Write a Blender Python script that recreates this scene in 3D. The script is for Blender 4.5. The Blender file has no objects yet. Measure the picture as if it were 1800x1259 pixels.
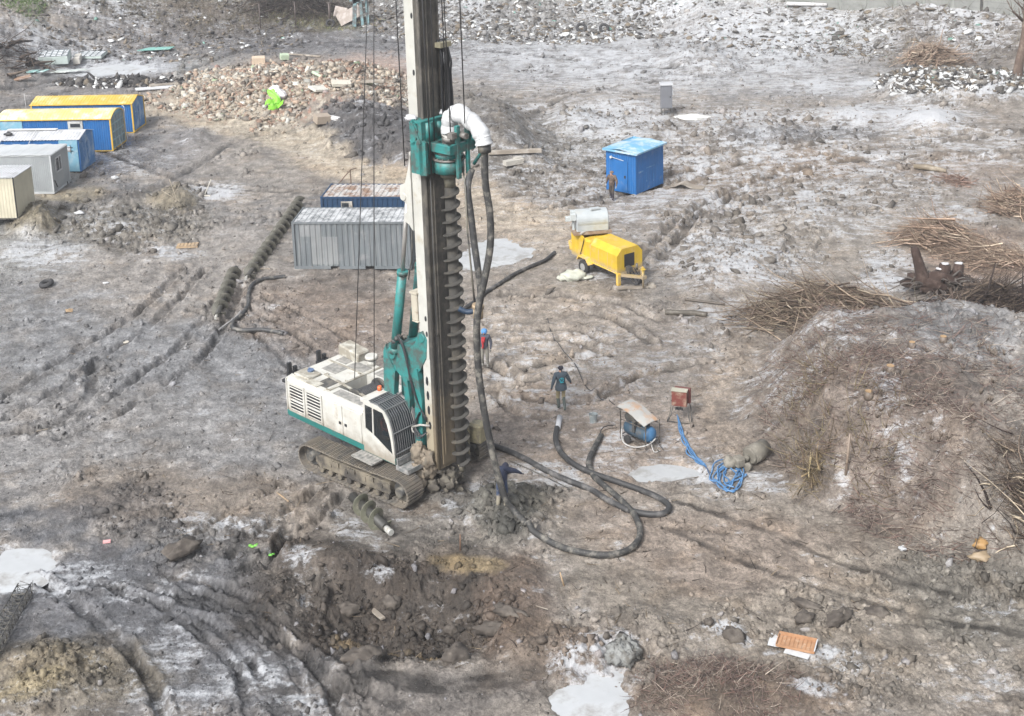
import bpy, math, random
import numpy as np
from mathutils import Vector, Matrix

R = math.radians
random.seed(7)
rng = np.random.RandomState(11)
SC = bpy.context.scene
COL = SC.collection

# ------------------------------------------------------------------ camera
CAM_H = 23.5
FPX = 2300.0            # focal length in pixels of a 1800 px wide frame
PITCH = R(13.2)
ROLL = R(-1.776)
PPX, PPY = 900.0, 178.0 # principal point (the lens is shifted downwards)
cd = bpy.data.cameras.new("camera")
cam = bpy.data.objects.new("camera", cd)
COL.objects.link(cam)
cam.location = (0, 0, CAM_H)
cam.matrix_world = Matrix.Translation((0, 0, CAM_H)) @ Matrix.Rotation(R(90) - PITCH, 4, 'X') @ Matrix.Rotation(ROLL, 4, 'Z')
cd.sensor_width = 36
cd.lens = FPX / 1800 * 36
cd.shift_y = -(629.5 - PPY) / 1800
cd.clip_end = 5000
SC.camera = cam

# ------------------------------------------------------------------ light
SUN_EL, SUN_AZ = R(45), R(215)      # azimuth clockwise from +Y
w = bpy.data.worlds.new("World")
SC.world = w
w.use_nodes = True
nt = w.node_tree
nt.nodes.clear()
sky = nt.nodes.new('ShaderNodeTexSky')
sky.sky_type = 'NISHITA'
sky.sun_disc = False
sky.sun_elevation = SUN_EL
sky.sun_rotation = SUN_AZ
sky.air_density = 1.0
sky.dust_density = 4.0
sky.ozone_density = 1.0
hs = nt.nodes.new('ShaderNodeHueSaturation')   # overcast: the cloud takes the blue out of the sky
hs.inputs['Saturation'].default_value = 0.28
bg = nt.nodes.new('ShaderNodeBackground')
bg.inputs[1].default_value = 0.105
wo = nt.nodes.new('ShaderNodeOutputWorld')
nt.links.new(sky.outputs[0], hs.inputs['Color'])
nt.links.new(hs.outputs[0], bg.inputs[0])
nt.links.new(bg.outputs[0], wo.inputs[0])
sd = bpy.data.lights.new("sun", 'SUN')
sd.energy = 1.9
sd.angle = R(16)
sd.color = (1.0, 0.985, 0.965)
sun = bpy.data.objects.new("sun", sd)
COL.objects.link(sun)
sdir = Vector((math.sin(SUN_AZ) * math.cos(SUN_EL), math.cos(SUN_AZ) * math.cos(SUN_EL), math.sin(SUN_EL)))
sun.rotation_euler = sdir.to_track_quat('Z', 'Y').to_euler()
SC.view_settings.view_transform = 'Standard'
SC.view_settings.look = 'None'
SC.view_settings.exposure = 1.2
SC.view_settings.gamma = 1
SC.cycles.max_bounces = 4
SC.cycles.diffuse_bounces = 2
SC.cycles.glossy_bounces = 2
SC.cycles.transmission_bounces = 2
SC.cycles.volume_bounces = 0
SC.cycles.transparent_max_bounces = 6

# ------------------------------------------------------------------ survey helpers
# bearings taken from the viewpoint: chart position (px, py) <-> point on a level plane
CT, ST = math.cos(PITCH), math.sin(PITCH)
CR, SR = math.cos(ROLL), math.sin(ROLL)

def rayv(px, py):
    u0 = np.asarray(px, float) - PPX
    v0 = np.asarray(py, float) - PPY
    u = u0 * CR + v0 * SR
    v = -u0 * SR + v0 * CR
    return u, FPX * CT - v * ST, -FPX * ST - v * CT

def G(px, py, z=0.0):
    dx, dy, dz = rayv(px, py)
    t = (z - CAM_H) / dz
    return dx * t, dy * t

def chart(x, y, z=0.0):
    q1 = np.asarray(y, float)
    q2 = z - CAM_H
    dep = q1 * CT - q2 * ST
    up = q1 * ST + q2 * CT
    dep = np.maximum(dep, 0.5)
    u = x / dep * FPX
    v = -up / dep * FPX
    return u * CR - v * SR + PPX, u * SR + v * CR + PPY

# ------------------------------------------------------------------ noise
def _h(ix, iy, seed):
    h = (ix.astype(np.int64) * 374761393 + iy.astype(np.int64) * 668265263 + seed * 1442695041) & 0xffffffff
    h = ((h ^ (h >> 13)) * 1274126177) & 0xffffffff
    h = ((h ^ (h >> 16)) * 2246822519) & 0xffffffff
    return (h ^ (h >> 15)) & 0xffffffff

def rnd(ix, iy, seed):
    return _h(ix, iy, seed).astype(np.float32) / np.float32(4294967295.0)

def perlin(x, y, seed=0):
    x = np.asarray(x, float); y = np.asarray(y, float)
    ix = np.floor(x); iy = np.floor(y)
    fx = (x - ix).astype(np.float32); fy = (y - iy).astype(np.float32)
    ix = ix.astype(np.int64); iy = iy.astype(np.int64)
    u = fx * fx * fx * (fx * (fx * 6 - 15) + 10)
    v = fy * fy * fy * (fy * (fy * 6 - 15) + 10)
    def g(a, b):
        an = rnd(ix + a, iy + b, seed) * np.float32(2 * math.pi)
        return np.cos(an) * (fx - a) + np.sin(an) * (fy - b)
    n0 = g(0, 0); n1 = g(1, 0); n2 = g(0, 1); n3 = g(1, 1)
    a = n0 + (n1 - n0) * u
    b = n2 + (n3 - n2) * u
    return (a + (b - a) * v) * 1.5

def fbm(x, y, seed=0, octv=4, gain=0.5, lac=2.03):
    s = 0; a = 1.0; n = 0
    for i in range(octv):
        s = s + a * perlin(x, y, seed + i * 17)
        n += a; a *= gain
        x = x * lac + 3.1; y = y * lac + 1.7
    return s / n * 1.4

def ridged(x, y, seed=0, octv=3):
    s = 0; a = 1.0; n = 0
    for i in range(octv):
        s = s + a * (1 - 2 * np.abs(perlin(x, y, seed + i * 13)))
        n += a; a *= .5
        x = x * 2.1; y = y * 2.1
    return s / n

def domes(x, y, seed, keep=0.5, lump=1.0):
    """clods: one dome of random size in a share of the cells"""
    ix = np.floor(x).astype(np.int64); iy = np.floor(y).astype(np.int64)
    out = np.zeros(np.shape(x), np.float32)
    for a in (-1, 0, 1):
        for b in (-1, 0, 1):
            cx = ix + a; cy = iy + b
            k = rnd(cx, cy, seed)
            r = 0.16 + 0.36 * rnd(cx, cy, seed + 1) ** 1.5
            jx = cx + 0.15 + .7 * rnd(cx, cy, seed + 2)
            jy = cy + 0.15 + .7 * rnd(cx, cy, seed + 3)
            an = rnd(cx, cy, seed + 4) * 6.283
            el = 0.6 + .5 * rnd(cx, cy, seed + 5)
            dx = x - jx; dy = y - jy
            ca = np.cos(an); sa = np.sin(an)
            ex = (dx * ca + dy * sa); ey = (-dx * sa + dy * ca) / el
            d = (np.abs(ex) ** 2.6 + np.abs(ey) ** 2.6) ** (1 / 2.6) / r
            hgt = np.clip(1.02 - d * d * d, 0, 1) ** 0.8 * r * (.4 + .8 * rnd(cx, cy, seed + 6)) * (1 + .9 * (rnd(cx, cy, seed + 7) - .5) * (ex + ey) / r)
            out = np.maximum(out, np.where(k < keep, hgt, 0))
    return out

def sstep(a, b, x):
    t = np.clip((x - a) / (b - a), 0, 1)
    return t * t * (3 - 2 * t)

# ------------------------------------------------------------------ scene-graph helpers
def tag(o, label=None, cat=None, group=None, kind=None):
    if label: o['label'] = label
    if cat: o['category'] = cat
    if group: o['group'] = group
    if kind: o['kind'] = kind
    return o

def thing(name, label, cat, loc=(0, 0, 0), rz=0.0, group=None, rx=0.0, ry=0.0):
    o = bpy.data.objects.new(name, None)
    COL.objects.link(o)
    o.empty_display_size = .3
    o.location = loc
    o.rotation_euler = (rx, ry, rz)
    return tag(o, label, cat, group)

def copy_tree(o, parent=None):
    c = o.copy()
    COL.objects.link(c)
    c.parent = parent
    for ch in [q for q in o.children]:
        copy_tree(ch, c)
    return c

def rotm(rx=0, ry=0, rz=0):
    return np.array((Matrix.Rotation(rz, 3, 'Z') @ Matrix.Rotation(ry, 3, 'Y') @ Matrix.Rotation(rx, 3, 'X')), float)

def spline(pts, n=8, closed=False):
    """Catmull-Rom through pts"""
    P = [np.array(p, float) for p in pts]
    out = []
    m = len(P)
    for i in range(m - 1):
        p0 = P[max(i - 1, 0)]; p1 = P[i]; p2 = P[i + 1]; p3 = P[min(i + 2, m - 1)]
        for k in range(n):
            t = k / n
            out.append(.5 * ((2 * p1) + (-p0 + p2) * t + (2 * p0 - 5 * p1 + 4 * p2 - p3) * t * t + (-p0 + 3 * p1 - 3 * p2 + p3) * t ** 3))
    out.append(P[-1])
    return out

class MB:
    def __init__(s):
        s.v = []; s.f = []; s.m = []; s.n = 0; s.smooth = []
    def add(s, verts, faces, mi=0, sm=False):
        b = s.n
        for p in verts: s.v.append((float(p[0]), float(p[1]), float(p[2])))
        s.n += len(verts)
        for f in faces:
            s.f.append(tuple(b + i for i in f)); s.m.append(mi); s.smooth.append(sm)
        return s
    def box(s, c, d, rot=None, mi=0, bev=0.0):
        hx, hy, hz = d[0] / 2, d[1] / 2, d[2] / 2
        if bev <= 0 or bev * 2.2 > min(d):
            vs = np.array([(x, y, z) for x in (-hx, hx) for y in (-hy, hy) for z in (-hz, hz)])
            fs = [(0, 1, 3, 2), (4, 6, 7, 5), (0, 4, 5, 1), (2, 3, 7, 6), (0, 2, 6, 4), (1, 5, 7, 3)]
        else:
            # chamfered box: 24 verts
            vs = []; idx = {}
            for sx in (-1, 1):
                for sy in (-1, 1):
                    for sz in (-1, 1):
                        for ax in range(3):
                            p = [sx * (hx - bev), sy * (hy - bev), sz * (hz - bev)]
                            p[ax] = (sx, sy, sz)[ax] * (hx, hy, hz)[ax]
                            idx[(sx, sy, sz, ax)] = len(vs); vs.append(p)
            fs = []
            for ax in range(3):
                o = [a for a in range(3) if a != ax]
                for sg in (-1, 1):
                    ring = []
                    for (a, b) in ((-1, -1), (1, -1), (1, 1), (-1, 1)):
                        k = [0, 0, 0]; k[ax] = sg; k[o[0]] = a; k[o[1]] = b
                        ring.append(idx[(k[0], k[1], k[2], ax)])
                    flip = (sg > 0) if ax != 1 else (sg < 0)
                    fs.append(tuple(ring if flip else ring[::-1]))
            for ax in range(3):      # edge chamfers along ax
                o = [a for a in range(3) if a != ax]
                for a in (-1, 1):
                    for b in (-1, 1):
                        k0 = [0, 0, 0]; k1 = [0, 0, 0]
                        k0[ax] = -1; k1[ax] = 1
                        for k in (k0, k1): k[o[0]] = a; k[o[1]] = b
                        fs.append((idx[(*k0, o[0])], idx[(*k1, o[0])], idx[(*k1, o[1])], idx[(*k0, o[1])]))
            for sx in (-1, 1):
                for sy in (-1, 1):
                    for sz in (-1, 1):
                        fs.append(tuple(idx[(sx, sy, sz, a)] for a in range(3)))
            vs = np.array(vs)
        if rot is not None: vs = vs @ np.asarray(rot).T
        vs = vs + np.array(c, float)
        return s.add(vs, fs, mi)
    def bar(s, p0, p1, w, h=None, mi=0, up=(0, 0, 1)):
        """rectangular bar between two points"""
        h = w if h is None else h
        p0 = np.array(p0, float); p1 = np.array(p1, float)
        d = p1 - p0; L = np.linalg.norm(d); d = d / max(L, 1e-9)
        u = np.array(up, float)
        if abs(d @ u) > .95: u = np.array((1., 0, 0))
        a = np.cross(d, u); a /= np.linalg.norm(a); b = np.cross(a, d)
        vs = []
        for p in (p0, p1):
            for (i, j) in ((-1, -1), (1, -1), (1, 1), (-1, 1)):
                vs.append(p + a * i * w / 2 + b * j * h / 2)
        return s.add(vs, [(0, 1, 2, 3), (7, 6, 5, 4), (0, 4, 5, 1), (1, 5, 6, 2), (2, 6, 7, 3), (3, 7, 4, 0)], mi)
    def tube(s, pts, r, n=8, mi=0, cap=True, sm=True):
        P = [np.array(p, float) for p in pts]
        m = len(P)
        rr = r if hasattr(r, '__len__') else [r] * m
        T = []
        for i in range(m):
            t = P[min(i + 1, m - 1)] - P[max(i - 1, 0)]
            L = np.linalg.norm(t); T.append(t / L if L > 1e-9 else np.array((0, 0, 1.)))
        u = np.array((0, 0, 1.)) if abs(T[0][2]) < .9 else np.array((1., 0, 0))
        a = np.cross(T[0], u); a /= np.linalg.norm(a)
        vs = []
        for i in range(m):
            a = a - T[i] * (a @ T[i]); L = np.linalg.norm(a)
            a = a / L if L > 1e-6 else np.array((1., 0, 0))
            b = np.cross(T[i], a)
            for k in range(n):
                an = 2 * math.pi * k / n
                vs.append(P[i] + (a * math.cos(an) + b * math.sin(an)) * rr[i])
        fs = []
        for i in range(m - 1):
            for k in range(n):
                k2 = (k + 1) % n
                fs.append((i * n + k, i * n + k2, (i + 1) * n + k2, (i + 1) * n + k))
        s.add(vs, fs, mi, sm)
        if cap:
            b0 = s.n - len(vs)
            s.f.append(tuple(b0 + k for k in range(n))[::-1]); s.m.append(mi); s.smooth.append(False)
            s.f.append(tuple(b0 + (m - 1) * n + k for k in range(n))); s.m.append(mi); s.smooth.append(False)
        return s
    def cyl(s, p0, p1, r0, r1=None, n=16, mi=0):
        return s.tube([p0, p1], [r0, r0 if r1 is None else r1], n, mi)
    def prism(s, poly, y0, y1, plane='xz', mi=0, M=None):
        """closed polygon in a plane, extruded along the third axis"""
        def mk(a, b, c):
            return {'xz': (a, c, b), 'xy': (a, b, c), 'yz': (c, a, b)}[plane]
        n = len(poly)
        vs = [mk(a, b, y0) for a, b in poly] + [mk(a, b, y1) for a, b in poly]
        fs = [tuple(range(n)), tuple(range(2 * n - 1, n - 1, -1))]
        for i in range(n):
            j = (i + 1) % n
            fs.append((i, i + n, j + n, j))
        return s.add(vs, fs, mi)
    def loft(s, rings, mi=0, sm=False, closed=True, cap=True):
        n = len(rings[0]); vs = [p for r in rings for p in r]; fs = []
        for i in range(len(rings) - 1):
            for k in range(n if closed else n - 1):
                k2 = (k + 1) % n
                fs.append((i * n + k, i * n + k2, (i + 1) * n + k2, (i + 1) * n + k))
        if cap and closed:
            fs.append(tuple(range(n))[::-1]); fs.append(tuple((len(rings) - 1) * n + k for k in range(n)))
        return s.add(vs, fs, mi, sm)
    def grid(s, fn, nu, nv, mi=0, sm=True):
        vs = [fn(i / nu, j / nv) for j in range(nv + 1) for i in range(nu + 1)]
        fs = [(j * (nu + 1) + i, j * (nu + 1) + i + 1, (j + 1) * (nu + 1) + i + 1, (j + 1) * (nu + 1) + i) for j in range(nv) for i in range(nu)]
        return s.add(vs, fs, mi, sm)
    def blob(s, c, r, seed=0, nu=14, nv=9, amp=.2, mi=0, fr=2.0):
        rs = random.Random(seed); ph = [rs.uniform(0, 6.28) for _ in range(9)]
        def fn(u, v):
            th = u * 2 * math.pi; f = (v - .5) * math.pi
            d = np.array((math.cos(f) * math.cos(th), math.cos(f) * math.sin(th), math.sin(f)))
            k = 1 + amp * (math.sin(d[0] * fr * 1.7 + ph[0]) * math.sin(d[1] * fr * 2.1 + ph[1]) + .6 * math.sin(d[2] * fr * 3.1 + ph[2] + d[0] * 3 * fr) + .4 * math.sin(d[1] * fr * 5 + ph[3]) * math.sin(d[0] * fr * 4.3 + ph[4]))
            return np.array(c) + d * k * np.array(r)
        return s.grid(fn, nu, nv, mi)
    def build(s, name, mats, parent=None, doublesided=False):
        me = bpy.data.meshes.new(name)
        me.from_pydata(s.v, [], s.f)
        if not isinstance(mats, (list, tuple)): mats = [mats]
        for m in mats: me.materials.append(m)
        me.polygons.foreach_set('material_index', s.m)
        me.polygons.foreach_set('use_smooth', s.smooth)
        me.update()
        import bmesh
        bm = bmesh.new(); bm.from_mesh(me)
        bmesh.ops.recalc_face_normals(bm, faces=bm.faces)
        bm.to_mesh(me); bm.free()
        o = bpy.data.objects.new(name, me)
        COL.objects.link(o)
        if parent is not None: o.parent = parent
        return o

# ------------------------------------------------------------------ materials
def _nn(nt, t, **kw):
    n = nt.nodes.new(t)
    for k, v in kw.items(): setattr(n, k, v)
    return n

def paint(name, col, dirt=(.12, .10, .085), amt=.35, scale=2.0, rough=.55, metal=0.0, lowmud=None, streak=0.0, rust=None, rustamt=0.0, bump=.15, bscale=25):
    """painted / weathered surface: base colour, patchy dirt, mud thrown up from the ground, rust"""
    m = bpy.data.materials.new(name); m.use_nodes = True
    nt = m.node_tree; L = nt.links
    bs = nt.nodes['Principled BSDF']
    tc = _nn(nt, 'ShaderNodeTexCoord')
    def noise(sc, det=6, dist=0.0, vec=None):
        n = _nn(nt, 'ShaderNodeTexNoise'); n.inputs['Scale'].default_value = sc
        n.inputs['Detail'].default_value = det; n.inputs['Roughness'].default_value = .65
        n.inputs['Distortion'].default_value = dist
        L.new(vec if vec else tc.outputs['Object'], n.inputs['Vector']); return n
    def ramp(src, a, b):
        r = _nn(nt, 'ShaderNodeMapRange'); r.interpolation_type = 'SMOOTHSTEP'
        r.inputs[1].default_value = a; r.inputs[2].default_value = b
        L.new(src, r.inputs[0]); return r.outputs[0]
    def mix(f, a, b):
        x = _nn(nt, 'ShaderNodeMix', data_type='RGBA')
        if isinstance(f, float): x.inputs[0].default_value = f
        else: L.new(f, x.inputs[0])
        for v, i in ((a, 6), (b, 7)):
            if isinstance(v, tuple): x.inputs[i].default_value = (*v[:3], 1)
            else: L.new(v, x.inputs[i])
        return x.outputs[2]
    big = noise(scale)
    c = mix(ramp(noise(scale * .6, 3).outputs[0], .3, .7), tuple(k * .88 for k in col), tuple(min(k * 1.08, .9) for k in col))
    c = mix(ramp(big.outputs[0], .70 - amt * .45, .88 - amt * .38), c, dirt)
    if streak > 0:
        mp = _nn(nt, 'ShaderNodeMapping'); mp.inputs['Scale'].default_value = (6, 6, .5)
        L.new(tc.outputs['Object'], mp.inputs[0])
        sn = noise(1.0, 5, vec=mp.outputs[0])
        f = _nn(nt, 'ShaderNodeMath', operation='MULTIPLY'); L.new(ramp(sn.outputs[0], .5, .72), f.inputs[0]); f.inputs[1].default_value = streak
        c = mix(f.outputs[0], c, dirt)
    if rust:
        rn = noise(scale * 1.9, 8)
        c = mix(ramp(rn.outputs[0], .72 - rustamt * .4, .78 - rustamt * .4), c, rust)
    if lowmud is not None:
        z0, z1, mc = lowmud
        sp = _nn(nt, 'ShaderNodeSeparateXYZ'); L.new(tc.outputs['Object'], sp.inputs[0])
        ad = _nn(nt, 'ShaderNodeMath', operation='MULTIPLY_ADD'); L.new(noise(3.0, 6).outputs[0], ad.inputs[0])
        ad.inputs[1].default_value = -(z1 - z0) * 1.6; L.new(sp.outputs[2], ad.inputs[2])
        c = mix(ramp(ad.outputs[0], z1 - (z1 - z0) * .8, z0 - (z1 - z0) * .8), c, mc)
    L.new(c, bs.inputs['Base Color'])
    bs.inputs['Roughness'].default_value = rough
    bs.inputs['Metallic'].default_value = metal
    if bump > 0:
        b = _nn(nt, 'ShaderNodeBump'); b.inputs['Strength'].default_value = bump; b.inputs['Distance'].default_value = .02
        L.new(noise(bscale, 4).outputs[0], b.inputs['Height']); L.new(b.outputs[0], bs.inputs['Normal'])
    return m

def plain(name, col, rough=.7, metal=0.0):
    return paint(name, col, amt=.0, scale=6, rough=rough, metal=metal, bump=.1, dirt=tuple(k * .7 for k in col))

def glass(name, col=(.02, .025, .03), rough=.12):
    m = bpy.data.materials.new(name); m.use_nodes = True
    b = m.node_tree.nodes['Principled BSDF']
    b.inputs['Base Color'].default_value = (*col, 1); b.inputs['Roughness'].default_value = rough
    n = _nn(m.node_tree, 'ShaderNodeTexNoise'); n.inputs['Scale'].default_value = 3
    r = _nn(m.node_tree, 'ShaderNodeMapRange'); r.inputs[3].default_value = rough; r.inputs[4].default_value = rough + .35
    m.node_tree.links.new(n.outputs[0], r.inputs[0]); m.node_tree.links.new(r.outputs[0], b.inputs['Roughness'])
    return m
MUD = (.135, .112, .092)
MUDG = (.13, .125, .115)

def cabglass(name):
    m = bpy.data.materials.new(name); m.use_nodes = True
    t = m.node_tree; b = t.nodes['Principled BSDF']; b.inputs['Base Color'].default_value = (.02, .025, .03, 1); b.inputs['Roughness'].default_value = .1
    tr = _nn(t, 'ShaderNodeBsdfTransparent'); tr.inputs[0].default_value = (.75, .78, .78, 1)
    n = _nn(t, 'ShaderNodeTexNoise'); n.inputs['Scale'].default_value = 4
    r = _nn(t, 'ShaderNodeMapRange'); r.inputs[1].default_value = .3; r.inputs[2].default_value = .7; r.inputs[3].default_value = .35; r.inputs[4].default_value = .65
    mx = _nn(t, 'ShaderNodeMixShader'); t.links.new(n.outputs[0], r.inputs[0]); t.links.new(r.outputs[0], mx.inputs[0])
    t.links.new(b.outputs[0], mx.inputs[1]); t.links.new(tr.outputs[0], mx.inputs[2]); t.links.new(mx.outputs[0], t.nodes['Material Output'].inputs[0])
    return m
# ------------------------------------------------------------------ terrain
def lin(r, g, b, k=0.70):
    m_ = (r + g + b) / 3; q = .86; r, g, b = m_ + (r - m_) * q, m_ + (g - m_) * q, m_ + (b - m_) * q
    g *= 1.0; b *= .983
    return np.array([((c / 255) ** 2.2) * k for c in (r, g, b)], np.float32)

def ell(px, py, cx, cy, ax, ay, rot=0.0):
    dx = px - cx; dy = py - cy
    if rot:
        c, s_ = math.cos(R(rot)), math.sin(R(rot))
        dx, dy = dx * c + dy * s_, -dx * s_ + dy * c
    return np.sqrt((dx / ax) ** 2 + (dy / ay) ** 2)

# mounds and hollows: chart centre, chart half-axes, rotation, height in metres
MOUNDS = [
    (520, 170, 235, 52, 0, 2.0), (640, 150, 110, 40, 0, .7), (665, 236, 150, 52, 10, 1.6), (850, 250, 120, 78, 15, 2.6), (720, 292, 50, 24, 0, .5),
    (1010, 215, 60, 26, 0, .7), (1130, 235, 90, 22, 0, .5), (1060, 180, 130, 22, 0, .4), (960, 300, 90, 24, 10, .4),
    (1225, 105, 75, 26, 0, 1.0), (1300, 235, 130, 22, 0, .45), (1480, 205, 120, 20, 0, .5), (1640, 215, 70, 20, 0, .8),
    (1280, 470, 120, 55, 0, .5), (1400, 390, 120, 40, 0, .4), (1230, 400, 60, 25, 0, .3),
    (1690, 165, 165, 26, 0, 1.7), (1590, 160, 60, 18, 0, .8),
    (62, 392, 48, 30, 0, 1.0), (230, 405, 120, 34, 0, .45), (310, 350, 48, 26, 0, .6), (150, 440, 80, 22, 0, .25), (225, 350, 60, 14, -20, .35),
    (345, 240, 40, 16, 0, .4), (285, 215, 45, 12, 0, .3),
    (700, 1078, 240, 98, 0, -1.15), (600, 985, 170, 36, 8, .45), (905, 1060, 70, 90, 10, .38), (1010, 1150, 120, 55, 0, .4), (1150, 1110, 90, 50, 0, .35),
    (480, 1050, 60, 60, 0, .22), (640, 1190, 120, 28, 5, .2),
    (900, 905, 100, 52, 0, .55), (785, 862, 60, 26, 0, .28), (60, 1170, 110, 60, 0, .3), (80, 1230, 140, 40, 0, .25),
    (1250, 1230, 190, 70, 0, .45), (1290, 1060, 120, 40, 0, .15), (320, 965, 45, 26, -30, .2), (420, 1010, 150, 26, 8, .15),
    (1480, 800, 120, 60, 0, .5), (1240, 830, 30, 12, 0, .1), (890, 840, 20, 12, 0, .0),
]
EMB = [(1330, 790), (1322, 700), (1345, 620), (1420, 585), (1540, 600), (1640, 590), (1740, 610), (1900, 590), (2300, 560), (2300, 1500), (1980, 1150), (1820, 1035), (1660, 960), (1520, 905), (1400, 850)]
EMBW = [G(a, b) for a, b in EMB]
FOOT = [(-1500, 190), (-400, 165), (0, 150), (120, 108), (250, 80), (420, 62), (600, 48), (720, 62), (860, 62), (1000, 52), (1140, 62), (1240, 95), (1380, 95), (1500, 100), (1600, 130), (1800, 150), (2300, 180), (3300, 200)]
FX = np.array([p[0] for p in FOOT], float); FY = np.array([p[1] for p in FOOT], float)

# ruts: chart polyline, half width m, depth m, tread pitch (0 = smooth)
RUTS = []
def rut(pts, hw=.3, dep=.14, tread=0.0):
    pts = [(a + random.uniform(-6, 6), b + random.uniform(-4, 4)) for a, b in pts]
    dep *= 1.35
    RUTS.append((spline([(*G(a, b), 0) for a, b in pts], 6), hw, dep, tread))
for pts in [
    [(880, 552), (960, 545), (1040, 552), (1110, 575), (1150, 605)],
    [(870, 580), (950, 577), (1020, 582), (1065, 600)],
    [(900, 645), (980, 640), (1060, 624)], [(860, 640), (930, 668), (1000, 650)],
    [(900, 600), (1000, 600), (1050, 618)], [(880, 520), (980, 520), (1080, 535), (1150, 560)], [(930, 700), (1020, 705), (1090, 690)], [(860, 690), (900, 720), (960, 735)], [(1070, 690), (1140, 655), (1230, 640)]]:
    rut(pts, .28, .14)
for dy in (0, 26):
    rut([(890, 345 + dy), (1010, 330 + dy), (1190, 300 + dy * .8), (1330, 268 + dy * .7), (1500, 248 + dy * .6), (1800, 222 + dy * .5)], .35, .16)
for k, dx in enumerate((0, 38)):
    rut([(1120 + dx, 460), (1160 + dx, 420), (1230 + dx, 360), (1330 + dx, 310), (1480 + dx, 285), (1800, 262 + k * 14)], .35, .18)
rut([(930, 372), (1040, 345), (1180, 322)], .2, .1)
rut([(900, 170), (1010, 165), (1110, 172)], .4, .15); rut([(940, 200), (1030, 168), (1120, 150), (1280, 138)], .35, .12)
for (a, b) in ((0, 0), (46, 12), (95, 60), (140, 70)):
    rut([(-40 + a, 735 + b * .5), (60 + a, 665 + b), (140 + a, 612 + b), (230 + a, 560 + b * .7), (330 + a * .7, 470 + b * .5)], .22, .12, .28)
rut([(0, 760), (90, 742), (150, 700), (170, 640)], .3, .12, .28)
for (a, b) in ((0, 0), (55, 18), (110, 6), (170, 30), (225, 26)):
    rut([(150 + a, 1030 + b), (270 + a, 1060 + b), (350 + a, 1110 + b), (410 + a, 1180 + b), (440 + a, 1290 + b)], .17, .065, .22)
rut([(280, 1010), (400, 1035), (470, 1080), (560, 1180), (600, 1290)], .2, .07, .22)
rut([(60, 1010), (170, 1090), (260, 1180), (300, 1290)], .22, .12, .22)
rut([(600, 865), (560, 905), (500, 960), (430, 1010)], .24, .2, .26); rut([(555, 862), (500, 900), (440, 950), (400, 985)], .22, .14, .26)
rut([(500, 850), (400, 900), (330, 955)], .2, .1, .26); rut([(510, 930), (470, 1000)], .2, .12, .2)
rut([(500, 1210), (650, 1195), (800, 1200), (950, 1180)], .5, .05); rut([(330, 1040), (480, 1100), (560, 1190), (700, 1240)], .22, .06, .25)
rut([(330, 540), (430, 580), (520, 650)], .18, .08, .22); rut([(440, 540), (530, 590), (590, 640)], .2, .12, .22); rut([(470, 520), (560, 570), (640, 610)], .2, .1, .22)
rut([(150, 250), (300, 310), (420, 330), (560, 340)], .3, .08); rut([(240, 350), (340, 300), (420, 250), (520, 230)], .3, .07)
rut([(1190, 880), (1350, 930), (1500, 990), (1700, 1050)], .2, .03); rut([(1180, 930), (1350, 1000), (1550, 1070), (1800, 1110)], .2, .03)
rut([(0, 200), (150, 150), (300, 130), (480, 80), (700, 90)], .5, .1); rut([(0, 160), (200, 120), (420, 90), (640, 70), (900, 95), (1200, 120)], .5, .1)

# ponds: chart centre, half-axes, rotation, level (m)
PONDS = [(1168, 834, 64, 17, 4, -.10, 'milk'), (8, 1000, 74, 36, -8, -.10, 'ice'), (1030, 1232, 90, 52, -20, -.06, 'ice'), (862, 448, 62, 22, -8, -.06, 'milk'),
         (205, 122, 70, 9, -3, -.05, 'ice'), (1212, 206, 34, 7, 4, .0, 'none')]

# rough (cloddy) areas: strength
ROUGH = [(230, 390, 190, 60, 0, 1.0), (310, 350, 70, 35, 0, .8), (62, 390, 60, 40, 0, 1.0), (668, 242, 145, 62, 10, 1.0), (500, 150, 250, 60, 0, 1.0), (850, 240, 120, 90, 0, .55),
         (1120, 250, 260, 75, 0, .75), (1000, 300, 140, 50, 0, .8), (1300, 230, 260, 45, 0, .9), (1300, 420, 190, 95, 0, .85), (1450, 330, 260, 70, 0, .6), (1690, 160, 180, 40, 0, 1.0),
         (700, 1070, 260, 120, 0, .95), (900, 900, 110, 60, 0, 1.2), (785, 860, 60, 30, 0, .9), (1060, 1150, 170, 80, 0, .9), (1380, 1080, 180, 70, 0, .7), (1650, 1050, 200, 90, 0, .8),
         (1500, 1200, 200, 80, 0, .7), (100, 1190, 170, 80, 0, .65), (250, 900, 110, 50, 0, .7), (380, 960, 160, 50, 0, .7), (560, 600, 120, 60, 0, .35), (1250, 640, 80, 60, 0, .4),
         (900, 35, 400, 45, 0, 1.0), (1350, 70, 300, 60, 0, .7), (1250, 110, 90, 35, 0, .7), (160, 70, 260, 70, 0, .8), (1180, 440, 70, 60, 0, .5), (1240, 780, 90, 50, 0, .4),
         (140, 690, 110, 60, -30, .6), (500, 1010, 200, 40, 8, .6)]

def seg_dist(x, y, poly):
    best = np.full(x.shape, 1e9, np.float32); arc = np.zeros(x.shape, np.float32); s0 = 0.0
    for i in range(len(poly) - 1):
        ax, ay = poly[i][0], poly[i][1]; bx, by = poly[i + 1][0], poly[i + 1][1]
        dx, dy = bx - ax, by - ay; L2 = dx * dx + dy * dy + 1e-9; L = math.sqrt(L2)
        t = np.clip(((x - ax) * dx + (y - ay) * dy) / L2, 0, 1)
        d = np.hypot(x - ax - t * dx, y - ay - t * dy)
        m = d < best
        best = np.where(m, d, best); arc = np.where(m, s0 + t * L, arc)
        s0 += L
    return best, arc

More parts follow.
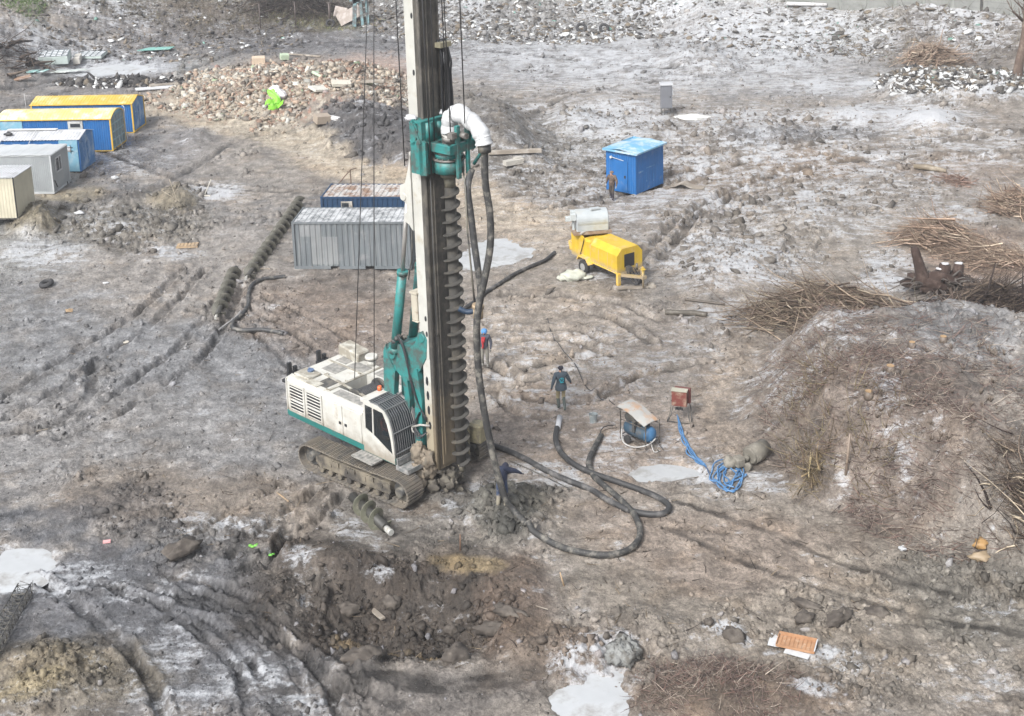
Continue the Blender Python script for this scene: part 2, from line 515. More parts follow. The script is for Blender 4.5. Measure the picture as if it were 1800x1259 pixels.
def emb_sd(x, y):
    """distance inside the embankment's foot line (positive inside)"""
    P = EMBW + [EMBW[0]]
    d, _ = seg_dist(x, y, P)
    ins = np.zeros(x.shape, bool)
    for i in range(len(P) - 1):
        x0, y0 = P[i]; x1, y1 = P[i + 1]
        c = ((y0 > y) != (y1 > y)) & (x < (x1 - x0) * (y - y0) / (y1 - y0 + 1e-12) + x0)
        ins ^= c
    return np.where(ins, d, -d)

def terrain(x, y, full=True):
    x = np.atleast_1d(np.asarray(x, float)); y = np.atleast_1d(np.asarray(y, float))
    wx = x + .7 * fbm(x / 3.5, y / 3.5, 5, 3); wy = y + .7 * fbm(x / 3.5, y / 3.5, 9, 3)
    px, py = chart(wx, wy); px0, py0 = chart(x, y)
    h = .10 * fbm(x / 9, y / 9, 21, 3) + .05 * fbm(x / 1.8, y / 1.8, 22, 3)
    for (cx, cy, ax, ay, ro, hh) in MOUNDS:
        d = ell(px, py, cx, cy, ax, ay, ro)
        h = h + hh * sstep(1.12, .1, d)
    sd = emb_sd(wx, wy)
    e = sstep(-.4, 3.4, sd)
    dip = sstep(2, 16, sd)
    h = h + e * (2.9 - 1.1 * dip) * (1 + .15 * fbm(x / 2.5, y / 2.5, 31, 3))
    # banks at the back of the site
    fy = np.interp(px, FX, FY)
    gy = G(np.zeros_like(fy) + 900, fy)[1]
    back = wy - gy
    rise = sstep(0, 22, back) * 4.2 + np.clip(back - 22, 0, 200) * .03
    h = h + rise * (1 + .12 * fbm(x / 5, y / 5, 41, 3))
    # cloddiness
    rg = np.full(x.shape, .16, np.float32)
    for (cx, cy, ax, ay, ro, k) in ROUGH:
        rg = np.maximum(rg, k * sstep(1.15, .55, ell(px, py, cx, cy, ax, ay, ro)))
    rg = np.maximum(rg, .55 * sstep(.2, .5, fbm(x / 5.0, y / 5.0, 61, 3)))
    rg = np.maximum(rg, .6 * sstep(0, 6, back))
    rg = np.maximum(rg, .35 * e)
    pond = np.zeros(x.shape, np.float32)
    for (cx, cy, ax, ay, ro, lv, kd) in PONDS:
        pm = sstep(1.25, .8, ell(px, py, cx, cy, ax, ay, ro) + .30 * fbm(x / 1.1, y / 1.1, 77, 4))
        pond = np.maximum(pond, pm)
        rg = rg * (1 - pm * .9)
        h = h * (1 - pm) + pm * (lv - .08 + .05 * fbm(x / .6, y / .6, 78, 3))
    # ruts
    rutm = np.zeros(x.shape, np.float32); rutc = np.zeros(x.shape, np.float32)
    jit = .12 * fbm(x / .7, y / .7, 51, 2)
    for (poly, hw, dep, tread) in RUTS:
        ax = [p[0] for p in poly]; ay = [p[1] for p in poly]; m = 1.2
        sel = (x > min(ax) - m) & (x < max(ax) + m) & (y > min(ay) - m) & (y < max(ay) + m)
        if not sel.any(): continue
        xs = x[sel]; ys = y[sel]
        d, arc = seg_dist(xs, ys, poly); d = d + jit[sel] * 1.0
        q = d / hw
        wk = np.clip(.9 + 1.1 * perlin(xs / 1.3, ys / 1.3, 57), .35 if tread > 0 else .7, 1.5)
        g = -dep * wk * sstep(1.05, .55, q) + dep * wk * .55 * np.exp(-((q - 1.5) / .45) ** 2) * (.6 + .8 * perlin(xs / .5, ys / .5, 55))
        if tread > 0:
            g = g + sstep(1.0, .7, q) * .028 * wk * np.sin(arc / tread * 6.283 + q * 2)
        hh = h[sel]; h[sel] = hh + g
        rm = rutm[sel]; rutm[sel] = np.maximum(rm, sstep(1.1, .6, q) * np.clip(wk, 0, 1))
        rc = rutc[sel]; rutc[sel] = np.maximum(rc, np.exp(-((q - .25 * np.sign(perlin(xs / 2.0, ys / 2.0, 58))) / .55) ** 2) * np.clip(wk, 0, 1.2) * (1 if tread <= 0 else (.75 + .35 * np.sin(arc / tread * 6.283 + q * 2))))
        r_ = rg[sel]; rg[sel] = np.maximum(r_ * (1 - .7 * sstep(1.1, .6, q)), .5 * np.exp(-((q - 1.5) / .5) ** 2))
    cl = 0
    if full:
        wob = .42
        c1 = domes(x / .60 + wob * perlin(x / .3, y / .3, 1), y / .60 + wob * perlin(x / .3, y / .3, 2), 101, .50) * .62
        c2 = domes(x / .27 + wob * perlin(x / .13, y / .13, 3), y / .27 + wob * perlin(x / .13, y / .13, 4), 131, .5) * .30
        big = domes(x / 1.1 + .2 * perlin(x / .5, y / .5, 6), y / 1.1, 161, .38) * .75
        cl = rg * (c1 + c2) + np.clip(rg - .7, 0, 1) * big * .8
        dens = sstep(-.25, .35, fbm(x / 2.2, y / 2.2, 63, 3))
        cl = cl * (.35 + .65 * dens)
        cl = cl * np.clip(.75 + .9 * fbm(x / .16, y / .16, 64, 2), .2, 1.6)
        h = h + cl
        h = h + (.025 + .12 * rg) * fbm(x / .4, y / .4, 71, 4, .6) + .02 * ridged(x / .9, y / .9, 72) * (.5 + rg)
    return dict(h=h, rg=rg, emb=e, sd=sd, back=back, rut=rutm, rutc=rutc, pond=pond, px=px, py=py, cl=cl)

def surf(x, y):
    """height of the finished ground sheet"""
    x = np.atleast_1d(np.asarray(x, float)); y = np.atleast_1d(np.asarray(y, float))
    dep = y * CT + CAM_H * ST; up = y * ST - CAM_H * CT
    u = np.clip(x / dep * FPX, gx[0], gx[-1] - 1e-3); v = np.clip(-up / dep * FPX, gy[0], gy[-1] - 1e-3)
    i = np.clip(np.searchsorted(gx, u, 'right') - 1, 0, nx - 2); j = np.clip(np.searchsorted(gy, v, 'right') - 1, 0, ny - 2)
    a = (u - gx[i]) / (gx[i + 1] - gx[i]); b = (v - gy[j]) / (gy[j + 1] - gy[j])
    k = j * nx + i
    return (Z[k] * (1 - a) + Z[k + 1] * a) * (1 - b) + (Z[k + nx] * (1 - a) + Z[k + nx + 1] * a) * b

def TZ(x, y):
    return float(surf(x, y)[0])

def ground_at(px, py, it=14):
    """point of the ground seen along a bearing"""
    z = 0.0
    for _ in range(it):
        x, y = G(px, py, z); z = .5 * z + .5 * TZ(x, y)
    return np.array((float(x), float(y), z))

# perspective-graded plan grid: fine where the site is near, coarse towards the horizon
def graded(lo, hi, st, out_lo, out_hi, g=1.12):
    a = list(np.arange(lo, hi + st, st))
    s_ = st; v = lo; pre = []
    while v > out_lo:
        s_ *= g; v -= s_; pre.append(max(v, out_lo))
    s_ = st; v = a[-1]; post = []
    while v < out_hi:
        s_ *= g; v += s_; post.append(min(v, out_hi))
    return np.array(pre[::-1] + a + post)
GSTEP = 1.9
gx = graded(-1000, 1000, GSTEP, -3600, 3600)
gy = graded(-300, 1190, GSTEP, -524, 2600)   # -539 is the horizon
GXm, GYm = np.meshgrid(gx, gy)
_t = CAM_H / (FPX * ST + GYm.ravel() * CT)
X = GXm.ravel() * _t; Y = (FPX * CT - GYm.ravel() * ST) * _t
ny, nx = GXm.shape
T = terrain(X, Y)
Z = T['h'].astype(np.float64)
px, py = T['px'], T['py']
rg = T['rg']

# ---- what the ground is made of, place by place
ZONES = [
    # cx, cy, ax, ay, rot, sRGB, weight
    (200, 640, 480, 330, 0, (136, 137, 143), .92), (60, 430, 160, 60, 0, (158, 158, 160), .8), (150, 760, 330, 90, 0, (152, 149, 150), .7),
    (330, 480, 250, 90, 0, (160, 152, 147), .8), (600, 560, 190, 75, 10, (143, 128, 118), .85), (620, 490, 130, 22, 0, (128, 120, 116), .8),
    (330, 880, 280, 60, 5, (140, 128, 118), .85), (230, 895, 110, 45, 0, (108, 102, 100), .8), (400, 960, 150, 55, 10, (115, 112, 112), .8),
    (260, 1110, 420, 170, 20, (102, 104, 112), .92), (120, 1190, 190, 70, 0, (128, 118, 102), .75), (90, 1180, 90, 34, 0, (145, 130, 102), .4), (60, 1215, 70, 18, 0, (165, 148, 110), .5), (150, 1150, 50, 14, -20, (85, 80, 75), .6), (30, 1150, 50, 20, 0, (95, 92, 88), .6),
    (690, 1060, 260, 120, 0, (74, 66, 60), .97), (600, 980, 170, 36, 8, (86, 76, 69), .8), (905, 1060, 90, 100, 0, (112, 95, 84), .8), (700, 1215, 260, 40, 0, (128, 122, 120), .8),
    (1010, 1160, 150, 70, 0, (120, 105, 94), .85), (810, 985, 60, 14, 6, (165, 145, 110), .7), (730, 1135, 60, 16, 30, (150, 128, 95), .7), (610, 1108, 40, 14, 20, (150, 128, 95), .6),
    (1400, 1060, 420, 190, 10, (150, 140, 130), .85), (1700, 1060, 150, 90, 20, (128, 124, 118), .7), (1250, 960, 260, 80, 10, (158, 143, 133), .8), (1300, 1240, 220, 70, 0, (112, 95, 82), .8),
    (1000, 620, 260, 130, 0, (168, 156, 146), .85), (1060, 760, 260, 100, 0, (165, 150, 140), .8), (890, 900, 110, 55, 0, (100, 99, 94), .95), (785, 865, 70, 32, 0, (92, 86, 80), .9), (740, 895, 40, 14, 0, (160, 128, 95), .6),
    (690, 900, 160, 50, 0, (120, 116, 113), .7), (1200, 560, 160, 160, 0, (165, 155, 148), .8), (1160, 500, 90, 40, 0, (150, 143, 138), .7),
    (1300, 700, 80, 120, 0, (160, 145, 132), .7),
    (1560, 720, 250, 140, 0, (124, 115, 110), .9), (1700, 680, 150, 80, 25, (138, 138, 142), .85), (1560, 840, 220, 90, 15, (122, 109, 102), .8), (1400, 700, 90, 130, 0, (138, 127, 119), .8),
    (1700, 455, 130, 60, 0, (150, 122, 105), .6), (1760, 560, 60, 50, 0, (140, 95, 75), .6),
    (1300, 330, 420, 130, 0, (150, 141, 134), .85), (1000, 300, 160, 60, 0, (135, 127, 120), .85), (1000, 240, 140, 50, 0, (140, 136, 132), .8), (1480, 420, 200, 70, 0, (158, 150, 143), .7),
    (1400, 240, 160, 16, -4, (120, 118, 120), .8), (1420, 290, 110, 30, 0, (150, 130, 112), .6), (1250, 320, 100, 35, 0, (150, 133, 118), .6), (1700, 300, 120, 30, 0, (150, 130, 115), .5),
    (860, 240, 130, 90, 15, (124, 119, 115), .9), (655, 258, 178, 78, 12, (92, 91, 95), .96), (760, 300, 90, 22, 10, (118, 112, 110), .7),
    (600, 60, 560, 50, 0, (112, 111, 117), .9), (900, 110, 330, 40, 0, (132, 130, 134), .85), (230, 130, 260, 40, 0, (120, 120, 126), .85), (120, 190, 220, 40, 0, (125, 123, 126), .8),
    (1200, 95, 420, 80, 0, (155, 154, 157), .8), (1500, 140, 300, 40, 0, (150, 148, 150), .8), (900, 25, 380, 45, 0, (150, 148, 148), .8),
    (510, 160, 240, 55, 0, (180, 162, 146), .95), (640, 125, 110, 30, 0, (185, 158, 145), .8), (350, 130, 70, 30, -10, (150, 150, 150), .7), (430, 185, 120, 18, 0, (150, 120, 105), .5),
    (380, 205, 150, 26, 8, (182, 168, 150), .95), (520, 245, 120, 26, 22, (184, 172, 156), .9), (640, 305, 130, 22, 8, (190, 174, 155), .9), (470, 225, 60, 20, 0, (165, 155, 145), .8), (900, 385, 150, 40, 10, (190, 174, 158), .9), (980, 430, 90, 30, 10, (172, 160, 148), .8), (800, 350, 90, 40, 10, (185, 170, 152), .9),
    (290, 265, 120, 45, 0, (128, 126, 130), .8), (190, 265, 60, 60, 0, (105, 105, 112), .6), (420, 300, 110, 50, 10, (150, 144, 140), .7),
    (240, 395, 150, 50, 0, (128, 122, 114), .8), (62, 385, 50, 34, 0, (135, 124, 100), .8), (305, 352, 50, 22, 0, (130, 118, 92), .6), (120, 342, 60, 12, 0, (165, 150, 120), .6), (200, 345, 50, 12, 0, (75, 72, 72), .5),
    (100, 25, 260, 45, 0, (122, 116, 98), .9), (300, 20, 250, 50, 0, (122, 112, 102), .9), (530, 20, 140, 28, 0, (88, 80, 78), .9), (560, 48, 110, 8, 0, (120, 118, 90), .6),
    (80, 25, 120, 22, 0, (92, 116, 66), .75), (210, 14, 70, 16, 0, (92, 118, 66), .6), (60, 70, 40, 30, 0, (120, 125, 100), .5), (420, 20, 60, 30, 0, (190, 188, 185), .5),
    (300, 192, 110, 20, 6, (176, 164, 150), .8), (420, 222, 120, 22, 14, (186, 174, 158), .85), (520, 256, 100, 22, 20, (186, 174, 158), .85), (620, 300, 110, 18, 12, (190, 176, 158), .85), (870, 375, 130, 26, 8, (188, 174, 158), .8),
    (1690, 150, 170, 32, 0, (165, 165, 165), .7), (1560, 50, 260, 40, 0, (138, 134, 130), .8), (1680, 90, 150, 40, 0, (125, 118, 114), .7), (1460, 22, 60, 14, 0, (150, 158, 130), .4),
]
SNOW = [
    (1300, 300, 560, 160, 0, .26), (1290, 455, 170, 70, 0, .34), (1080, 215, 150, 50, 0, .36), (1330, 215, 180, 32, 0, .34), (1560, 205, 200, 32, 0, .38), (1690, 155, 170, 34, 0, .55), (1640, 215, 60, 18, 0, .5),
    (1150, 100, 500, 90, 0, .30), (1380, 75, 260, 50, 0, .38), (1180, 25, 240, 38, 0, .38), (880, 60, 220, 42, 0, .22), (600, 60, 480, 42, 0, .12), (160, 115, 240, 30, 0, .30), (1700, 60, 140, 60, 0, .30), (1500, 150, 240, 26, 0, .30),
    (1350, 110, 180, 30, 0, .30), (1450, 380, 180, 60, 0, .22), (1700, 260, 200, 60, 0, .22), (1700, 370, 120, 30, 0, .20), (1560, 480, 60, 60, 0, .30), (1600, 560, 110, 16, -30, .40), (1500, 660, 110, 26, -48, .28), (1560, 810, 40, 40, 20, .2),
    (1600, 890, 50, 40, 10, .16), (1280, 560, 110, 50, 0, .24), (1180, 640, 120, 80, 0, .2), (1000, 650, 240, 130, 0, .18), (1060, 790, 180, 60, 0, .2), (1400, 700, 120, 120, 0, .18), (1600, 680, 160, 90, 0, .14), (950, 830, 90, 40, 0, .22), (860, 860, 60, 30, 0, .22), (780, 900, 80, 26, 0, .18), (1260, 830, 60, 30, 0, .25), (1340, 840, 60, 20, 10, .3),
    (300, 1180, 170, 90, 25, .2), (500, 1210, 160, 70, 20, .26), (520, 980, 30, 60, -35, .22), (400, 930, 120, 40, 10, .22), (690, 1000, 60, 14, 0, .2), (620, 930, 90, 30, 20, .22), (90, 1030, 160, 40, 0, .26), (260, 1030, 150, 40, 0, .20), (40, 1180, 80, 60, 0, .10),
    (1290, 1110, 60, 26, 20, .45), (1420, 1150, 70, 26, 10, .36), (1500, 1180, 90, 40, 0, .24), (1740, 1080, 90, 50, 0, .18), (1440, 1230, 90, 36, 0, .22), (1080, 1150, 50, 36, 0, .30), (1010, 1180, 80, 40, 0, .20), (1720, 1190, 120, 60, 0, .14),
    (200, 400, 160, 46, 0, .18), (300, 445, 60, 18, 0, .32), (380, 335, 60, 22, 0, .40), (60, 450, 110, 40, 0, .28), (230, 280, 110, 40, 0, .20), (340, 240, 60, 30, 0, .14), (670, 205, 100, 26, 0, .18), (640, 260, 150, 50, 0, .08), (960, 200, 120, 60, 0, .20), (900, 200, 90, 60, 0, .08), (100, 1250, 200, 40, 0, .14),
    (180, 60, 150, 30, 0, .26), (420, 14, 70, 26, 0, .34), (800, 30, 120, 40, 0, .30), (1100, 440, 60, 16, 0, .2), (1040, 480, 100, 20, 0, .22), (1350, 560, 80, 30, 0, .15), (1480, 560, 60, 14, 0, .1),
]
WETZ = [(180, 620, 420, 280, 0, .75), (250, 1100, 450, 170, 20, .6), (600, 65, 560, 50, 0, .7), (190, 265, 120, 60, 0, .8), (600, 540, 200, 80, 0, .45), (1000, 700, 260, 140, 0, .35), (700, 1150, 200, 50, 0, .6), (100, 130, 300, 40, 0, .6), (1100, 500, 120, 30, 0, .6), (1300, 240, 300, 20, 0, .3)]
base = np.broadcast_to(lin(148, 140, 134), (X.size, 3)).copy()
n1 = fbm(X / 2.6, Y / 2.6, 201, 4); n2 = fbm(X / .8, Y / .8, 202, 4); n3 = fbm(X / .25, Y / .25, 203, 3)
dn = .34 * n1 + .22 * n2
for (cx, cy, ax, ay, ro, c, wgt) in ZONES:
    k = (wgt * sstep(1.25, .55, ell(px, py, cx, cy, ax, ay, ro) + dn))[:, None]
    base = base * (1 - k) + lin(*c) * k
snow = np.full(X.shape, -.02)
for (cx, cy, ax, ay, ro, k) in SNOW:
    snow = np.maximum(snow, k * sstep(1.3, .4, ell(px, py, cx, cy, ax, ay, ro) + dn))
snow = np.where(py < 70, np.maximum(snow, .1), snow)
wet = np.full(X.shape, .12)
for (cx, cy, ax, ay, ro, k) in WETZ:
    wet = np.maximum(wet, k * sstep(1.3, .6, ell(px, py, cx, cy, ax, ay, ro) + dn))
wet = np.maximum(wet, .7 * np.clip(T['rutc'], 0, 1))
# soil varies: darker damp soil, browner soil, pale silt
var = 1 + .26 * n1 + .26 * n2 + .22 * n3
base = base * np.clip(var, .45, 1.7)[:, None]
brown = .6 * sstep(.05, .55, fbm(X / 1.7, Y / 1.7, 211, 4))[:, None]
base = base * (1 - brown * np.array([.02, .09, .17]))
dark = (sstep(.22, .5, fbm(X / 1.1, Y / 1.1, 221, 4)) * (.25 + .5 * np.clip(rg, 0, 1)))[:, None]
base = base * (1 - .5 * dark)
# ruts: fresh wet mud, plus trough shade painted into the soil colour
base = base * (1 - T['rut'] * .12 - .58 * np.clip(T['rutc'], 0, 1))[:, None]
# rubble mound: brick and plaster colours
rub = sstep(1.15, .7, ell(px, py, 520, 165, 245, 58) + dn)
bn = rnd(np.floor(X / .22).astype(np.int64), np.floor(Y / .22).astype(np.int64), 301)
bc = np.where((bn > .82)[:, None], lin(176, 118, 98), np.where((bn < .2)[:, None], lin(214, 204, 190), base))
rk = (rub * .55)[:, None]
base = base * (1 - rk) + bc * rk
# clods stand dark out of the frost
clm = np.clip(T['cl'] / .08, 0, 1)
snowv = snow * .50 + .02 + .10 * n1 + .07 * n2 - .07 * clm
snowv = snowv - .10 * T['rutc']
base = base * (1 - .28 * clm)[:, None]
pk = np.zeros(X.shape)
for (cx, cy, ax, ay, ro, lv, kd) in PONDS:
    pk = np.maximum(pk, sstep(1.75, .9, ell(px, py, cx, cy, ax, ay, ro) + dn * .5) * (.05 if kd != 'none' else 0))
snowv = snowv + pk

me = bpy.data.meshes.new('ground')
co = np.stack([X, Y, Z], 1).astype(np.float32)
me.vertices.add(X.size); me.vertices.foreach_set('co', co.ravel())
ii = (np.arange(ny - 1)[:, None] * nx + np.arange(nx - 1)[None, :]).ravel()
quads = np.stack([ii + nx, ii + nx + 1, ii + 1, ii], 1).astype(np.int32)
nf = quads.shape[0]
me.loops.add(nf * 4); me.loops.foreach_set('vertex_index', quads.ravel())
me.polygons.add(nf); me.polygons.foreach_set('loop_start', np.arange(0, nf * 4, 4, dtype=np.int32))
me.polygons.foreach_set('loop_total', np.full(nf, 4, np.int32))
me.update(calc_edges=True)
me.polygons.foreach_set('use_smooth', np.ones(nf, bool))
ca = me.attributes.new('soil', 'FLOAT_COLOR', 'POINT')
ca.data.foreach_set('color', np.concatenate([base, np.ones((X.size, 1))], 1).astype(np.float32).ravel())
fa = me.attributes.new('frost', 'FLOAT_VECTOR', 'POINT')
fa.data.foreach_set('vector', np.stack([snowv, wet, clm], 1).astype(np.float32).ravel())

gm = bpy.data.materials.new('mud'); gm.use_nodes = True
nt = gm.node_tree; L = nt.links; bs = nt.nodes['Principled BSDF']
def N(t, **k): return _nn(nt, t, **k)
def noiseN(sc, det=6, rough=.65, vec=None):
    n = N('ShaderNodeTexNoise'); n.inputs['Scale'].default_value = sc; n.inputs['Detail'].default_value = det
    n.inputs['Roughness'].default_value = rough
    L.new(vec or geo.outputs['Position'], n.inputs['Vector']); return n.outputs[0]
def rampN(src, a, b, c=0.0, d=1.0):
    r = N('ShaderNodeMapRange', interpolation_type='SMOOTHSTEP')
    for i, v in enumerate((a, b, c, d)): r.inputs[i + 1].default_value = v
    L.new(src, r.inputs[0]); return r.outputs[0]
def mathN(op, a, b):
    m = N('ShaderNodeMath', operation=op)
    for i, v in enumerate((a, b)):
        if isinstance(v, (int, float)): m.inputs[i].default_value = v
        else: L.new(v, m.inputs[i])
    return m.outputs[0]
def mixN(f, a, b, bt='MIX'):
    x = N('ShaderNodeMix', data_type='RGBA', blend_type=bt)
    if isinstance(f, float): x.inputs[0].default_value = f
    else: L.new(f, x.inputs[0])
    for v, i in ((a, 6), (b, 7)):
        if isinstance(v, tuple): x.inputs[i].default_value = (*v, 1)
        else: L.new(v, x.inputs[i])
    return x.outputs[2]
geo = N('ShaderNodeNewGeometry')
soil = N('ShaderNodeAttribute', attribute_name='soil')
fr = N('ShaderNodeAttribute', attribute_name='frost')
sp = N('ShaderNodeSeparateXYZ'); L.new(fr.outputs['Vector'], sp.inputs[0])
fine = noiseN(9.0, 8, .72)
mid = noiseN(2.2, 7, .7)
c = mixN(rampN(fine, .30, .70), (.62, .61, .60), (1.30, 1.30, 1.29))
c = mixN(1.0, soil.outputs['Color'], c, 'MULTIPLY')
c = mixN(1.0, c, mixN(rampN(noiseN(1.3, 6, .7), .32, .68), (.66, .65, .64), (1.25, 1.25, 1.25)), 'MULTIPLY')
c = mixN(1.0, c, mixN(rampN(noiseN(24.0, 6, .75), .34, .64), (.80, .80, .80), (1.15, 1.15, 1.15)), 'MULTIPLY')
# small stones and chips
vo = N('ShaderNodeTexVoronoi'); vo.inputs['Scale'].default_value = 11.0; L.new(geo.outputs['Position'], vo.inputs['Vector'])
st = mathN('MULTIPLY', rampN(vo.outputs['Distance'], .16, .08), rampN(vo.outputs['Color'], .78, .82))
c = mixN(mathN('MULTIPLY', st, .6), c, (.36, .34, .31))
# frost and thin snow lying between the clods
mpg = N('ShaderNodeMapping'); mpg.inputs['Scale'].default_value = (.55, 1.5, 1.0); mpg.inputs['Rotation'].default_value = (0, 0, .12); L.new(geo.outputs['Position'], mpg.inputs[0])
fn = mathN('ADD', mathN('MULTIPLY', noiseN(1.7, 9, .74, mpg.outputs[0]), .62), mathN('MULTIPLY', noiseN(6.0, 7, .75), .38))
fv = mathN('ADD', fn, sp.outputs[0])
ff = rampN(fv, .585, .74)
c = mixN(mathN('MULTIPLY', ff, .78), c, (.43, .445, .47))
L.new(c, bs.inputs['Base Color'])
rgh = mathN('SUBTRACT', .68, mathN('MULTIPLY', sp.outputs[1], rampN(mid, .35, .65, .3, .75)))
L.new(rgh, bs.inputs['Roughness'])
bs.inputs['Specular IOR Level'].default_value = .45
bp = N('ShaderNodeBump'); bp.inputs['Strength'].default_value = 1.0; bp.inputs['Distance'].default_value = .07
L.new(fine, bp.inputs['Height']); L.new(bp.outputs[0], bs.inputs['Normal'])
me.materials.append(gm)
ground = bpy.data.objects.new('ground', me); COL.objects.link(ground); tag(ground, kind='structure')
print('ground', X.size)

# ponds of meltwater and slush: sheets that meet the ground at their own level
def pond_mat(name, col, rough, amt):
    return paint(name, col, dirt=(.24, .235, .225), amt=amt, scale=.9, rough=rough, bump=.08, bscale=4)
M_MILK = pond_mat('milky_water', (.36, .37, .375), .25, .55)
M_ICE = pond_mat('slush', (.38, .395, .41), .6, .5)
for (cx, cy, ax, ay, ro, lv, kd) in PONDS:
    if kd == 'none': continue
    b = MB(); n = 64; vs = []
    x0, y0 = G(cx, cy)
    for i in range(n):
        a = i / n * 2 * math.pi
        qx = cx + 1.3 * (ax * math.cos(a) * math.cos(R(ro)) - ay * math.sin(a) * math.sin(R(ro)))
        qy = cy + 1.3 * (ax * math.cos(a) * math.sin(R(ro)) + ay * math.sin(a) * math.cos(R(ro)))
        X1, Y1 = G(qx, qy); vs.append((X1 - x0, Y1 - y0, 0))
    b.add(vs, [tuple(range(n))])
    o = b.build('puddle', M_MILK if kd == 'milk' else M_ICE); o.location = (x0, y0, lv); tag(o, kind='structure')
# ------------------------------------------------------------------ loose matter on the ground (what nobody could count)
def attr_mat(name, rough=.8, spec=.4, nscale=14, frost=0.0):
    m = bpy.data.materials.new(name); m.use_nodes = True
    t = m.node_tree; b = t.nodes['Principled BSDF']
    a = _nn(t, 'ShaderNodeAttribute', attribute_name='tint')
    n = _nn(t, 'ShaderNodeTexNoise'); n.inputs['Scale'].default_value = nscale; n.inputs['Detail'].default_value = 5
    g = _nn(t, 'ShaderNodeNewGeometry'); t.links.new(g.outputs['Position'], n.inputs['Vector'])
    r = _nn(t, 'ShaderNodeMapRange'); r.inputs[1].default_value = .3; r.inputs[2].default_value = .7
    r.inputs[3].default_value = .6; r.inputs[4].default_value = 1.3
    t.links.new(n.outputs[0], r.inputs[0])
    x = _nn(t, 'ShaderNodeVectorMath', operation='SCALE'); t.links.new(a.outputs['Color'], x.inputs[0]); t.links.new(r.outputs[0], x.inputs['Scale'])
    t.links.new(x.outputs[0], b.inputs['Base Color'])
    b.inputs['Roughness'].default_value = rough; b.inputs['Specular IOR Level'].default_value = spec
    return m

def raw_mesh(name, V, F, tint, mat, kind='stuff'):
    """V (n,3), F (m,k) index array, tint per vertex (n,3)"""
    me = bpy.data.meshes.new(name)
    me.vertices.add(len(V)); me.vertices.foreach_set('co', V.astype(np.float32).ravel())
    k = F.shape[1]
    me.loops.add(F.size); me.loops.foreach_set('vertex_index', F.astype(np.int32).ravel())
    me.polygons.add(len(F)); me.polygons.foreach_set('loop_start', np.arange(0, F.size, k, dtype=np.int32))
    me.polygons.foreach_set('loop_total', np.full(len(F), k, np.int32))
    me.update(calc_edges=True)
    a = me.attributes.new('tint', 'FLOAT_COLOR', 'POINT')
    a.data.foreach_set('color', np.concatenate([tint, np.ones((len(tint), 1))], 1).astype(np.float32).ravel())
    me.materials.append(mat)
    o = bpy.data.objects.new(name, me); COL.objects.link(o)
    if kind: o['kind'] = kind
    return o

_p = (1 + 5 ** .5) / 2
ICO = np.array([(-1, _p, 0), (1, _p, 0), (-1, -_p, 0), (1, -_p, 0), (0, -1, _p), (0, 1, _p), (0, -1, -_p), (0, 1, -_p), (_p, 0, -1), (_p, 0, 1), (-_p, 0, -1), (-_p, 0, 1)]) / 1.9
ICF = np.array([(0, 11, 5), (0, 5, 1), (0, 1, 7), (0, 7, 10), (0, 10, 11), (1, 5, 9), (5, 11, 4), (11, 10, 2), (10, 7, 6), (7, 1, 8), (3, 9, 4), (3, 4, 2), (3, 2, 6), (3, 6, 8), (3, 8, 9), (4, 9, 5), (2, 4, 11), (6, 2, 10), (8, 6, 7), (9, 8, 1)])
CUB = np.array([(x, y, z) for x in (-1, 1) for y in (-1, 1) for z in (-1, 1)]) * .5
CUF = np.array([(0, 1, 3, 2), (4, 6, 7, 5), (0, 4, 5, 1), (2, 3, 7, 6), (0, 2, 6, 4), (1, 5, 7, 3)])

def randrot(n, tilt=1.0):
    a = rng.uniform(0, 6.283, n); b = rng.normal(0, .9 * tilt, n); c = rng.normal(0, .9 * tilt, n)
    ca, sa, cb, sb, cc, sc = np.cos(a), np.sin(a), np.cos(b), np.sin(b), np.cos(c), np.sin(c)
    M = np.empty((n, 3, 3))
    M[:, 0, 0] = ca * cb; M[:, 0, 1] = ca * sb * sc - sa * cc; M[:, 0, 2] = ca * sb * cc + sa * sc
    M[:, 1, 0] = sa * cb; M[:, 1, 1] = sa * sb * sc + ca * cc; M[:, 1, 2] = sa * sb * cc - ca * sc
    M[:, 2, 0] = -sb; M[:, 2, 1] = cb * sc; M[:, 2, 2] = cb * cc
    return M

def pieces(name, pos, size, scl, tint, mat, temp, tf, jit=.22, tilt=1.0):
    n = len(pos)
    V = temp[None] * (1 + rng.normal(0, jit, (n, len(temp), 1))) * scl[:, None, :] * size[:, None, None]
    V = np.einsum('nij,nkj->nki', randrot(n, tilt), V) + pos[:, None, :]
    F = tf[None] + (np.arange(n) * len(temp))[:, None, None]
    C = np.repeat(tint[:, None, :], len(temp), 1)
    return raw_mesh(name, V.reshape(-1, 3), F.reshape(-1, tf.shape[1]), C.reshape(-1, 3), mat)

def soil_at(qx, qy):
    """soil colour at chart positions, read from the ground's own attribute grid"""
    x, y = G(qx, qy)
    dep = y * CT + CAM_H * ST; up = y * ST - CAM_H * CT
    u = x / dep * FPX; v = -up / dep * FPX
    i = np.clip(np.searchsorted(gx, u), 0, nx - 1); j = np.clip(np.searchsorted(gy, v), 0, ny - 1)
    return base[j * nx + i]

def chart_pts(n):
    return rng.uniform(-80, 1880, n), rng.uniform(-30, 1330, n)

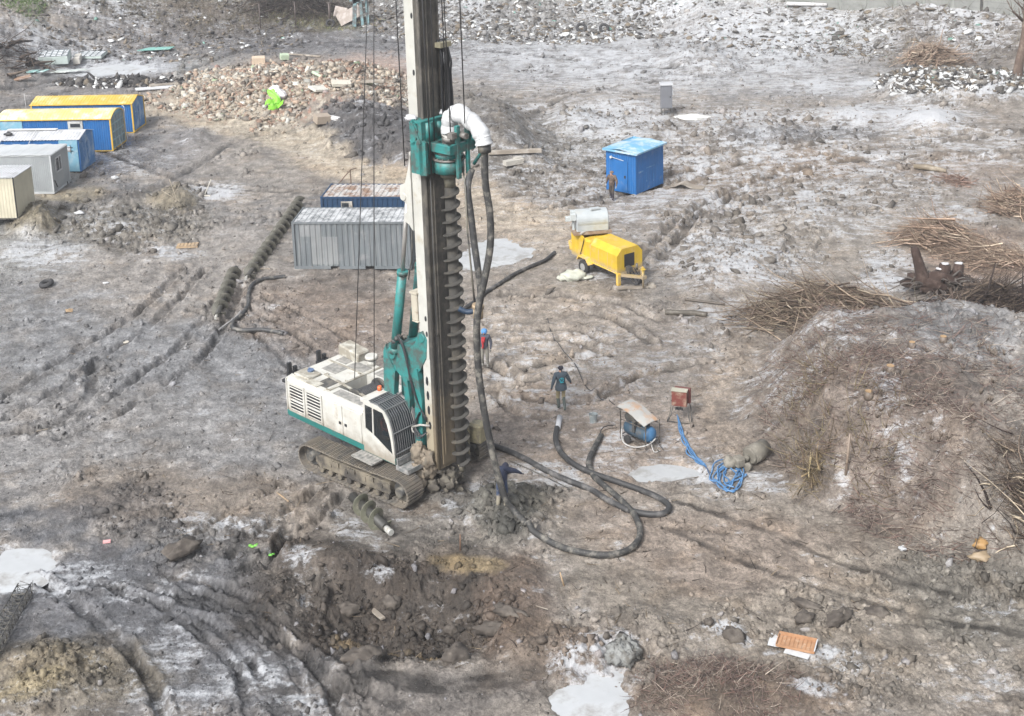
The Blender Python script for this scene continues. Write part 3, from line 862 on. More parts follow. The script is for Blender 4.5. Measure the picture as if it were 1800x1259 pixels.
M_CLOD = attr_mat('clod_mud', .72)
M_RUB = attr_mat('rubble', .9)
qx, qy = chart_pts(170000)
x, y = G(qx, qy)
t = terrain(x, y)
mpp = (CAM_H / np.maximum(qy + 360, 20)) / 1.0        # metres per chart pixel, roughly
ppm = FPX / (y * CT + CAM_H * ST)
prob = np.clip(t['rg'], 0, 1) ** 1.3 * .5 + .022
prob = prob * np.where(t['pond'] > .2, .05, 1) * np.where(t['rut'] > .5, .25, 1)
prob = prob * (.35 + 1.1 * sstep(-.2, .4, fbm(x / 1.6, y / 1.6, 401, 3)))
k = rng.uniform(size=len(x)) < prob
x, y, qx, qy, ppm = x[k], y[k], qx[k], qy[k], ppm[k]
rgk = t['rg'][k]; hh = t['h'][k]
s_ = (1.9 + 8.5 * rng.uniform(size=len(x)) ** 9 * (.35 + .9 * rgk)) / ppm
s_ = np.minimum(s_, .34)
col = soil_at(qx, qy) * (rng.uniform(.4, 1.05, len(x)) ** 1.0)[:, None]
fz = (rng.uniform(size=len(x)) < .05)[:, None]
col = np.where(fz, col * .7 + np.array([.12, .12, .13]), col)
scl = np.stack([rng.uniform(.7, 1.4, len(x)), rng.uniform(.6, 1.2, len(x)), rng.uniform(.45, .9, len(x))], 1)
o = pieces('mud_clods', np.stack([x, y, hh + s_ * .04], 1), s_, scl, col, M_CLOD, ICO, ICF, .32)
tag(o, 'lumps of wet mud strewn over the churned ground', 'mud')
print('clods', len(x))

# brick and plaster rubble
n = 46000
qx = rng.uniform(250, 750, n); qy = rng.uniform(95, 232, n)
d = ell(qx, qy, 510, 168, 225, 52) + .3 * perlin(qx / 40, qy / 14, 5)
k = (d < 1.05) & ~((ell(qx, qy, 655, 250, 165, 60, 12) < .8)) & (rng.uniform(size=n) < 1.1 - .6 * d)
qx, qy = qx[k], qy[k]; x, y = G(qx, qy); hh = surf(x, y)
m = len(x)
pal = np.array([lin(200, 184, 166), lin(212, 204, 192), lin(172, 140, 122), lin(160, 150, 140), lin(222, 220, 214), lin(178, 200, 160), lin(130, 122, 114), lin(198, 170, 150)])
ci = rng.choice(8, m, p=[.28, .17, .13, .15, .08, .01, .08, .10])
pinkish = (qx > 580) & (qy < 150) & (rng.uniform(size=m) < .35); ci = np.where(pinkish, 2, ci)
col = pal[ci] * rng.uniform(.55, 1.0, m)[:, None]
s_ = .06 + .38 * rng.uniform(size=m) ** 11
scl = np.stack([rng.uniform(.8, 2.0, m), rng.uniform(.6, 1.2, m), rng.uniform(.2, .8, m)], 1)
o = pieces('brick_rubble', np.stack([x, y, hh + s_ * .1], 1), s_, scl, col, M_RUB, CUB, CUF, .14, .6)
tag(o, 'heap of broken brick, plaster and concrete rubble', 'rubble')

# snow-dusted refuse heap and scraps on the far bank
def scraps(name, label, reg, n, pal, pw, smin, smax, tilt=.8):
    qx = rng.uniform(reg[0] - reg[2], reg[0] + reg[2], n); qy = rng.uniform(reg[1] - reg[3], reg[1] + reg[3], n)
    k = ell(qx, qy, *reg[:4]) + .25 * perlin(qx / 30, qy / 10, 9) < 1
    qx, qy = qx[k], qy[k]; x, y = G(qx, qy); hh = surf(x, y); m = len(x)
    col = np.array(pal)[rng.choice(len(pal), m, p=pw)] * rng.uniform(.7, 1.15, m)[:, None]
    s_ = smin + (smax - smin) * rng.uniform(size=m) ** 6
    scl = np.stack([rng.uniform(.8, 2.0, m), rng.uniform(.5, 1.2, m), rng.uniform(.08, .6, m)], 1)
    o = pieces(name, np.stack([x, y, hh + s_ * .15], 1), s_, scl, col, M_RUB, ICO, ICF, .25, tilt)
    return tag(o, label, 'debris')
W_ = lin(220, 222, 226); D_ = lin(110, 106, 104); B_ = lin(130, 118, 104); TQ = lin(130, 175, 165); K_ = lin(70, 68, 70)
scraps('refuse', 'snow-dusted refuse heap at the right below the wall', (1690, 150, 150, 30), 14000, [W_, D_, B_, TQ, K_], [.28, .34, .25, .005, .125], .06, .32, .5)
scraps('refuse', 'snowy scraps and stones over the far bank behind the mast', (900, 35, 300, 45), 13000, [W_, D_, B_, TQ, K_], [.26, .36, .28, .01, .09], .05, .34, .4)
scraps('refuse', 'scraps and frozen clods on the far slope at upper left', (250, 60, 300, 48), 6000, [W_, D_, B_, TQ, K_], [.14, .34, .38, .01, .13], .05, .30, .4)
scraps('refuse', 'black charred lumps beside the far left track', (215, 147, 120, 10), 700, [K_, D_, B_, W_], [.6, .2, .1, .1], .15, .5)
scraps('refuse', 'bits of rubbish and stone along the foot of the wall', (1520, 60, 320, 40), 2600, [W_, D_, B_, TQ, K_], [.25, .34, .29, .02, .1], .08, .4, .4)

# twigs
def twig_mesh(name, base_p, dirv, length, width, bend, tint, mat, kind='stuff', seg=3):
    """many bent twigs as three-sided strips; base_p, dirv (n,3)"""
    n = len(base_p)
    dirv = dirv / np.linalg.norm(dirv, axis=1)[:, None]
    side = np.cross(dirv, np.array((0, 0, 1.))); side /= (np.linalg.norm(side, axis=1)[:, None] + 1e-6)
    up = np.cross(side, dirv)
    ts = np.linspace(0, 1, seg + 1)
    V = []
    for tt in ts:
        c = base_p + dirv * (length * tt)[:, None] + up * (bend[:, 0] * tt * tt * length)[:, None] + side * (bend[:, 1] * tt * tt * length)[:, None]
        wd = width * (1 - .75 * tt)
        for a in (0, 2.094, 4.189):
            V.append(c + side * (wd * math.cos(a))[:, None] + up * (wd * math.sin(a))[:, None])
    V = np.stack(V, 1)
    F = []
    for i in range(seg):
        for j in range(3):
            j2 = (j + 1) % 3
            F.append((i * 3 + j, i * 3 + j2, (i + 1) * 3 + j2, (i + 1) * 3 + j))
    F = np.array(F)
    FF = F[None] + (np.arange(n) * (seg + 1) * 3)[:, None, None]
    C = np.repeat(tint[:, None, :], (seg + 1) * 3, 1)
    return raw_mesh(name, V.reshape(-1, 3), FF.reshape(-1, 4), C.reshape(-1, 3), mat, kind)
M_TWIG = attr_mat('dry_twig', .85, .3, 4)

def litter(name, label, regs, n, lmin, lmax, pal, wd=.011, lift=.25):
    PX, PY = [], []
    for (cx, cy, ax, ay, ro, sh) in regs:
        m = int(n * sh * 1.6)
        a = rng.uniform(-1, 1, m); b = rng.uniform(-1, 1, m)
        c_, s1 = math.cos(R(ro)), math.sin(R(ro))
        PX.append(cx + a * ax * c_ - b * ay * s1); PY.append(cy + a * ax * s1 + b * ay * c_)
        k = a * a + b * b < 1; PX[-1] = PX[-1][k]; PY[-1] = PY[-1][k]
    qx = np.concatenate(PX); qy = np.concatenate(PY); x, y = G(qx, qy)
    k = fbm(x / 1.5, y / 1.5, 501, 3) + rng.normal(0, .3, len(x)) > -.15
    x, y = x[k], y[k]; m = len(x); hh = surf(x, y)
    an = rng.uniform(0, 6.283, m)
    dv = np.stack([np.cos(an), np.sin(an), np.abs(rng.normal(0, lift, m))], 1)
    col = np.array(pal)[rng.randint(0, len(pal), m)] * rng.uniform(.6, 1.3, m)[:, None]
    o = twig_mesh(name, np.stack([x, y, hh + .01], 1), dv, rng.uniform(lmin, lmax, m), np.full(m, wd) * rng.uniform(.7, 1.6, m), rng.normal(0, .22, (m, 2)), col, M_TWIG)
    return tag(o, label, 'twigs')
TW = [lin(132, 112, 106), lin(156, 138, 126), lin(108, 92, 90), lin(176, 162, 150), lin(140, 112, 104)]
litter('twig_litter', 'reddish twigs and cuttings lying over the right embankment', [(1480, 690, 150, 120, 0, .26), (1540, 830, 180, 90, 15, .34), (1700, 800, 110, 110, 0, .12), (1700, 690, 120, 80, 20, .06), (1640, 930, 150, 50, 15, .12), (1400, 760, 60, 80, 0, .1)], 7000, .2, .95, TW)
litter('twig_litter', 'brown twigs on the near bank at bottom right', [(1250, 1220, 160, 60, 0, 1)], 1500, .15, .6, TW, .009)
litter('twig_litter', 'dry weeds and stems on the far slopes', [(330, 25, 330, 45, 0, 1.3), (1640, 70, 180, 60, 0, .2), (540, 20, 120, 35, 0, .4)], 5200, .4, 1.6, [lin(118, 108, 86), lin(96, 88, 76), lin(140, 130, 104), lin(80, 72, 66)], .02, .8)
litter('twig_litter', 'thin dead stems standing at the foot of the embankment', [(1420, 800, 50, 50, 20, .5), (1500, 850, 110, 40, 15, .4), (1600, 570, 120, 14, 0, .1)], 420, .5, 1.7, [lin(150, 136, 104), lin(128, 110, 88)], .012, 1.2)
litter('twig_litter', 'scattered sticks and splinters over the mud', [(1000, 640, 900, 560, 0, 1)], 1700, .12, .6, [lin(90, 78, 66), lin(140, 124, 104), lin(70, 62, 58)], .014, .08)
litter('grass', 'green weeds on the upper left slope', [(80, 22, 130, 24, 0, .55), (215, 12, 75, 16, 0, .3), (50, 70, 40, 26, 0, .15)], 5200, .25, .7, [lin(96, 130, 60), lin(80, 112, 52), lin(120, 140, 80)], .03, 1.0)
litter('grass', 'pale weeds by the far fence posts', [(570, 48, 110, 7, 0, .5), (1500, 22, 50, 10, 0, .3)], 900, .2, .6, [lin(130, 140, 90), lin(150, 140, 100)], .03, 1.0)
# ------------------------------------------------------------------ piling rig
WHITE = paint('white_paint', (.47, .465, .43), dirt=(.34, .31, .26), amt=.40, scale=2.2, rough=.45, streak=.25, rust=(.20, .12, .07), rustamt=.08, lowmud=(1.2, 1.95, (.26, .235, .195)))
WHITE_TOP = paint('white_paint_worn', (.44, .43, .38), dirt=(.24, .22, .18), amt=.8, scale=2.6, rough=.55, rust=(.22, .15, .09), rustamt=.22)
GRIP = paint('anti_slip', (.17, .17, .16), dirt=(.28, .27, .25), amt=.7, scale=5, rough=.85)
TEAL = paint('teal_paint', (.024, .18, .172), dirt=(.06, .078, .072), amt=.62, scale=2.8, rough=.5, streak=.5)
TEAL_D = paint('teal_base', (.015, .13, .118), dirt=(.09, .10, .09), amt=.4, scale=2.0, rough=.5)
STEEL_D = paint('dark_steel', (.05, .05, .05), dirt=(.13, .12, .10), amt=.6, scale=3, rough=.6)
TRACKM = paint('track_steel', (.105, .098, .088), dirt=(.17, .148, .12), amt=.75, scale=2.2, rough=.7)
FRAMEM = paint('track_frame_mud', (.19, .165, .125), dirt=(.05, .045, .04), amt=.7, scale=1.6, rough=.8, streak=.4)
CAKED = paint('caked_mud', (.055, .048, .04), dirt=(.11, .098, .078), amt=.7, scale=2.5, rough=.85, bump=.5, bscale=9)
MASTW = paint('mast_white', (.43, .43, .40), dirt=(.32, .27, .19), amt=.30, scale=1.5, rough=.5, streak=.15, rust=(.2, .11, .06), rustamt=.06, lowmud=(2.2, 4.6, (.30, .26, .19)))
MASTD = paint('mast_dark', (.05, .047, .043), dirt=(.105, .095, .08), amt=.6, scale=1.6, rough=.75, streak=.6, lowmud=(1.6, 4.6, (.15, .12, .08)), bump=.4)
AUGM = paint('auger_mud', (.042, .040, .036), dirt=(.08, .07, .055), amt=.5, scale=1.6, rough=.9, bump=.3)
AUGS = paint('auger_steel', (.085, .08, .06), dirt=(.20, .18, .14), amt=.5, scale=2.4, rough=.6)
CHROME = plain('rod_chrome', (.45, .44, .42), .3, .6)
HOSEM = paint('hose_rubber', (.035, .036, .038), dirt=(.17, .16, .14), amt=.5, scale=3.2, rough=.6)
HOSEG = paint('hose_ground', (.03, .03, .031), dirt=(.15, .145, .14), amt=.48, scale=1.4, rough=.6)
ROPE = plain('wire_rope', (.03, .03, .032), .5)
WRAP = paint('white_wrap', (.45, .46, .47), dirt=(.38, .38, .38), amt=.3, scale=3, rough=.75, bump=.5, bscale=9)
ORANGE = plain('orange_lamp', (.6, .12, .03), .3)
BLACKP = plain('black_paint', (.02, .021, .024), .45)
GLASS = glass('window_glass', (.03, .036, .042), .1)
CABG = cabglass('cab_glass')
NAVYP = plain('navy_tube', (.012, .03, .06), .6)

RO = (-4.79, 43.28, 0.0)
RA = R(-43)
rig = thing('piling_rig', 'white and teal crawler piling rig with a tall mast and auger', 'piling rig', RO, RA)
rig_f = np.array((math.cos(RA), math.sin(RA), 0.)); rig_l = np.array((-math.sin(RA), math.cos(RA), 0.))
def rig_w(x, y, z):
    return np.array(RO) + rig_f * x + rig_l * y + np.array((0, 0, z))

# -- crawler tracks (the undercarriage is slewed a little against the house)
UY_ = R(4.5)
def uc(p):
    c, s_ = math.cos(UY_), math.sin(UY_)
    return (p[0] * c - p[1] * s_ + .12, p[0] * s_ + p[1] * c + .12, p[2])
def track(yc):
    L2, r, wd = 2.18, .47, .78
    b = MB()
    # loop path
    path = []
    for i in range(24): path.append((-L2 + 2 * L2 * i / 24, .05, 0))          # bottom, forwards
    for i in range(13): a = -math.pi / 2 + math.pi * i / 13; path.append((L2 + r * math.cos(a), .05 + r + r * math.sin(a), a + math.pi / 2))
    for i in range(24): path.append((L2 - 2 * L2 * i / 24, .05 + 2 * r - .05 * math.sin(math.pi * i / 24), math.pi))
    for i in range(13): a = math.pi / 2 + math.pi * i / 13; path.append((-L2 + r * math.cos(a), .05 + r + r * math.sin(a), a + math.pi / 2))
    n = len(path)
    for i in range(n):
        x0, z0, _ = path[i]; x1, z1, _ = path[(i + 1) % n]
        m = ((x0 + x1) / 2, (z0 + z1) / 2); an = math.atan2(z1 - z0, x1 - x0); ln = math.hypot(x1 - x0, z1 - z0)
        rot = rotm(0, -an, 0)
        jy = random.uniform(-.008, .008)
        vs = MB(); vs.box((0, 0, 0), (ln * .90, wd, .035)); vs.box((ln * .33, 0, -.035), (.03, wd * .98, .05)); vs.box((-ln * .05, 0, -.03), (.03, wd * .98, .04)); vs.box((0, 0, .045), (ln * .8, .26, .07))
        V = np.array(vs.v) @ rot.T + np.array((m[0], yc + jy, m[1]))
        b.add([uc(p) for p in V], vs.f)
    b.build('track_belt', TRACKM, rig)
    f = MB(); s_ = -1 if yc < 0 else 1; yo = yc + s_ * .20
    prof = [(-1.75, .28), (1.7, .28), (1.78, .45), (1.72, .72), (-1.6, .76), (-1.9, .62), (-1.9, .42)]
    t = MB(); t.prism(prof, yc - .26, yc + .26)
    for k, xx in enumerate((-1.15, -.35, .55, 1.35)):
        t.box((xx, yo + s_ * .075, .52), (.10, .04, .14)); t.box((xx + .28, yo + s_ * .09, .63), (.34, .06, .16))
    for xx in np.linspace(-1.6, 1.6, 8): t.cyl((xx, yc - .3, .2), (xx, yc + .3, .2), .11, n=12)
    f.add([uc(p) for p in t.v], t.f); f.build('track_frame', FRAMEM, rig)
    for xx, rr in ((L2, .36), (-L2, .36)):
        w2 = MB()
        w2.cyl(uc((xx, yc - .12, .05 + r)), uc((xx, yc + .12, .05 + r)), rr, n=22)
        w2.cyl(uc((xx, yc - .30, .05 + r)), uc((xx, yc + .30, .05 + r)), .17, n=18)
        w2.build('drive_wheel', STEEL_D, rig)
track(-1.86); track(1.98)
b = MB(); t = MB(); t.box((0, .06, .72), (2.2, 3.2, .42), bev=.08); t.box((0, .06, .98), (1.8, 1.8, .2), bev=.05); t.cyl((0, .06, .9), (0, .06, 1.25), .85, n=28)
b.add([uc(p) for p in t.v], t.f); b.build('carbody', STEEL_D, rig)

# -- house
b = MB()
b.prism([(-3.98, 1.22), (1.92, 1.20), (1.92, 1.42), (-4.02, 1.42), (-4.02, 1.3)], -1.46, 1.46)
b.box((-.9, 0, 1.12), (4.2, 1.6, .2))
b.build('base_frame', TEAL_D, rig)
b = MB()
sec = [(-1.45, 1.42), (1.45, 1.42), (1.45, 2.62), (1.33, 2.75), (-1.33, 2.75), (-1.45, 2.62)]
# hood as ring around the winch well: rear block, near strip, far strip, front strip
b.loft([[(x, y * ky, z if z < 2 else z + dz) for y, z in sec] for x, ky, dz in ((-4.06, .94, -.06), (-3.98, .985, -.01), (-3.9, 1, 0), (-1.75, 1, 0))])
b.prism([(-1.45, 1.42), (-.78, 1.42), (-.78, 2.75), (-1.33, 2.75), (-1.45, 2.62)], -1.747, .30, 'yz')
b.prism([(1.45, 1.42), (.55, 1.42), (.55, 2.75), (1.33, 2.75), (1.45, 2.62)], -1.747, .30, 'yz')
b.box((.08, -.115, 2.1), (.40, 1.32, 1.25)); b.box((-1, -.1, 1.5), (1.5, 1.3, .12))
b.build('house', WHITE, rig)
# side doors: louvred pair and plain pair
for i, (x0, x1) in enumerate(((-3.86, -2.92), (-2.86, -1.92))):
    d = MB(); y = -1.468
    fr_ = .06
    d.box(((x0 + x1) / 2, y, 1.46 + .02), (x1 - x0, .035, .07)); d.box(((x0 + x1) / 2, y, 2.56), (x1 - x0, .035, .10))
    d.box((x0 + .045, y, 2.0), (.09, .035, 1.0)); d.box((x1 - .045, y, 2.0), (.09, .035, 1.0))
    for k in range(8):
        z = 1.56 + k * .125
        if k == 3: d.box(((x0 + x1) / 2, y, z + .0), (x1 - x0 - .18, .03, .07))
        d.box(((x0 + x1) / 2, y - .004, z), (x1 - x0 - .18, .03, .032), rot=rotm(R(-35)))
    dd = d.build('louvre_door', WHITE, rig)
    g = MB(); g.box(((x0 + x1) / 2, -1.4535, 2.02), (x1 - x0 - .17, .006, 1.02)); g.build('opening', BLACKP, dd)
for (x0, x1) in ((-1.86, -.80), (-.76, .24)):
    d = MB(); d.box(((x0 + x1) / 2, -1.464, 2.0), (x1 - x0 - .02, .026, 1.12), bev=.01)
    for z in (1.72, 2.02): d.box(((x0 + x1) / 2, -1.480, z), (x1 - x0 - .06, .008, .02))
    do = d.build('side_door', WHITE, rig)
    h = MB(); h.box((-.93 if x0 < -1 else -.62, -1.482, 1.88), (.12, .02, .10)); h.build('handle', BLACKP, do)
# rear edge trim
b = MB(); b.bar((-4.03, -1.42, 1.42), (-4.10, -1.36, 2.62), .05, .05); b.bar((-4.10, -1.36, 2.62), (-4.02, -1.1, 2.72), .05, .05); b.build('corner_guard', WHITE, rig)
# roof panels
for (x, y, sx, sy, dk) in ((-2.35, -.78, .62, .72, 1), (-3.1, .15, .8, .62, 0), (-2.45, .78, .9, .6, 0), (-3.35, .92, .6, .55, 0), (-.78, -1.06, 1.5, .40, 0), (-1.25, 1.0, .7, .5, 0), (-.42, 1.0, .7, .5, 0)):
    p = MB(); p.box((x, y, 2.756), (sx, sy, .014))
    p.build('roof_panel', STEEL_D if dk else GRIP, rig)
b = MB(); b.box((-3.45, -.85, 2.80), (.85, .65, .10), bev=.03); b.box((-3.0, -1.15, 2.77), (1.3, .35, .04))
for x, y in ((-2.9, -.35), (-1.9, -.3), (-2.0, .42), (-1.9, -1.2)): b.box((x, y, 2.775), (.12, .05, .05))
b.bar((-1.8, -1.2, 2.77), (-1.8, 1.3, 2.77), .10, .04); b.bar((-3.9, .5, 2.765), (-1.8, .5, 2.765), .08, .03); b.bar((-3.0, -.42, 2.766), (-.2, -.72, 2.766), .09, .04)
b.build('roof_hatch', WHITE_TOP, rig)
b = MB(); b.box((-3.35, 1.32, 2.95), (1.15, .62, .42), rot=rotm(0, R(6), 0), bev=.05); b.build('side_box', WHITE_TOP, rig)
b = MB(); b.cyl((-2.25, 1.25, 2.75), (-2.25, 1.25, 2.98), .17); b.cyl((-2.25, 1.25, 3.03), (-2.25, 1.25, 3.14), .26, .23); af = b.build('air_filter', WHITE, rig)
b = MB(); b.cyl((-2.25, 1.25, 2.98), (-2.25, 1.25, 3.03), .21); b.build('filter_band', BLACKP, af)
b = MB(); b.cyl((-3.45, -.70, 2.85), (-3.45, -.70, 2.93), .12); b.box((-3.4, -.70, 2.95), (.3, .05, .04)); b.build('filler_cap', plain('cap_blue', (.08, .12, .2)), rig)
for y in (-.95, .45):
    b = MB(); b.box((-4.2, y, 2.55), (.16, .5, .3)); b.box((-4.25, y - .12, 2.85), (.10, .16, .5)); b.box((-4.25, y + .14, 2.75), (.12, .14, .25)); b.box((-4.3, y, 2.4), (.3, .7, .10)); b.build('rear_bracket', BLACKP, rig)
# winch
b = MB(); b.cyl((-.95, -.62, 2.42), (-.95, .42, 2.42), .34, n=24)
for k in range(12): b.cyl((-.95, -.58 + k * .082, 2.42), (-.95, -.53 + k * .082, 2.42), .358, n=24)
wd_ = b.build('winch_drum', plain('rope_wound', (.05, .052, .055), .5), rig)
for y in (-.68, .46):
    b = MB(); b.cyl((-.95, y - .03, 2.42), (-.95, y + .03, 2.42), .46, n=28); b.build('winch_flange', STEEL_D, rig)
b = MB(); b.tube([(-.2, .0, 2.6), (-.3, .2, 2.95), (-.45, .35, 2.85), (-.5, .4, 2.5)], .07); b.build('winch_hose', BLACKP, rig)
# ropes up to the mast head
def rope(p0, p1, r=.017, nm='rope', par=None):
    b = MB(); b.tube([p0, p1], r, 6); return b.build(nm, ROPE, par or rig)
rope((-1.78, .0, 2.80), (.02 + .55, .2, 22.0)); rope((-.93, .2, 2.76), (.21 + .40, .2, 22.0))

# -- cab
YC0, YC1 = -1.45, -.36
side = [(.30, 1.22), (1.90, 1.22), (1.90, 1.50), (1.84, 1.56), (.90, 1.98), (.44, 2.14), (.42, 3.02), (.62, 3.04), (1.36, 3.00), (1.42, 2.98), (1.62, 2.62), (1.78, 2.1), (1.845, 1.6), (1.90, 1.5), (1.925, 1.95), (1.86, 2.4), (1.68, 2.88), (1.42, 3.10), (1.05, 3.19), (.36, 3.20)]
def side_panels(y0, y1):
    b = MB()
    b.prism([(.30, 1.22), (1.91, 1.22), (1.90, 1.52), (1.80, 1.53), (.88, 1.96), (.42, 2.12), (.32, 2.12)], y0, y1)
    b.prism([(.32, 2.12), (.44, 2.12), (.46, 3.02), (.37, 3.02)], y0, y1)
    b.prism([(.37, 3.02), (1.38, 2.98), (1.46, 3.07), (1.08, 3.19), (.38, 3.20)], y0, y1)
    b.prism([(1.38, 2.98), (1.58, 2.62), (1.73, 2.1), (1.80, 1.53), (1.90, 1.52), (1.86, 2.0), (1.80, 2.4), (1.66, 2.82), (1.46, 3.07)], y0, y1)
    b.prism([(.80, 2.01), (.86, 1.98), (.90, 3.0), (.84, 3.01)], y0, y1)
    return b
b = side_panels(YC0 - .012, YC0 + .03); t = side_panels(YC1 - .03, YC1); b.add(t.v, t.f)
b.box((.34, (YC0 + YC1) / 2, 1.9), (.05, YC1 - YC0 - .08, 1.3)); b.box((.52, (YC0 + YC1) / 2, 3.165), (.34, YC1 - YC0 - .02, .05))
b.box((.30, -.9, 3.10), (.24, 1.06, .16), bev=.03)
cab = b.build('cab', WHITE, rig)
b = MB()
b.prism([(.44, 2.13), (.80, 2.0), (.84, 3.0), (.46, 3.02)], YC0 + .005, YC0 + .013)
b.prism([(.88, 1.98), (1.79, 1.55), (1.72, 2.1), (1.57, 2.62), (1.37, 2.97), (.90, 2.99)], YC0 + .005, YC0 + .013)
b.build('side_window', CABG, cab)
fp = [(1.90, 1.52), (1.855, 2.0), (1.79, 2.4), (1.65, 2.81), (1.44, 3.05), (1.08, 3.165), (.70, 3.175)]
b = MB()
b.loft([[(x - .03, YC0 + .03, z) for x, z in fp], [(x - .03, YC1 - .03, z) for x, z in fp]], closed=False)
b.build('windscreen', GLASS, cab)
b = MB(); b.box((1.88, (YC0 + YC1) / 2, 1.36), (.05, YC1 - YC0 - .06, .28)); b.build('lower_panel', STEEL_D, cab)
b = MB()
for k in range(11):
    y = YC0 + .06 + k * (YC1 - YC0 - .12) / 10
    q = [(x + .06, y, z + .03) for x, z in [(1.93, 1.28)] + fp[:-1]] + [(.66, y, 3.22)]
    b.tube(q, .010, 5)
for (x, z) in ((1.98, 1.35), (1.955, 1.62), (1.87, 2.35), (1.48, 3.10), (1.12, 3.215), (.68, 3.225)):
    b.bar((x + .02, YC0, z), (x + .02, YC1, z), .035, .03)
for y in (YC0 - .005, YC1): b.tube([(x + .07, y, z + .03) for x, z in fp], .02, 5)
b.build('guard_grille', plain('guard_steel', (.15, .155, .16), .5), cab)
b = MB(); b.box((.95, -.9, 1.75), (.5, .5, .14), bev=.04); b.box((.72, -.9, 2.1), (.14, .5, .75), bev=.05); b.build('seat', paint('seat_tan', (.30, .21, .12), amt=.2), cab)
b = MB(); b.cyl((.30, -.60, 3.19), (.30, -.60, 3.34), .085, .07); b.build('beacon', ORANGE, cab)
b = MB(); b.tube([(1.9, -.30, 1.6), (1.95, -.25, 2.2), (1.75, -.22, 2.9)], .018, 6); b.build('handrail', WHITE, rig)
# steps and platforms
b = MB(); b.box((.75, -1.74, 1.20), (1.1, .50, .05)); 
for k in range(6): b.box((.3 + k * .18, -1.74, 1.232), (.03, .46, .012))
b.build('step_plate', GRIP, rig)
b = MB(); b.box((2.28, -1.02, 1.10), (.62, .95, .05)); b.box((2.28, -1.48, 1.17), (.62, .03, .14)); b.box((2.58, -1.02, 1.17), (.03, .95, .14)); b.box((1.97, -.8, 1.30), (.06, 1.25, .28)); b.build('front_platform', paint('platform', (.14, .15, .15), dirt=(.3, .29, .28), amt=.7, scale=4), rig)

# -- kicker boom and back-stay cylinders
b = MB()
body = [(1.02, 5.08), (1.52, 5.2), (1.95, 5.12), (2.2, 4.75), (2.15, 4.3), (1.85, 3.95), (1.45, 3.85), (1.1, 4.1), (.80, 4.3), (.62, 4.7), (.70, 5.0)]
b.prism(body, -.46, .46)
for y0, y1 in ((-.52, -.30), (.30, .52)):
    b.prism([(.42, 2.3), (.92, 2.3), (.98, 3.4), (1.08, 4.1), (.80, 4.5), (.66, 5.0), (.52, 4.7), (.46, 3.6)], y0, y1)
    b.prism([(1.95, 4.2), (2.30, 4.45), (2.66, 5.05), (2.72, 5.7), (2.55, 5.98), (2.30, 5.85), (2.15, 5.45), (1.75, 5.1)], y0 * .9, y1 * .9)
    b.prism([(1.95, 1.6), (2.32, 1.6), (2.38, 3.4), (2.2, 4.5), (1.9, 4.4), (2.02, 3.2)], y0, y1)
    b.prism([(1.32, 2.3), (1.62, 2.3), (1.72, 3.2), (1.62, 4.0), (1.40, 4.0), (1.45, 3.2)], y0 + .05, y1 - .05)
b.cyl((.95, -.56, 4.75), (.95, .56, 4.75), .20); b.cyl((2.45, -.5, 5.7), (2.45, .5, 5.7), .16)
boom = b.build('boom', TEAL, rig)
for y in (-.40, .42):
    b = MB(); b.cyl((1.00, y, 4.8), (1.60, y, 7.85), .165, n=20); b.cyl((1.585, y, 7.75), (1.612, y, 7.9), .19, n=20); b.cyl((1.0, y, 4.75), (1.03, y, 4.95), .2)
    cy_ = b.build('cylinder', TEAL, rig)
    b = MB(); b.cyl((1.60, y, 7.85), (2.02, y, 10.45), .075, n=14); b.build('piston_rod', CHROME, cy_)
    b = MB(); b.tube([(1.80, y * .8, 7.6), (2.05, y * .8, 8.6), (2.08, y * .7, 10.3)], .02, 6); b.build('line', STEEL_D, cy_)
def hydr(pts, r=.022, n=6): 
    b = MB(); b.tube(spline(pts, 6), r, n); return b.build('hydraulic_hose', BLACKP, rig)
for k in range(9):
    o_ = [random.uniform(-.1, .1) for _ in range(3)]
    hydr([(1.0 + o_[0], -.3 + o_[1], 5.2), (1.15 + o_[1], -.45, 5.45 + o_[2]), (1.45, -.52, 5.3 + o_[0]), (1.7 + o_[2] * .5, -.56, 4.9), (1.95, -.58, 4.0 + o_[1]), (2.25, -.55, 3.2), (2.55, -.5, 2.7 + o_[0])])
for k in range(6):
    o_ = [random.uniform(-.12, .12) for _ in range(3)]
    hydr([(2.3, -.5 + o_[0], 3.0 + o_[1]), (2.15 + o_[1], -.62, 2.5), (2.35 + o_[2], -.7, 2.1 + o_[0]), (2.6, -.55, 2.3)], .02)
b = MB()
for k in range(10): b.blob((1.15 + random.uniform(-.15, .2), -.35 + random.uniform(-.2, .2), 5.28 + random.uniform(-.08, .16)), (.10, .08, .08), k, 8, 5)
b.build('valve_block', STEEL_D, rig)
b = MB(); b.tube([(2.0, -.68, 2.35), (2.35, -.62, 2.52), (2.7, -.5, 2.55)], .04); b.tube([(2.0, -.68, 2.35), (2.0, -.68, 2.2), (2.3, -.6, 2.1)], .035); b.build('pipe_elbow', paint('pipe_grey', (.3, .29, .27)), rig)

# -- mast
MT = 22.6
b = MB()
b.box((2.58, -.05, (5.0 + MT) / 2 + .0), (.42, .80, MT - 5.0)); b.box((2.62, -.05, 3.1), (.36, .76, 3.8))
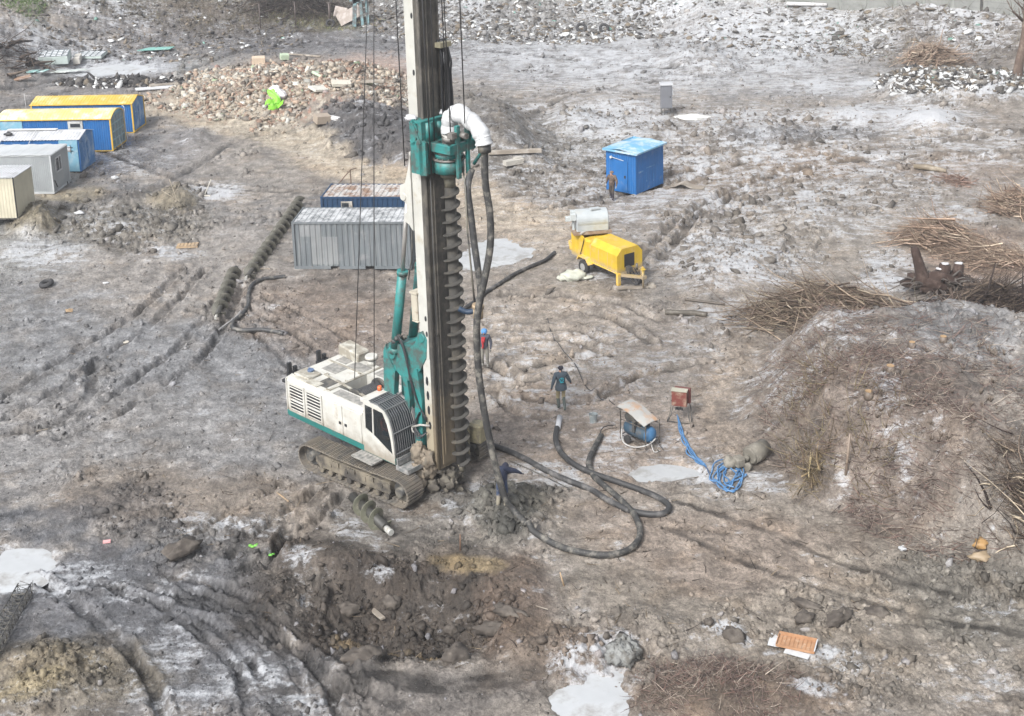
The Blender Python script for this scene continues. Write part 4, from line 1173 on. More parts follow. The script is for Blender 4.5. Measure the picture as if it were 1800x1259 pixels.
# bracket for the back-stays
for y0, y1 in ((-.52, -.452), (.352, .42)):
    b.prism([(2.37, 9.5), (2.37, 12.1), (2.26, 11.6), (2.08, 11.1), (1.84, 10.98), (1.80, 10.72), (1.86, 10.5), (2.08, 10.42), (2.1, 10.12), (1.96, 10.0), (2.0, 9.76), (2.2, 9.68)], y0, y1)
b.cyl((1.98, -.56, 10.62), (1.98, .46, 10.62), .13)
b.box((2.34, -.05, 11.0), (.06, .86, 2.4))
for z in (9.8, 10.2, 10.5, 11.2, 11.9, 12.6, 14.2, 16.9): b.cyl((2.40, -.462, z), (2.40, -.452, z), .035, n=8)
mast = b.build('mast', MASTW, rig)
for (z, x, rz_) in ((4.15, 2.60, .17), (3.62, 2.61, .17), (3.08, 2.62, .17), (2.52, 2.64, .15)):
    b = MB(); b.loft([[(x + .065 * math.cos(a), yy, z + rz_ * math.sin(a)) for a in np.linspace(0, 6.283, 15)[:-1]] for yy in (-.4315, -.4375)]); b.build('mast_hole', BLACKP, mast)
for (z, x) in ((16.75, 2.72), (19.2, 2.72), (14.9, 2.70), (13.0, 2.72), (6.45, 2.70), (5.9, 2.72)):
    b = MB(); b.loft([[(x + .05 * math.cos(a), yy, z + .10 * math.sin(a)) for a in np.linspace(0, 6.283, 13)[:-1]] for yy in (-.4515, -.4575)]); b.build('mast_hole', BLACKP, mast)
b = MB()
b.box((2.93, -.05, (1.0 + MT) / 2), (.27, .78, MT - 1.0))
b.box((3.085, -.05, (1.1 + MT) / 2), (.05, .50, MT - 1.2))
for y in (-.46, .36):
    b.cyl((3.03, y, 1.0), (3.03, y, MT), .055, n=10)
b.box((3.12, -.18, (1.4 + MT) / 2), (.03, .05, MT - 1.6))
for k in range(24): b.box((3.11, .12, 1.4 + k * .9), (.02, .12, .2))
for k, (z, y) in enumerate(((2.55, -.38), (3.35, .22), (11.2, .25), (5.9, -.3), (7.5, .22), (1.8, -.2))): b.cyl((3.105, y, z), (3.115, y, z), .06, n=10)
b.build('leader', MASTD, rig)
b = MB(); b.box((2.20, -.25, 6.75), (.30, .5, .95), bev=.03); b.box((2.22, -.25, 7.27), (.36, .58, .06)); b.box((2.25, -.25, 6.26), (.3, .54, .05)); b.build('junction_box', paint('box_beige', (.42, .39, .32), dirt=(.2, .15, .1), amt=.5), rig)
b = MB()
for k in range(60):
    a = random.uniform(0, 6.28); q = random.uniform(.05, .62)
    b.blob((2.85 + q * math.cos(a), -.05 + q * math.sin(a), .1 + random.uniform(0, .95) * (1 - q)), (random.uniform(.08, .20),) * 3, k, 10, 7, .34, fr=2.9)
b.build('caked_foot', CAKED, rig)
b = MB(); 
for k, (x, y, z, r_) in enumerate(((2.35, -.80, 1.55, .26), (2.45, -.78, 1.40, .22), (2.38, -.86, 1.08, .17), (2.42, -.84, .78, .20), (2.5, -.82, .52, .2), (2.6, -.6, 1.3, .3), (2.62, -.55, .9, .26), (2.3, -.7, 1.75, .15))): b.blob((x, y, z), (r_, r_, r_ * 1.15), 40 + k, 14, 9, .28, fr=3)
b.build('foot_clamp', paint('pale_mud', (.20, .165, .125), dirt=(.10, .088, .07), amt=.55, scale=3, rough=.85, bump=.5), rig)
b = MB(); b.box((2.75, 1.75, 1.45), (.55, .55, .75), rot=rotm(0, 0, R(8)), bev=.08); b.box((2.75, 1.28, 1.2), (.05, .05, 1.3)); b.build('front_block', paint('muddy_yellow', (.27, .24, .15), dirt=(.12, .105, .08), amt=.6, scale=2.5), rig)

# -- auger
def auger(name, p0, p1, rs, rf, pitch, mat, par=None, hand=-1, hub=True, ph=0.0, thick=.035, shaft=None):
    p0 = np.array(p0, float); p1 = np.array(p1, float); L_ = np.linalg.norm(p1 - p0); ax = (p1 - p0) / L_
    u = np.cross(ax, (0, 0, 1.)) if abs(ax[2]) < .9 else np.cross(ax, (0, 1., 0)); u /= np.linalg.norm(u); v = np.cross(ax, u)
    b = MB(); b.tube([p0 - ax * (.3 if hub else 0), p1 + ax * (.3 if hub else 0)], rs, 16)
    if shaft: b.build('shaft', shaft, par); b = MB()
    N_ = int(L_ / pitch * 20); rings = []
    for i in range(N_ + 1):
        s1 = i / N_ * L_; a = hand * (s1 / pitch) * 2 * math.pi + ph
        d = u * math.cos(a) + v * math.sin(a); jit_ = rf * (1 + .03 * math.sin(i * .9) + random.uniform(-.02, .02)); tk = thick * (.8 + .4 * random.random())
        c = p0 + ax * s1
        rings.append([c + d * rs * .9 - ax * tk, c + d * jit_ - ax * tk * .5, c + d * jit_ + ax * tk * .5, c + d * rs * .9 + ax * tk * 1.6])
    b.loft(rings, sm=False)
    return b.build(name, mat, par)
auger('auger', (3.68, 0, 1.30), (3.68, 0, 11.15), .185, .315, .435, AUGM, rig, hand=1, hub=False, ph=2.0)
b = MB(); b.cyl((3.68, 0, 11.15), (3.68, 0, 11.55), .19); b.cyl((3.68, 0, 11.5), (3.68, 0, 11.62), .30); b.cyl((3.68, 0, .95), (3.68, 0, 1.3), .05, .17); b.build('auger_coupling', AUGS, rig)
b = MB(); b.cyl((3.10, .52, 6.2), (3.10, .52, 11.7), .06, n=8); b.build('guide_tube', NAVYP, rig)

# -- rotary drive
b = MB()
b.box((3.22, -.05, 12.5), (.16, 1.5, 1.75))
b.prism([(2.75, 11.65), (3.45, 11.65), (3.45, 12.75), (3.15, 12.85), (2.75, 12.6)], -.80, -.70)
b.prism([(2.75, 12.6), (2.95, 12.6), (3.12, 13.1), (2.95, 13.45), (2.75, 13.45)], -.80, -.72)
b.bar((2.85, -.76, 13.4), (3.25, -.76, 12.7), .16, .08)
b.prism([(2.75, 11.65), (3.45, 11.65), (3.45, 13.3), (2.75, 13.3)], .62, .70)
b.box((3.0, -.05, 13.38), (.6, 1.5, .08)); b.cyl((3.25, -.45, 12.7), (3.25, -.45, 13.35), .17); b.cyl((3.25, .05, 12.8), (3.25, .05, 13.3), .15)
b.box((3.85, -.52, 12.58), (1.0, .16, .30), bev=.02); b.box((3.85, .52, 12.58), (1.0, .16, .30), bev=.02); b.box((4.28, 0, 12.58), (.14, 1.1, .30)); b.box((3.45, 0, 12.58), (.2, 1.1, .28))
b.cyl((3.68, 0, 11.68), (3.68, 0, 12.10), .50, n=28); b.cyl((3.68, 0, 12.16), (3.68, 0, 12.34), .47, n=28)
b.box((4.30, -.18, 12.45), (.13, .16, 1.75), bev=.02); b.box((4.30, .25, 12.45), (.13, .13, 1.6), bev=.02)
b.box((4.42, .42, 12.9), (.35, .08, .3)); b.tube([(4.55, .42, 13.05), (4.75, .42, 12.95), (4.76, .42, 12.4), (4.4, .42, 11.95)], .06, 8)
drive = b.build('rotary_drive', TEAL, rig)
b = MB(); b.cyl((3.68, 0, 12.10), (3.68, 0, 12.16), .54, n=28); b.cyl((3.68, 0, 12.34), (3.68, 0, 12.40), .50, n=28)
for k in range(16): a = k * .3927; b.cyl((3.68 + .5 * math.cos(a), .5 * math.sin(a), 12.16), (3.68 + .5 * math.cos(a), .5 * math.sin(a), 12.20), .03, n=6)
b.cyl((3.68, 0, 12.3), (3.68, 0, 13.0), .2); b.cyl((4.1, 0, 13.0), (4.65, -.12, 13.02), .10); b.cyl((3.3, .1, 12.2), (3.3, .1, 12.7), .17); b.box((4.3, -.42, 13.05), (.22, .22, .18))
b.build('gearbox_flange', paint('greasy_steel', (.16, .15, .14), dirt=(.05, .045, .04), amt=.6, scale=5), drive)
b = MB(); b.cyl((3.72, 0, 12.72), (3.82, -.05, 12.98), .22); b.cyl((3.72, 0, 12.95), (3.8, -.05, 13.03), .26); b.build('swivel', paint('swivel', (.34, .33, .31)), drive)
pts = spline([(3.80, -.02, 12.95), (3.76, 0, 13.25), (3.90, .02, 13.55), (4.22, .04, 13.66), (4.62, .06, 13.52), (4.95, .08, 13.30), (5.16, .08, 13.02), (5.22, .08, 12.78)], 6)
b = MB(); rr = [.27 + .020 * math.sin(i * .8) + .010 * math.sin(i * 1.9) for i in range(len(pts))]; rr[0] = .24; rr[-1] = .2
for i in range(14, 22): rr[i] += .03
b.tube(pts, rr, 18)
for k, i in enumerate((6, 16, 26, 36)):
    i = min(i, len(pts) - 2); b.tube([pts[i] - (pts[i + 1] - pts[i]) * .2, pts[i + 1]], [rr[i] + .008, rr[i] + .006], 18)
b.build('wrapped_gooseneck', WRAP, rig)
b = MB()
b.blob((2.72, -.7, 13.46), (.22, .2, .10), 3, 12, 7); b.build('snow_cap', plain('old_snow2', (.5, .51, .53), .8), rig); b = MB(); b.blob((2.95, .35, 13.48), (.3, .2, .10), 5, 12, 7); b.build('snow_cap', plain('old_snow', (.5, .51, .53), .8), rig)
b = MB(); b.cyl((5.22, .08, 12.82), (5.23, .08, 12.55), .21, n=16); b.build('hose_clamp', STEEL_D, rig)
# hose bundle behind the drive
for k in range(11):
    a = k * .9; q = .06 + .05 * (k % 3)
    b = MB(); x0, y0 = 3.28 + q * math.cos(a), .42 + q * math.sin(a)
    b.tube(spline([(x0, y0, 13.3), (x0 + .03 * math.sin(k), y0, 14.0), (x0 - .03, y0 + .02, 14.8), (x0 - .08 * math.sin(k * 2.), y0, 15.5 - .03 * k), (3.1, y0, 15.9)], 4), .035, 6); b.build('hose_bundle', BLACKP, rig)
b = MB(); b.box((3.2, .38, 15.75), (.36, .5, .16)); b.build('hose_saddle', paint('saddle', (.25, .23, .16)), rig)
for (x0, y0, z0, x1, y1) in ((2.12, -.52, 11.7, 2.05, -.5), (3.42, -.36, 12.6, 3.68, -.36), (3.50, -.62, 11.6, 3.22, -.5), (3.56, -.70, 11.6, 3.30, -.5), (4.12, -.30, 12.8, 4.08, -.36), (3.80, -.1, 13.4, 3.72, -.1), (4.78, -.30, 13.5, 4.86, -.40)):
    rope((x0, y0, z0), (x1, y1, MT - .2), .02)
rope((3.24, -.52, 1.2), (3.40, -.60, 11.6), .014)
# mast head (above the picture, seen from other places)
b = MB(); b.box((2.9, -.05, MT + .15), (1.2, .9, .3)); b.box((3.7, -.05, MT + .1), (1.9, .35, .3)); b.box((1.2, .1, MT + .1), (2.2, .35, .3)); b.cyl((4.7, -.2, MT - .05), (4.7, .1, MT - .05), .3); b.cyl((.6, 0, MT - .05), (.6, .3, MT - .05), .3); b.build('mast_head', MASTW, rig)
# ------------------------------------------------------------------ cabins and containers
BLUE = paint('cabin_blue', (.008, .105, .31), dirt=(.10, .17, .30), amt=.30, scale=1.2, rough=.5, streak=.2)
BLUE_W = paint('cabin_blue_worn', (.03, .15, .36), dirt=(.22, .32, .46), amt=.62, scale=1.4, rough=.6, rust=(.25, .3, .38), rustamt=.15)
LBLUE = paint('light_blue', (.16, .33, .43), dirt=(.30, .40, .45), amt=.5, scale=1.5, rough=.6)
LBLUE_D = paint('light_blue_pane', (.10, .17, .20), dirt=(.2, .24, .24), amt=.5, scale=2, rough=.4)
YEL = paint('roof_yellow', (.50, .34, .06), dirt=(.54, .44, .24), amt=.55, scale=.9, rough=.5)
YELT = plain('trim_yellow', (.60, .38, .05), .5)
GREYC = paint('cabin_grey', (.27, .29, .30), dirt=(.34, .34, .335), amt=.3, scale=1, rough=.5)
GREYR = paint('roof_grey', (.40, .42, .43), dirt=(.40, .40, .40), amt=.4, scale=.8, rough=.5)
CREAM = paint('cabin_cream', (.46, .43, .33), dirt=(.42, .37, .28), amt=.35, scale=1, rough=.6, streak=.2)
ROOFW = paint('frosted_roof', (.45, .46, .48), dirt=(.32, .33, .34), amt=.5, scale=1.4, rough=.6)
CONTG = paint('container_grey', (.12, .135, .145), dirt=(.22, .225, .225), amt=.36, scale=.9, rough=.6, streak=.55, rust=(.13, .09, .06), rustamt=.10)
CONTL = paint('container_patch', (.20, .21, .215), dirt=(.20, .21, .21), amt=.4, scale=1.6, rough=.6, streak=.5)
CONTR = paint('container_roof', (.17, .18, .185), dirt=(.42, .43, .44), amt=.72, scale=1.6, rough=.7)
RUSTR = paint('rusty_roof', (.40, .39, .38), dirt=(.19, .12, .08), amt=.66, scale=1.5, rough=.75, rust=(.22, .12, .07), rustamt=.22)
CBLUE = paint('container_blue', (.009, .038, .09), dirt=(.04, .08, .13), amt=.3, scale=1.4, rough=.6, streak=.3, rust=(.2, .1, .06), rustamt=.06)
DARK = plain('dark_gap', (.02, .02, .02), .9)
WOOD = paint('wood_plank', (.36, .26, .16), dirt=(.20, .16, .12), amt=.5, scale=3, rough=.8)
WOODD = paint('wood_grey', (.22, .19, .155), dirt=(.34, .31, .27), amt=.5, scale=2, rough=.85)
WHITEP = plain('white_plastic', (.46, .47, .48), .5)

def wave(b, p0, du, nu_len, dv, hgt, nrm, pitch, depth, mi=0):
    """corrugated sheet: profile runs along du (length nu_len), ribs along dv (length hgt)"""
    p0 = np.array(p0, float); du = np.array(du, float); dv = np.array(dv, float); nrm = np.array(nrm, float)
    n = max(1, int(round(nu_len / pitch))); pt = nu_len / n; prof = []
    for i in range(n):
        u0 = i * pt
        prof += [(u0, 0), (u0 + pt * .36, 0), (u0 + pt * .5, 1), (u0 + pt * .86, 1)]
    prof.append((nu_len, 0))
    A = [p0 + du * u + nrm * (q - 1) * depth for u, q in prof]; B_ = [a + dv * hgt for a in A]
    m = len(A)
    b.add(A + B_, [(i, i + 1, m + i + 1, m + i) for i in range(m - 1)], mi)

def cabin(name, label, cat, px, py, rz, L_, W_=2.45, Hh=2.45, roof='flat', rise=.35, wall=BLUE, end=BLUE_W, roofm=ROOFW, trim=None, pitch=.16, dep=.018, extra=None, group=None, zoff=-.03, roofpitch=.22):
    """origin at the near right bottom corner; body runs to the left (-x) and back (+y)"""
    g = ground_at(px, py)
    t = thing(name, label, cat, (g[0], g[1], g[2] + zoff), rz, group)
    z0 = .12
    b = MB(); b.box((-L_ / 2, W_ / 2, z0 / 2 + .03), (L_ - .1, W_ - .1, z0)); 
    b.build('floor_frame', STEEL_D if trim is None else trim, t)
    b = MB()
    wave(b, (-L_, 0, z0), (1, 0, 0), L_, (0, 0, 1), Hh - z0, (0, -1, 0), pitch, dep)
    b.build('long_wall', wall, t)
    b = MB(); wave(b, (-L_, W_, z0), (1, 0, 0), L_, (0, 0, 1), Hh - z0, (0, 1, 0), pitch, dep)
    b.box((-L_ + .02, W_ / 2, (Hh + z0) / 2), (.03, W_ - .04, Hh - z0)); b.build('rear_wall', wall, t)
    # end wall with the outline of the roof
    def arch(n=9):
        if roof == 'flat': return [(0, Hh), (W_, Hh)]
        return [(W_ * i / n, Hh + rise * (math.sin(math.pi * i / n) ** (.75 if roof == 'arch' else 1.0)) * (1 if roof == 'arch' else 1)) for i in range(n + 1)] if roof == 'arch' else [(0, Hh), (W_ * .5, Hh + rise), (W_, Hh)]
    ar = arch()
    b = MB(); b.prism([(0.02, z0), (W_ - .02, z0)] + [(min(max(y, .02), W_ - .02), z) for y, z in ar[::-1]], -.03, -.005, 'yz')
    ew = b.build('end_wall', end, t)
    # roof
    b = MB(); ov = .08
    if roof == 'flat':
        wave(b, (-L_ - ov, -ov, Hh + .02), (1, 0, 0), L_ + 2 * ov, (0, 1, .0), W_ + 2 * ov, (0, 0, 1), roofpitch, .03)
        b.box((-L_ / 2, W_ / 2, Hh - .03), (L_ + .04, W_ + .04, .06))
    else:
        pr = [(y + (-ov if i == 0 else ov if i == len(ar) - 1 else 0), z + .03 - (.03 if i in (0, len(ar) - 1) else 0)) for i, (y, z) in enumerate(ar)]
        n = int((L_ + 2 * ov) / roofpitch)
        prof = []
        for i in range(n):
            u = -L_ - ov + (L_ + 2 * ov) * i / n; s_ = (L_ + 2 * ov) / n
            prof += [(u, 0), (u + s_ * .5, 0), (u + s_ * .6, .022), (u + s_ * .9, .022)]
        prof.append((ov, 0))
        rows = [[(u, y, z + q) for u, q in prof] for y, z in pr]
        b.loft(rows, closed=False)
    b.build('roof', roofm, t)
    if trim is not None:
        b = MB()
        for y in (-.01, W_ + .01): b.box((-.0, y, Hh / 2 + .05), (.10, .09, Hh - .05))
        for i in range(len(ar) - 1):
            b.bar((.03, ar[i][0], ar[i][1] + .01), (.03, ar[i + 1][0], ar[i + 1][1] + .01), .10, .07)
        b.box((-L_ / 2, -ov, Hh + .005), (L_ + .15, .05, .06)); b.box((0.0, W_ / 2, z0), (.09, W_, .08)); b.box((-L_ + .03, -.02, Hh / 2), (.08, .05, Hh))
        b.build('trim', trim, t)
    return t, ew

GC = 'site cabins in a row at the left'
t, ew = cabin('site_cabin', 'blue cabin with a yellow roof and plain blue end, farthest of the row', 'cabin', 236, 234, R(-4), 7.6, 2.5, 2.25, 'gable', .38, trim=YELT, roofm=YEL, group=GC)
b = MB(); b.box((.004, .65, 1.3), (.02, 1.1, 2.1)); b.box((.012, 1.85, 1.3), (.02, 1.05, 2.1)); b.box((.02, 1.25, 1.25), (.02, .04, 2.1)); b.box((.02, 1.25, 1.35), (.02, 2.2, .03)); b.build('end_door', BLUE_W, t)
t, ew = cabin('site_cabin', 'blue cabin with a pale yellow roof and light blue panes in its end', 'cabin', 199, 266, R(-4), 8.0, 2.5, 2.35, 'arch', .42, end=LBLUE, trim=YELT, roofm=paint('roof_yellow_pale', (.66, .50, .18), dirt=(.68, .62, .48), amt=.62, scale=.8, rough=.5), group=GC)
f = MB(); p = MB()
for iy in range(4):
    for iz in range(4):
        p.box((.012, .36 + iy * .60, .5 + iz * .56), (.02, .44, .42))
for k in range(5): f.box((.03, .07 + k * .59, 1.35), (.03, .03, 2.3))
for k in range(5): f.box((.035, 1.25, .24 + k * .56), (.03, 2.35, .03))
p.build('end_panes', LBLUE_D, t); f.build('window_bars', plain('bar_grey', (.30, .38, .40)), t)
b = MB(); b.box((-7.1, -.025, 1.9), (1.6, .03, .75)); b.build('louvre_panel', LBLUE, t)
w_ = MB(); w_.box((-2.5, -.03, 1.95), (1.05, .05, .55)); w_ = w_.build('window', paint('frame_grey', (.42, .43, .42)), t)
b = MB(); b.box((-2.5, -.06, 1.93), (.7, .02, .26)); b.build('pane', GLASS, w_)
b = MB(); b.tube(spline([(.06, 2.3, 2.75), (.25, 2.2, 2.6), (.2, 2.25, 1.4), (.28, 2.2, .2)], 5), .025, 6); b.tube([(.1, 1.0, .9), (.3, 1.0, .1), (.35, .9, 0)], .02); b.build('cable', WHITEP, t)
b = MB(); b.tube([(-6.0, .3, 2.5), (-6.02, .25, 4.2)], .012, 5); b.build('aerial', plain('wire_pale', (.5, .5, .5)), t)

t, ew = cabin('site_cabin', 'blue cabin with a white corrugated roof and a light blue door panel', 'cabin', 144, 304, R(-4), 7.8, 2.5, 2.3, 'gable', .34, roofm=ROOFW, end=BLUE_W, group=GC)
b = MB(); b.box((-.72, -.03, 1.22), (1.25, .03, 2.15)); dr = b.build('door', LBLUE, t)
b = MB(); b.box((-.75, -.06, 1.68), (.34, .03, .36)); wn = b.build('door_window', WHITEP, dr)
b = MB()
for k in (-.12, .12): b.bar((-1.1, -.085, 1.68 + k), (-.4, -.085, 1.68 + k), .02); b.bar((-.75 + k * 1.6, -.09, 1.4), (-.75 + k * 1.6, -.09, 1.97), .02)
b.build('window_bars', DARK, dr)
b = MB(); b.box((.004, .7, 1.35), (.02, 1.0, 1.9)); b.box((.012, 1.75, 1.3), (.02, .95, 1.9)); b.tube(spline([(.04, .35, 2.3), (.12, .3, 2.15), (.1, .5, 2.0)], 4), .02); b.build('end_door', BLUE_W, t)
b = MB(); b.box((-3.6, 1.25, 2.72), (3.4, .4, .03)); b.tube(spline([(-5.0, .2, 2.6), (-5.2, -.12, 2.3), (-5.4, -.2, 1.8)], 4), .025); b.tube(spline([(-3.2, .9, 2.75), (-3.15, .1, 2.5), (-3.3, -.2, 2.1)], 4), .025); b.build('roof_cable', plain('wire_pale2', (.5, .5, .5)), t)
b = MB(); b.blob((-4.9, .5, 2.62), (.3, .16, .12), 4); b.build('roof_sack', BLACKP, t)

t, ew = cabin('site_cabin', 'light grey cabin with a flat roof and a white window in its end', 'cabin', 96, 342, R(-4), 7.0, 2.55, 2.6, 'flat', wall=GREYC, end=GREYC, roofm=GREYR, pitch=.12, dep=.008, group=GC, roofpitch=1.1)
b = MB()
for y in (.0, 2.55): b.box((-.03, y, 1.35), (.10, .08, 2.5))
b.box((0, 1.27, .14), (.06, 2.5, .12)); b.box((0, 1.27, 2.56), (.06, 2.5, .12)); b.box((-3.5, -.01, 2.57), (7, .05, .12)); b.box((-3.5, -.01, .14), (7, .05, .12)); b.build('corner_posts', paint('frame_pale', (.42, .44, .45)), t)
fr_ = MB(); y0, z0 = 1.0, 1.75
fr_.box((.02, y0, z0 + .45), (.06, .95, .08)); fr_.box((.02, y0, z0 - .45), (.06, .95, .08)); fr_.box((.02, y0 - .43, z0), (.06, .09, .9)); fr_.box((.02, y0 + .43, z0), (.06, .09, .9)); fr_.box((.02, y0 + .12, z0), (.04, .06, .9))
fr_ = fr_.build('window', WHITEP, t)
b = MB(); b.box((.008, y0, z0), (.01, .8, .84)); b.build('pane', GLASS, fr_)
b = MB(); b.bar((.02, .2, .9), (.02, .55, .35), .04); b.bar((.05, 2.0, .0), (.05, 2.0, .28), .05); b.box((-5.2, .4, 2.68), (.15, .15, .12)); b.build('conduit', STEEL_D, t)

t, ew = cabin('site_cabin', 'cream cabin with a white roof, nearest of the row at the left edge', 'cabin', 32, 386, R(-4), 6.0, 2.45, 2.55, 'flat', wall=CREAM, end=CREAM, roofm=ROOFW, pitch=.19, dep=.014, group=GC, roofpitch=.18)
b = MB(); b.box((-.02, -.01, 1.3), (.06, .05, 2.5)); b.box((0, 1.2, 2.52), (.04, 2.4, .05)); b.build('corner_trim', DARK, t)

# grey shipping container
g = ground_at(518, 473)
t = thing('shipping_container', 'weathered grey shipping container with a pale patch on its side', 'container', (g[0], g[1], g[2] - .02), R(-5))
def container(t, L_, W_, Hh, wall, roofm, postm, pw=.28, doors=True):
    b = MB(); wave(b, (.1, .03, .16), (1, 0, 0), L_ - .2, (0, 0, 1), Hh - .28, (0, -1, 0), pw, .036); sw = b.build('side_wall', wall, t)
    b = MB(); wave(b, (.1, W_ - .03, .16), (1, 0, 0), L_ - .2, (0, 0, 1), Hh - .28, (0, 1, 0), pw, .036); b.box((.06, W_ / 2, Hh / 2), (.05, W_ - .2, Hh - .2)); b.build('rear_wall', wall, t)
    b = MB(); wave(b, (L_ - .03, .1, .16), (0, 1, 0), W_ - .2, (0, 0, 1), Hh - .28, (1, 0, 0), pw, .036); b.build('end_wall', wall, t)
    b = MB(); wave(b, (.08, .06, Hh - .01), (1, 0, 0), L_ - .16, (0, 1, 0), W_ - .12, (0, 0, 1), .30, .035); b.build('roof', roofm, t)
    b = MB()
    for x in (.05, L_ - .05):
        for y in (.05, W_ - .05): b.box((x, y, Hh / 2), (.12, .12, Hh + .02))
    for y in (.03, W_ - .03): b.box((L_ / 2, y, Hh - .06), (L_ - .22, .07, .10)); 
    for x in (.03, L_ - .03): b.box((x, W_ / 2, Hh - .06), (.07, W_ - .22, .10)); b.box((x, W_ / 2, .10), (.07, W_ - .22, .14))
    for x0, x1 in ((.11, 1.9), (2.35, 3.7), (4.15, L_ - .11)): b.box(((x0 + x1) / 2, .03, .09), (x1 - x0, .08, .15))
    b.box((L_ / 2, W_ - .03, .09), (L_ - .22, .08, .15))
    b.build('corner_frame', postm, t)
    b = MB(); b.box((L_ / 2, W_ / 2, .12), (L_ - .2, W_ - .2, .1)); b.build('floor', DARK, t)
container(t, 6.06, 2.44, 2.55, CONTG, CONTR, CONTG)
b = MB()
def onwall(b, x0, x1, z0, z1):
    s1 = MB(); wave(s1, (x0, .027, z0), (1, 0, 0), x1 - x0, (0, 0, 1), z1 - z0, (0, -1, 0), .28, .036); b.add(s1.v, s1.f)
onwall(b, .94, 2.34, .25, 1.75); onwall(b, .38, 1.50, 1.752, 2.40)
b.build('pale_patch', CONTL, t)
# blue container with the rusty roof, behind the grey one
g2 = G(563, 345, 2.35); zz = TZ(*g2)
t = thing('shipping_container', 'dark blue container with a rusty streaked roof behind the grey one', 'container', (g2[0], g2[1], zz * .5 - .1), R(-6))
container(t, 6.06, 2.5, 2.42, CBLUE, RUSTR, CBLUE)
w_ = MB(); w_.box((1.45, -.02, 1.95), (.62, .05, .42)); w_ = w_.build('window', paint('frame_dirty', (.38, .36, .32), amt=.6), t)
b = MB(); b.box((1.38, -.05, 1.95), (.38, .03, .26)); b.build('pane', GLASS, w_)
g3 = ground_at(560, 335)
t = thing('railing', 'thin rusty stair railing standing behind the rusty roofed container', 'railing', (-10.9, 72.0, TZ(-10.9, 72.0)), R(60))
b = MB()
for k in range(3): b.bar((k * 1.25, 0, 0), (k * 1.25, 0, 1.15 + k * .55), .045)
b.bar((0, 0, 1.15), (2.5, 0, 2.25), .045); b.bar((0, 0, .35), (2.5, 0, 1.5), .035); b.bar((2.5, 0, 2.25), (3.1, 0, 2.2), .045)
b.build('rail', paint('rusty_bar', (.16, .11, .08), dirt=(.3, .2, .15)), t)
b = MB()
for k in range(5): b.box((.3 + k * .5, .3, .05 + k * .28), (.35, .6, .05))
b.build('step', RUSTR, t)

# blue cabin on the right with its snow-dusted pale blue roof
g = ground_at(1118, 343)
t = thing('blue_cabin', 'small bright blue cabin with a pale blue roof on the right', 'cabin', (g[0], g[1], g[2] - .05), R(50))
# local: x runs back-right (2.95), y runs back-left (2.1)
LX, LY, HB = 2.95, 2.15, 2.55
b = MB(); wave(b, (0, 0, .05), (1, 0, 0), LX, (0, 0, 1), HB - .05, (0, -1, 0), .16, .02); b.box((LX / 2, LY, HB / 2), (LX, .03, HB)); b.build('long_wall', BLUE, t)
b = MB(); wave(b, (0, LY, .05), (0, -1, 0), LY, (0, 0, 1), HB - .05, (-1, 0, 0), .16, .02); b.box((LX, LY / 2, HB / 2), (.03, LY, HB)); b.build('front_wall', BLUE, t)
b = MB(); b.loft([[(x, y, HB + .06 + .10 * math.sin(x * 1.6) * .3 + (.12 if abs(y - LY / 2) < .2 else 0) + dz) for x in np.linspace(-.14, LX + .14, 10)] for y, dz in ((-.16, 0), (LY / 2, .02), (LY + .16, 0))], closed=False)
b.loft([[(x, y, HB + .0 + .10 * math.sin(x * 1.6) * .3) for x in np.linspace(-.14, LX + .14, 10)] for y in (-.16, LY + .16)], closed=False)
for y in (-.16, LY + .16): b.bar((-.14, y, HB + .04), (LX + .14, y, HB + .04), .06, .10)
for x in (-.14, LX + .14): b.bar((x, -.16, HB + .04), (x, LY + .16, HB + .04), .06, .12)
b.build('roof', paint('roof_pale_blue', (.13, .32, .48), dirt=(.38, .46, .52), amt=.6, scale=1.3, rough=.6), t)
b = MB(); b.box((-.035, 1.05, 1.05), (.03, .95, 1.95)); dr = b.build('door', BLUE, t)
b = MB(); b.box((-.06, .75, 1.05), (.04, .10, .16)); b.build('lock', DARK, dr)
b = MB(); b.cyl((-.12, 1.75, 2.15), (-.02, 1.75, 2.15), .08); b.bar((-.05, 1.72, 2.15), (-.05, .85, 2.05), .03); b.build('wall_lamp', WHITEP, t)
b = MB()
for k, (x, z, w2, h2) in enumerate(((.55, 1.35, .5, .10), (1.55, 1.45, .9, .06), (1.15, .9, .05, .6), (1.9, .7, .05, .5))): b.box((x, -.003, z), (w2, .012, h2))
b.build('scuffs', BLUE_W, t)
g = ground_at(1190, 333)
b = MB(); b.loft([[(x, y, .06 + .22 * math.exp(-((x - .3) / .35) ** 2) - .04 * y + e) for x in np.linspace(-.5, 1.6, 16)] for y, e in ((0, 0), (.5, .03), (.9, .01))] , closed=False)
b.loft([[(x, y, .04 + .22 * math.exp(-((x - .3) / .35) ** 2) - .04 * y + e) for x in np.linspace(-.5, 1.6, 16)] for y, e in ((0, 0), (.5, .03), (.9, .01))] , closed=False)
o = b.build('sheet_scrap', WOODD); o.location = g + np.array((0, 0, .05)); o.rotation_euler[2] = R(-20); tag(o, 'bent brown sheet lying at the corner of the small blue cabin', 'sheet')

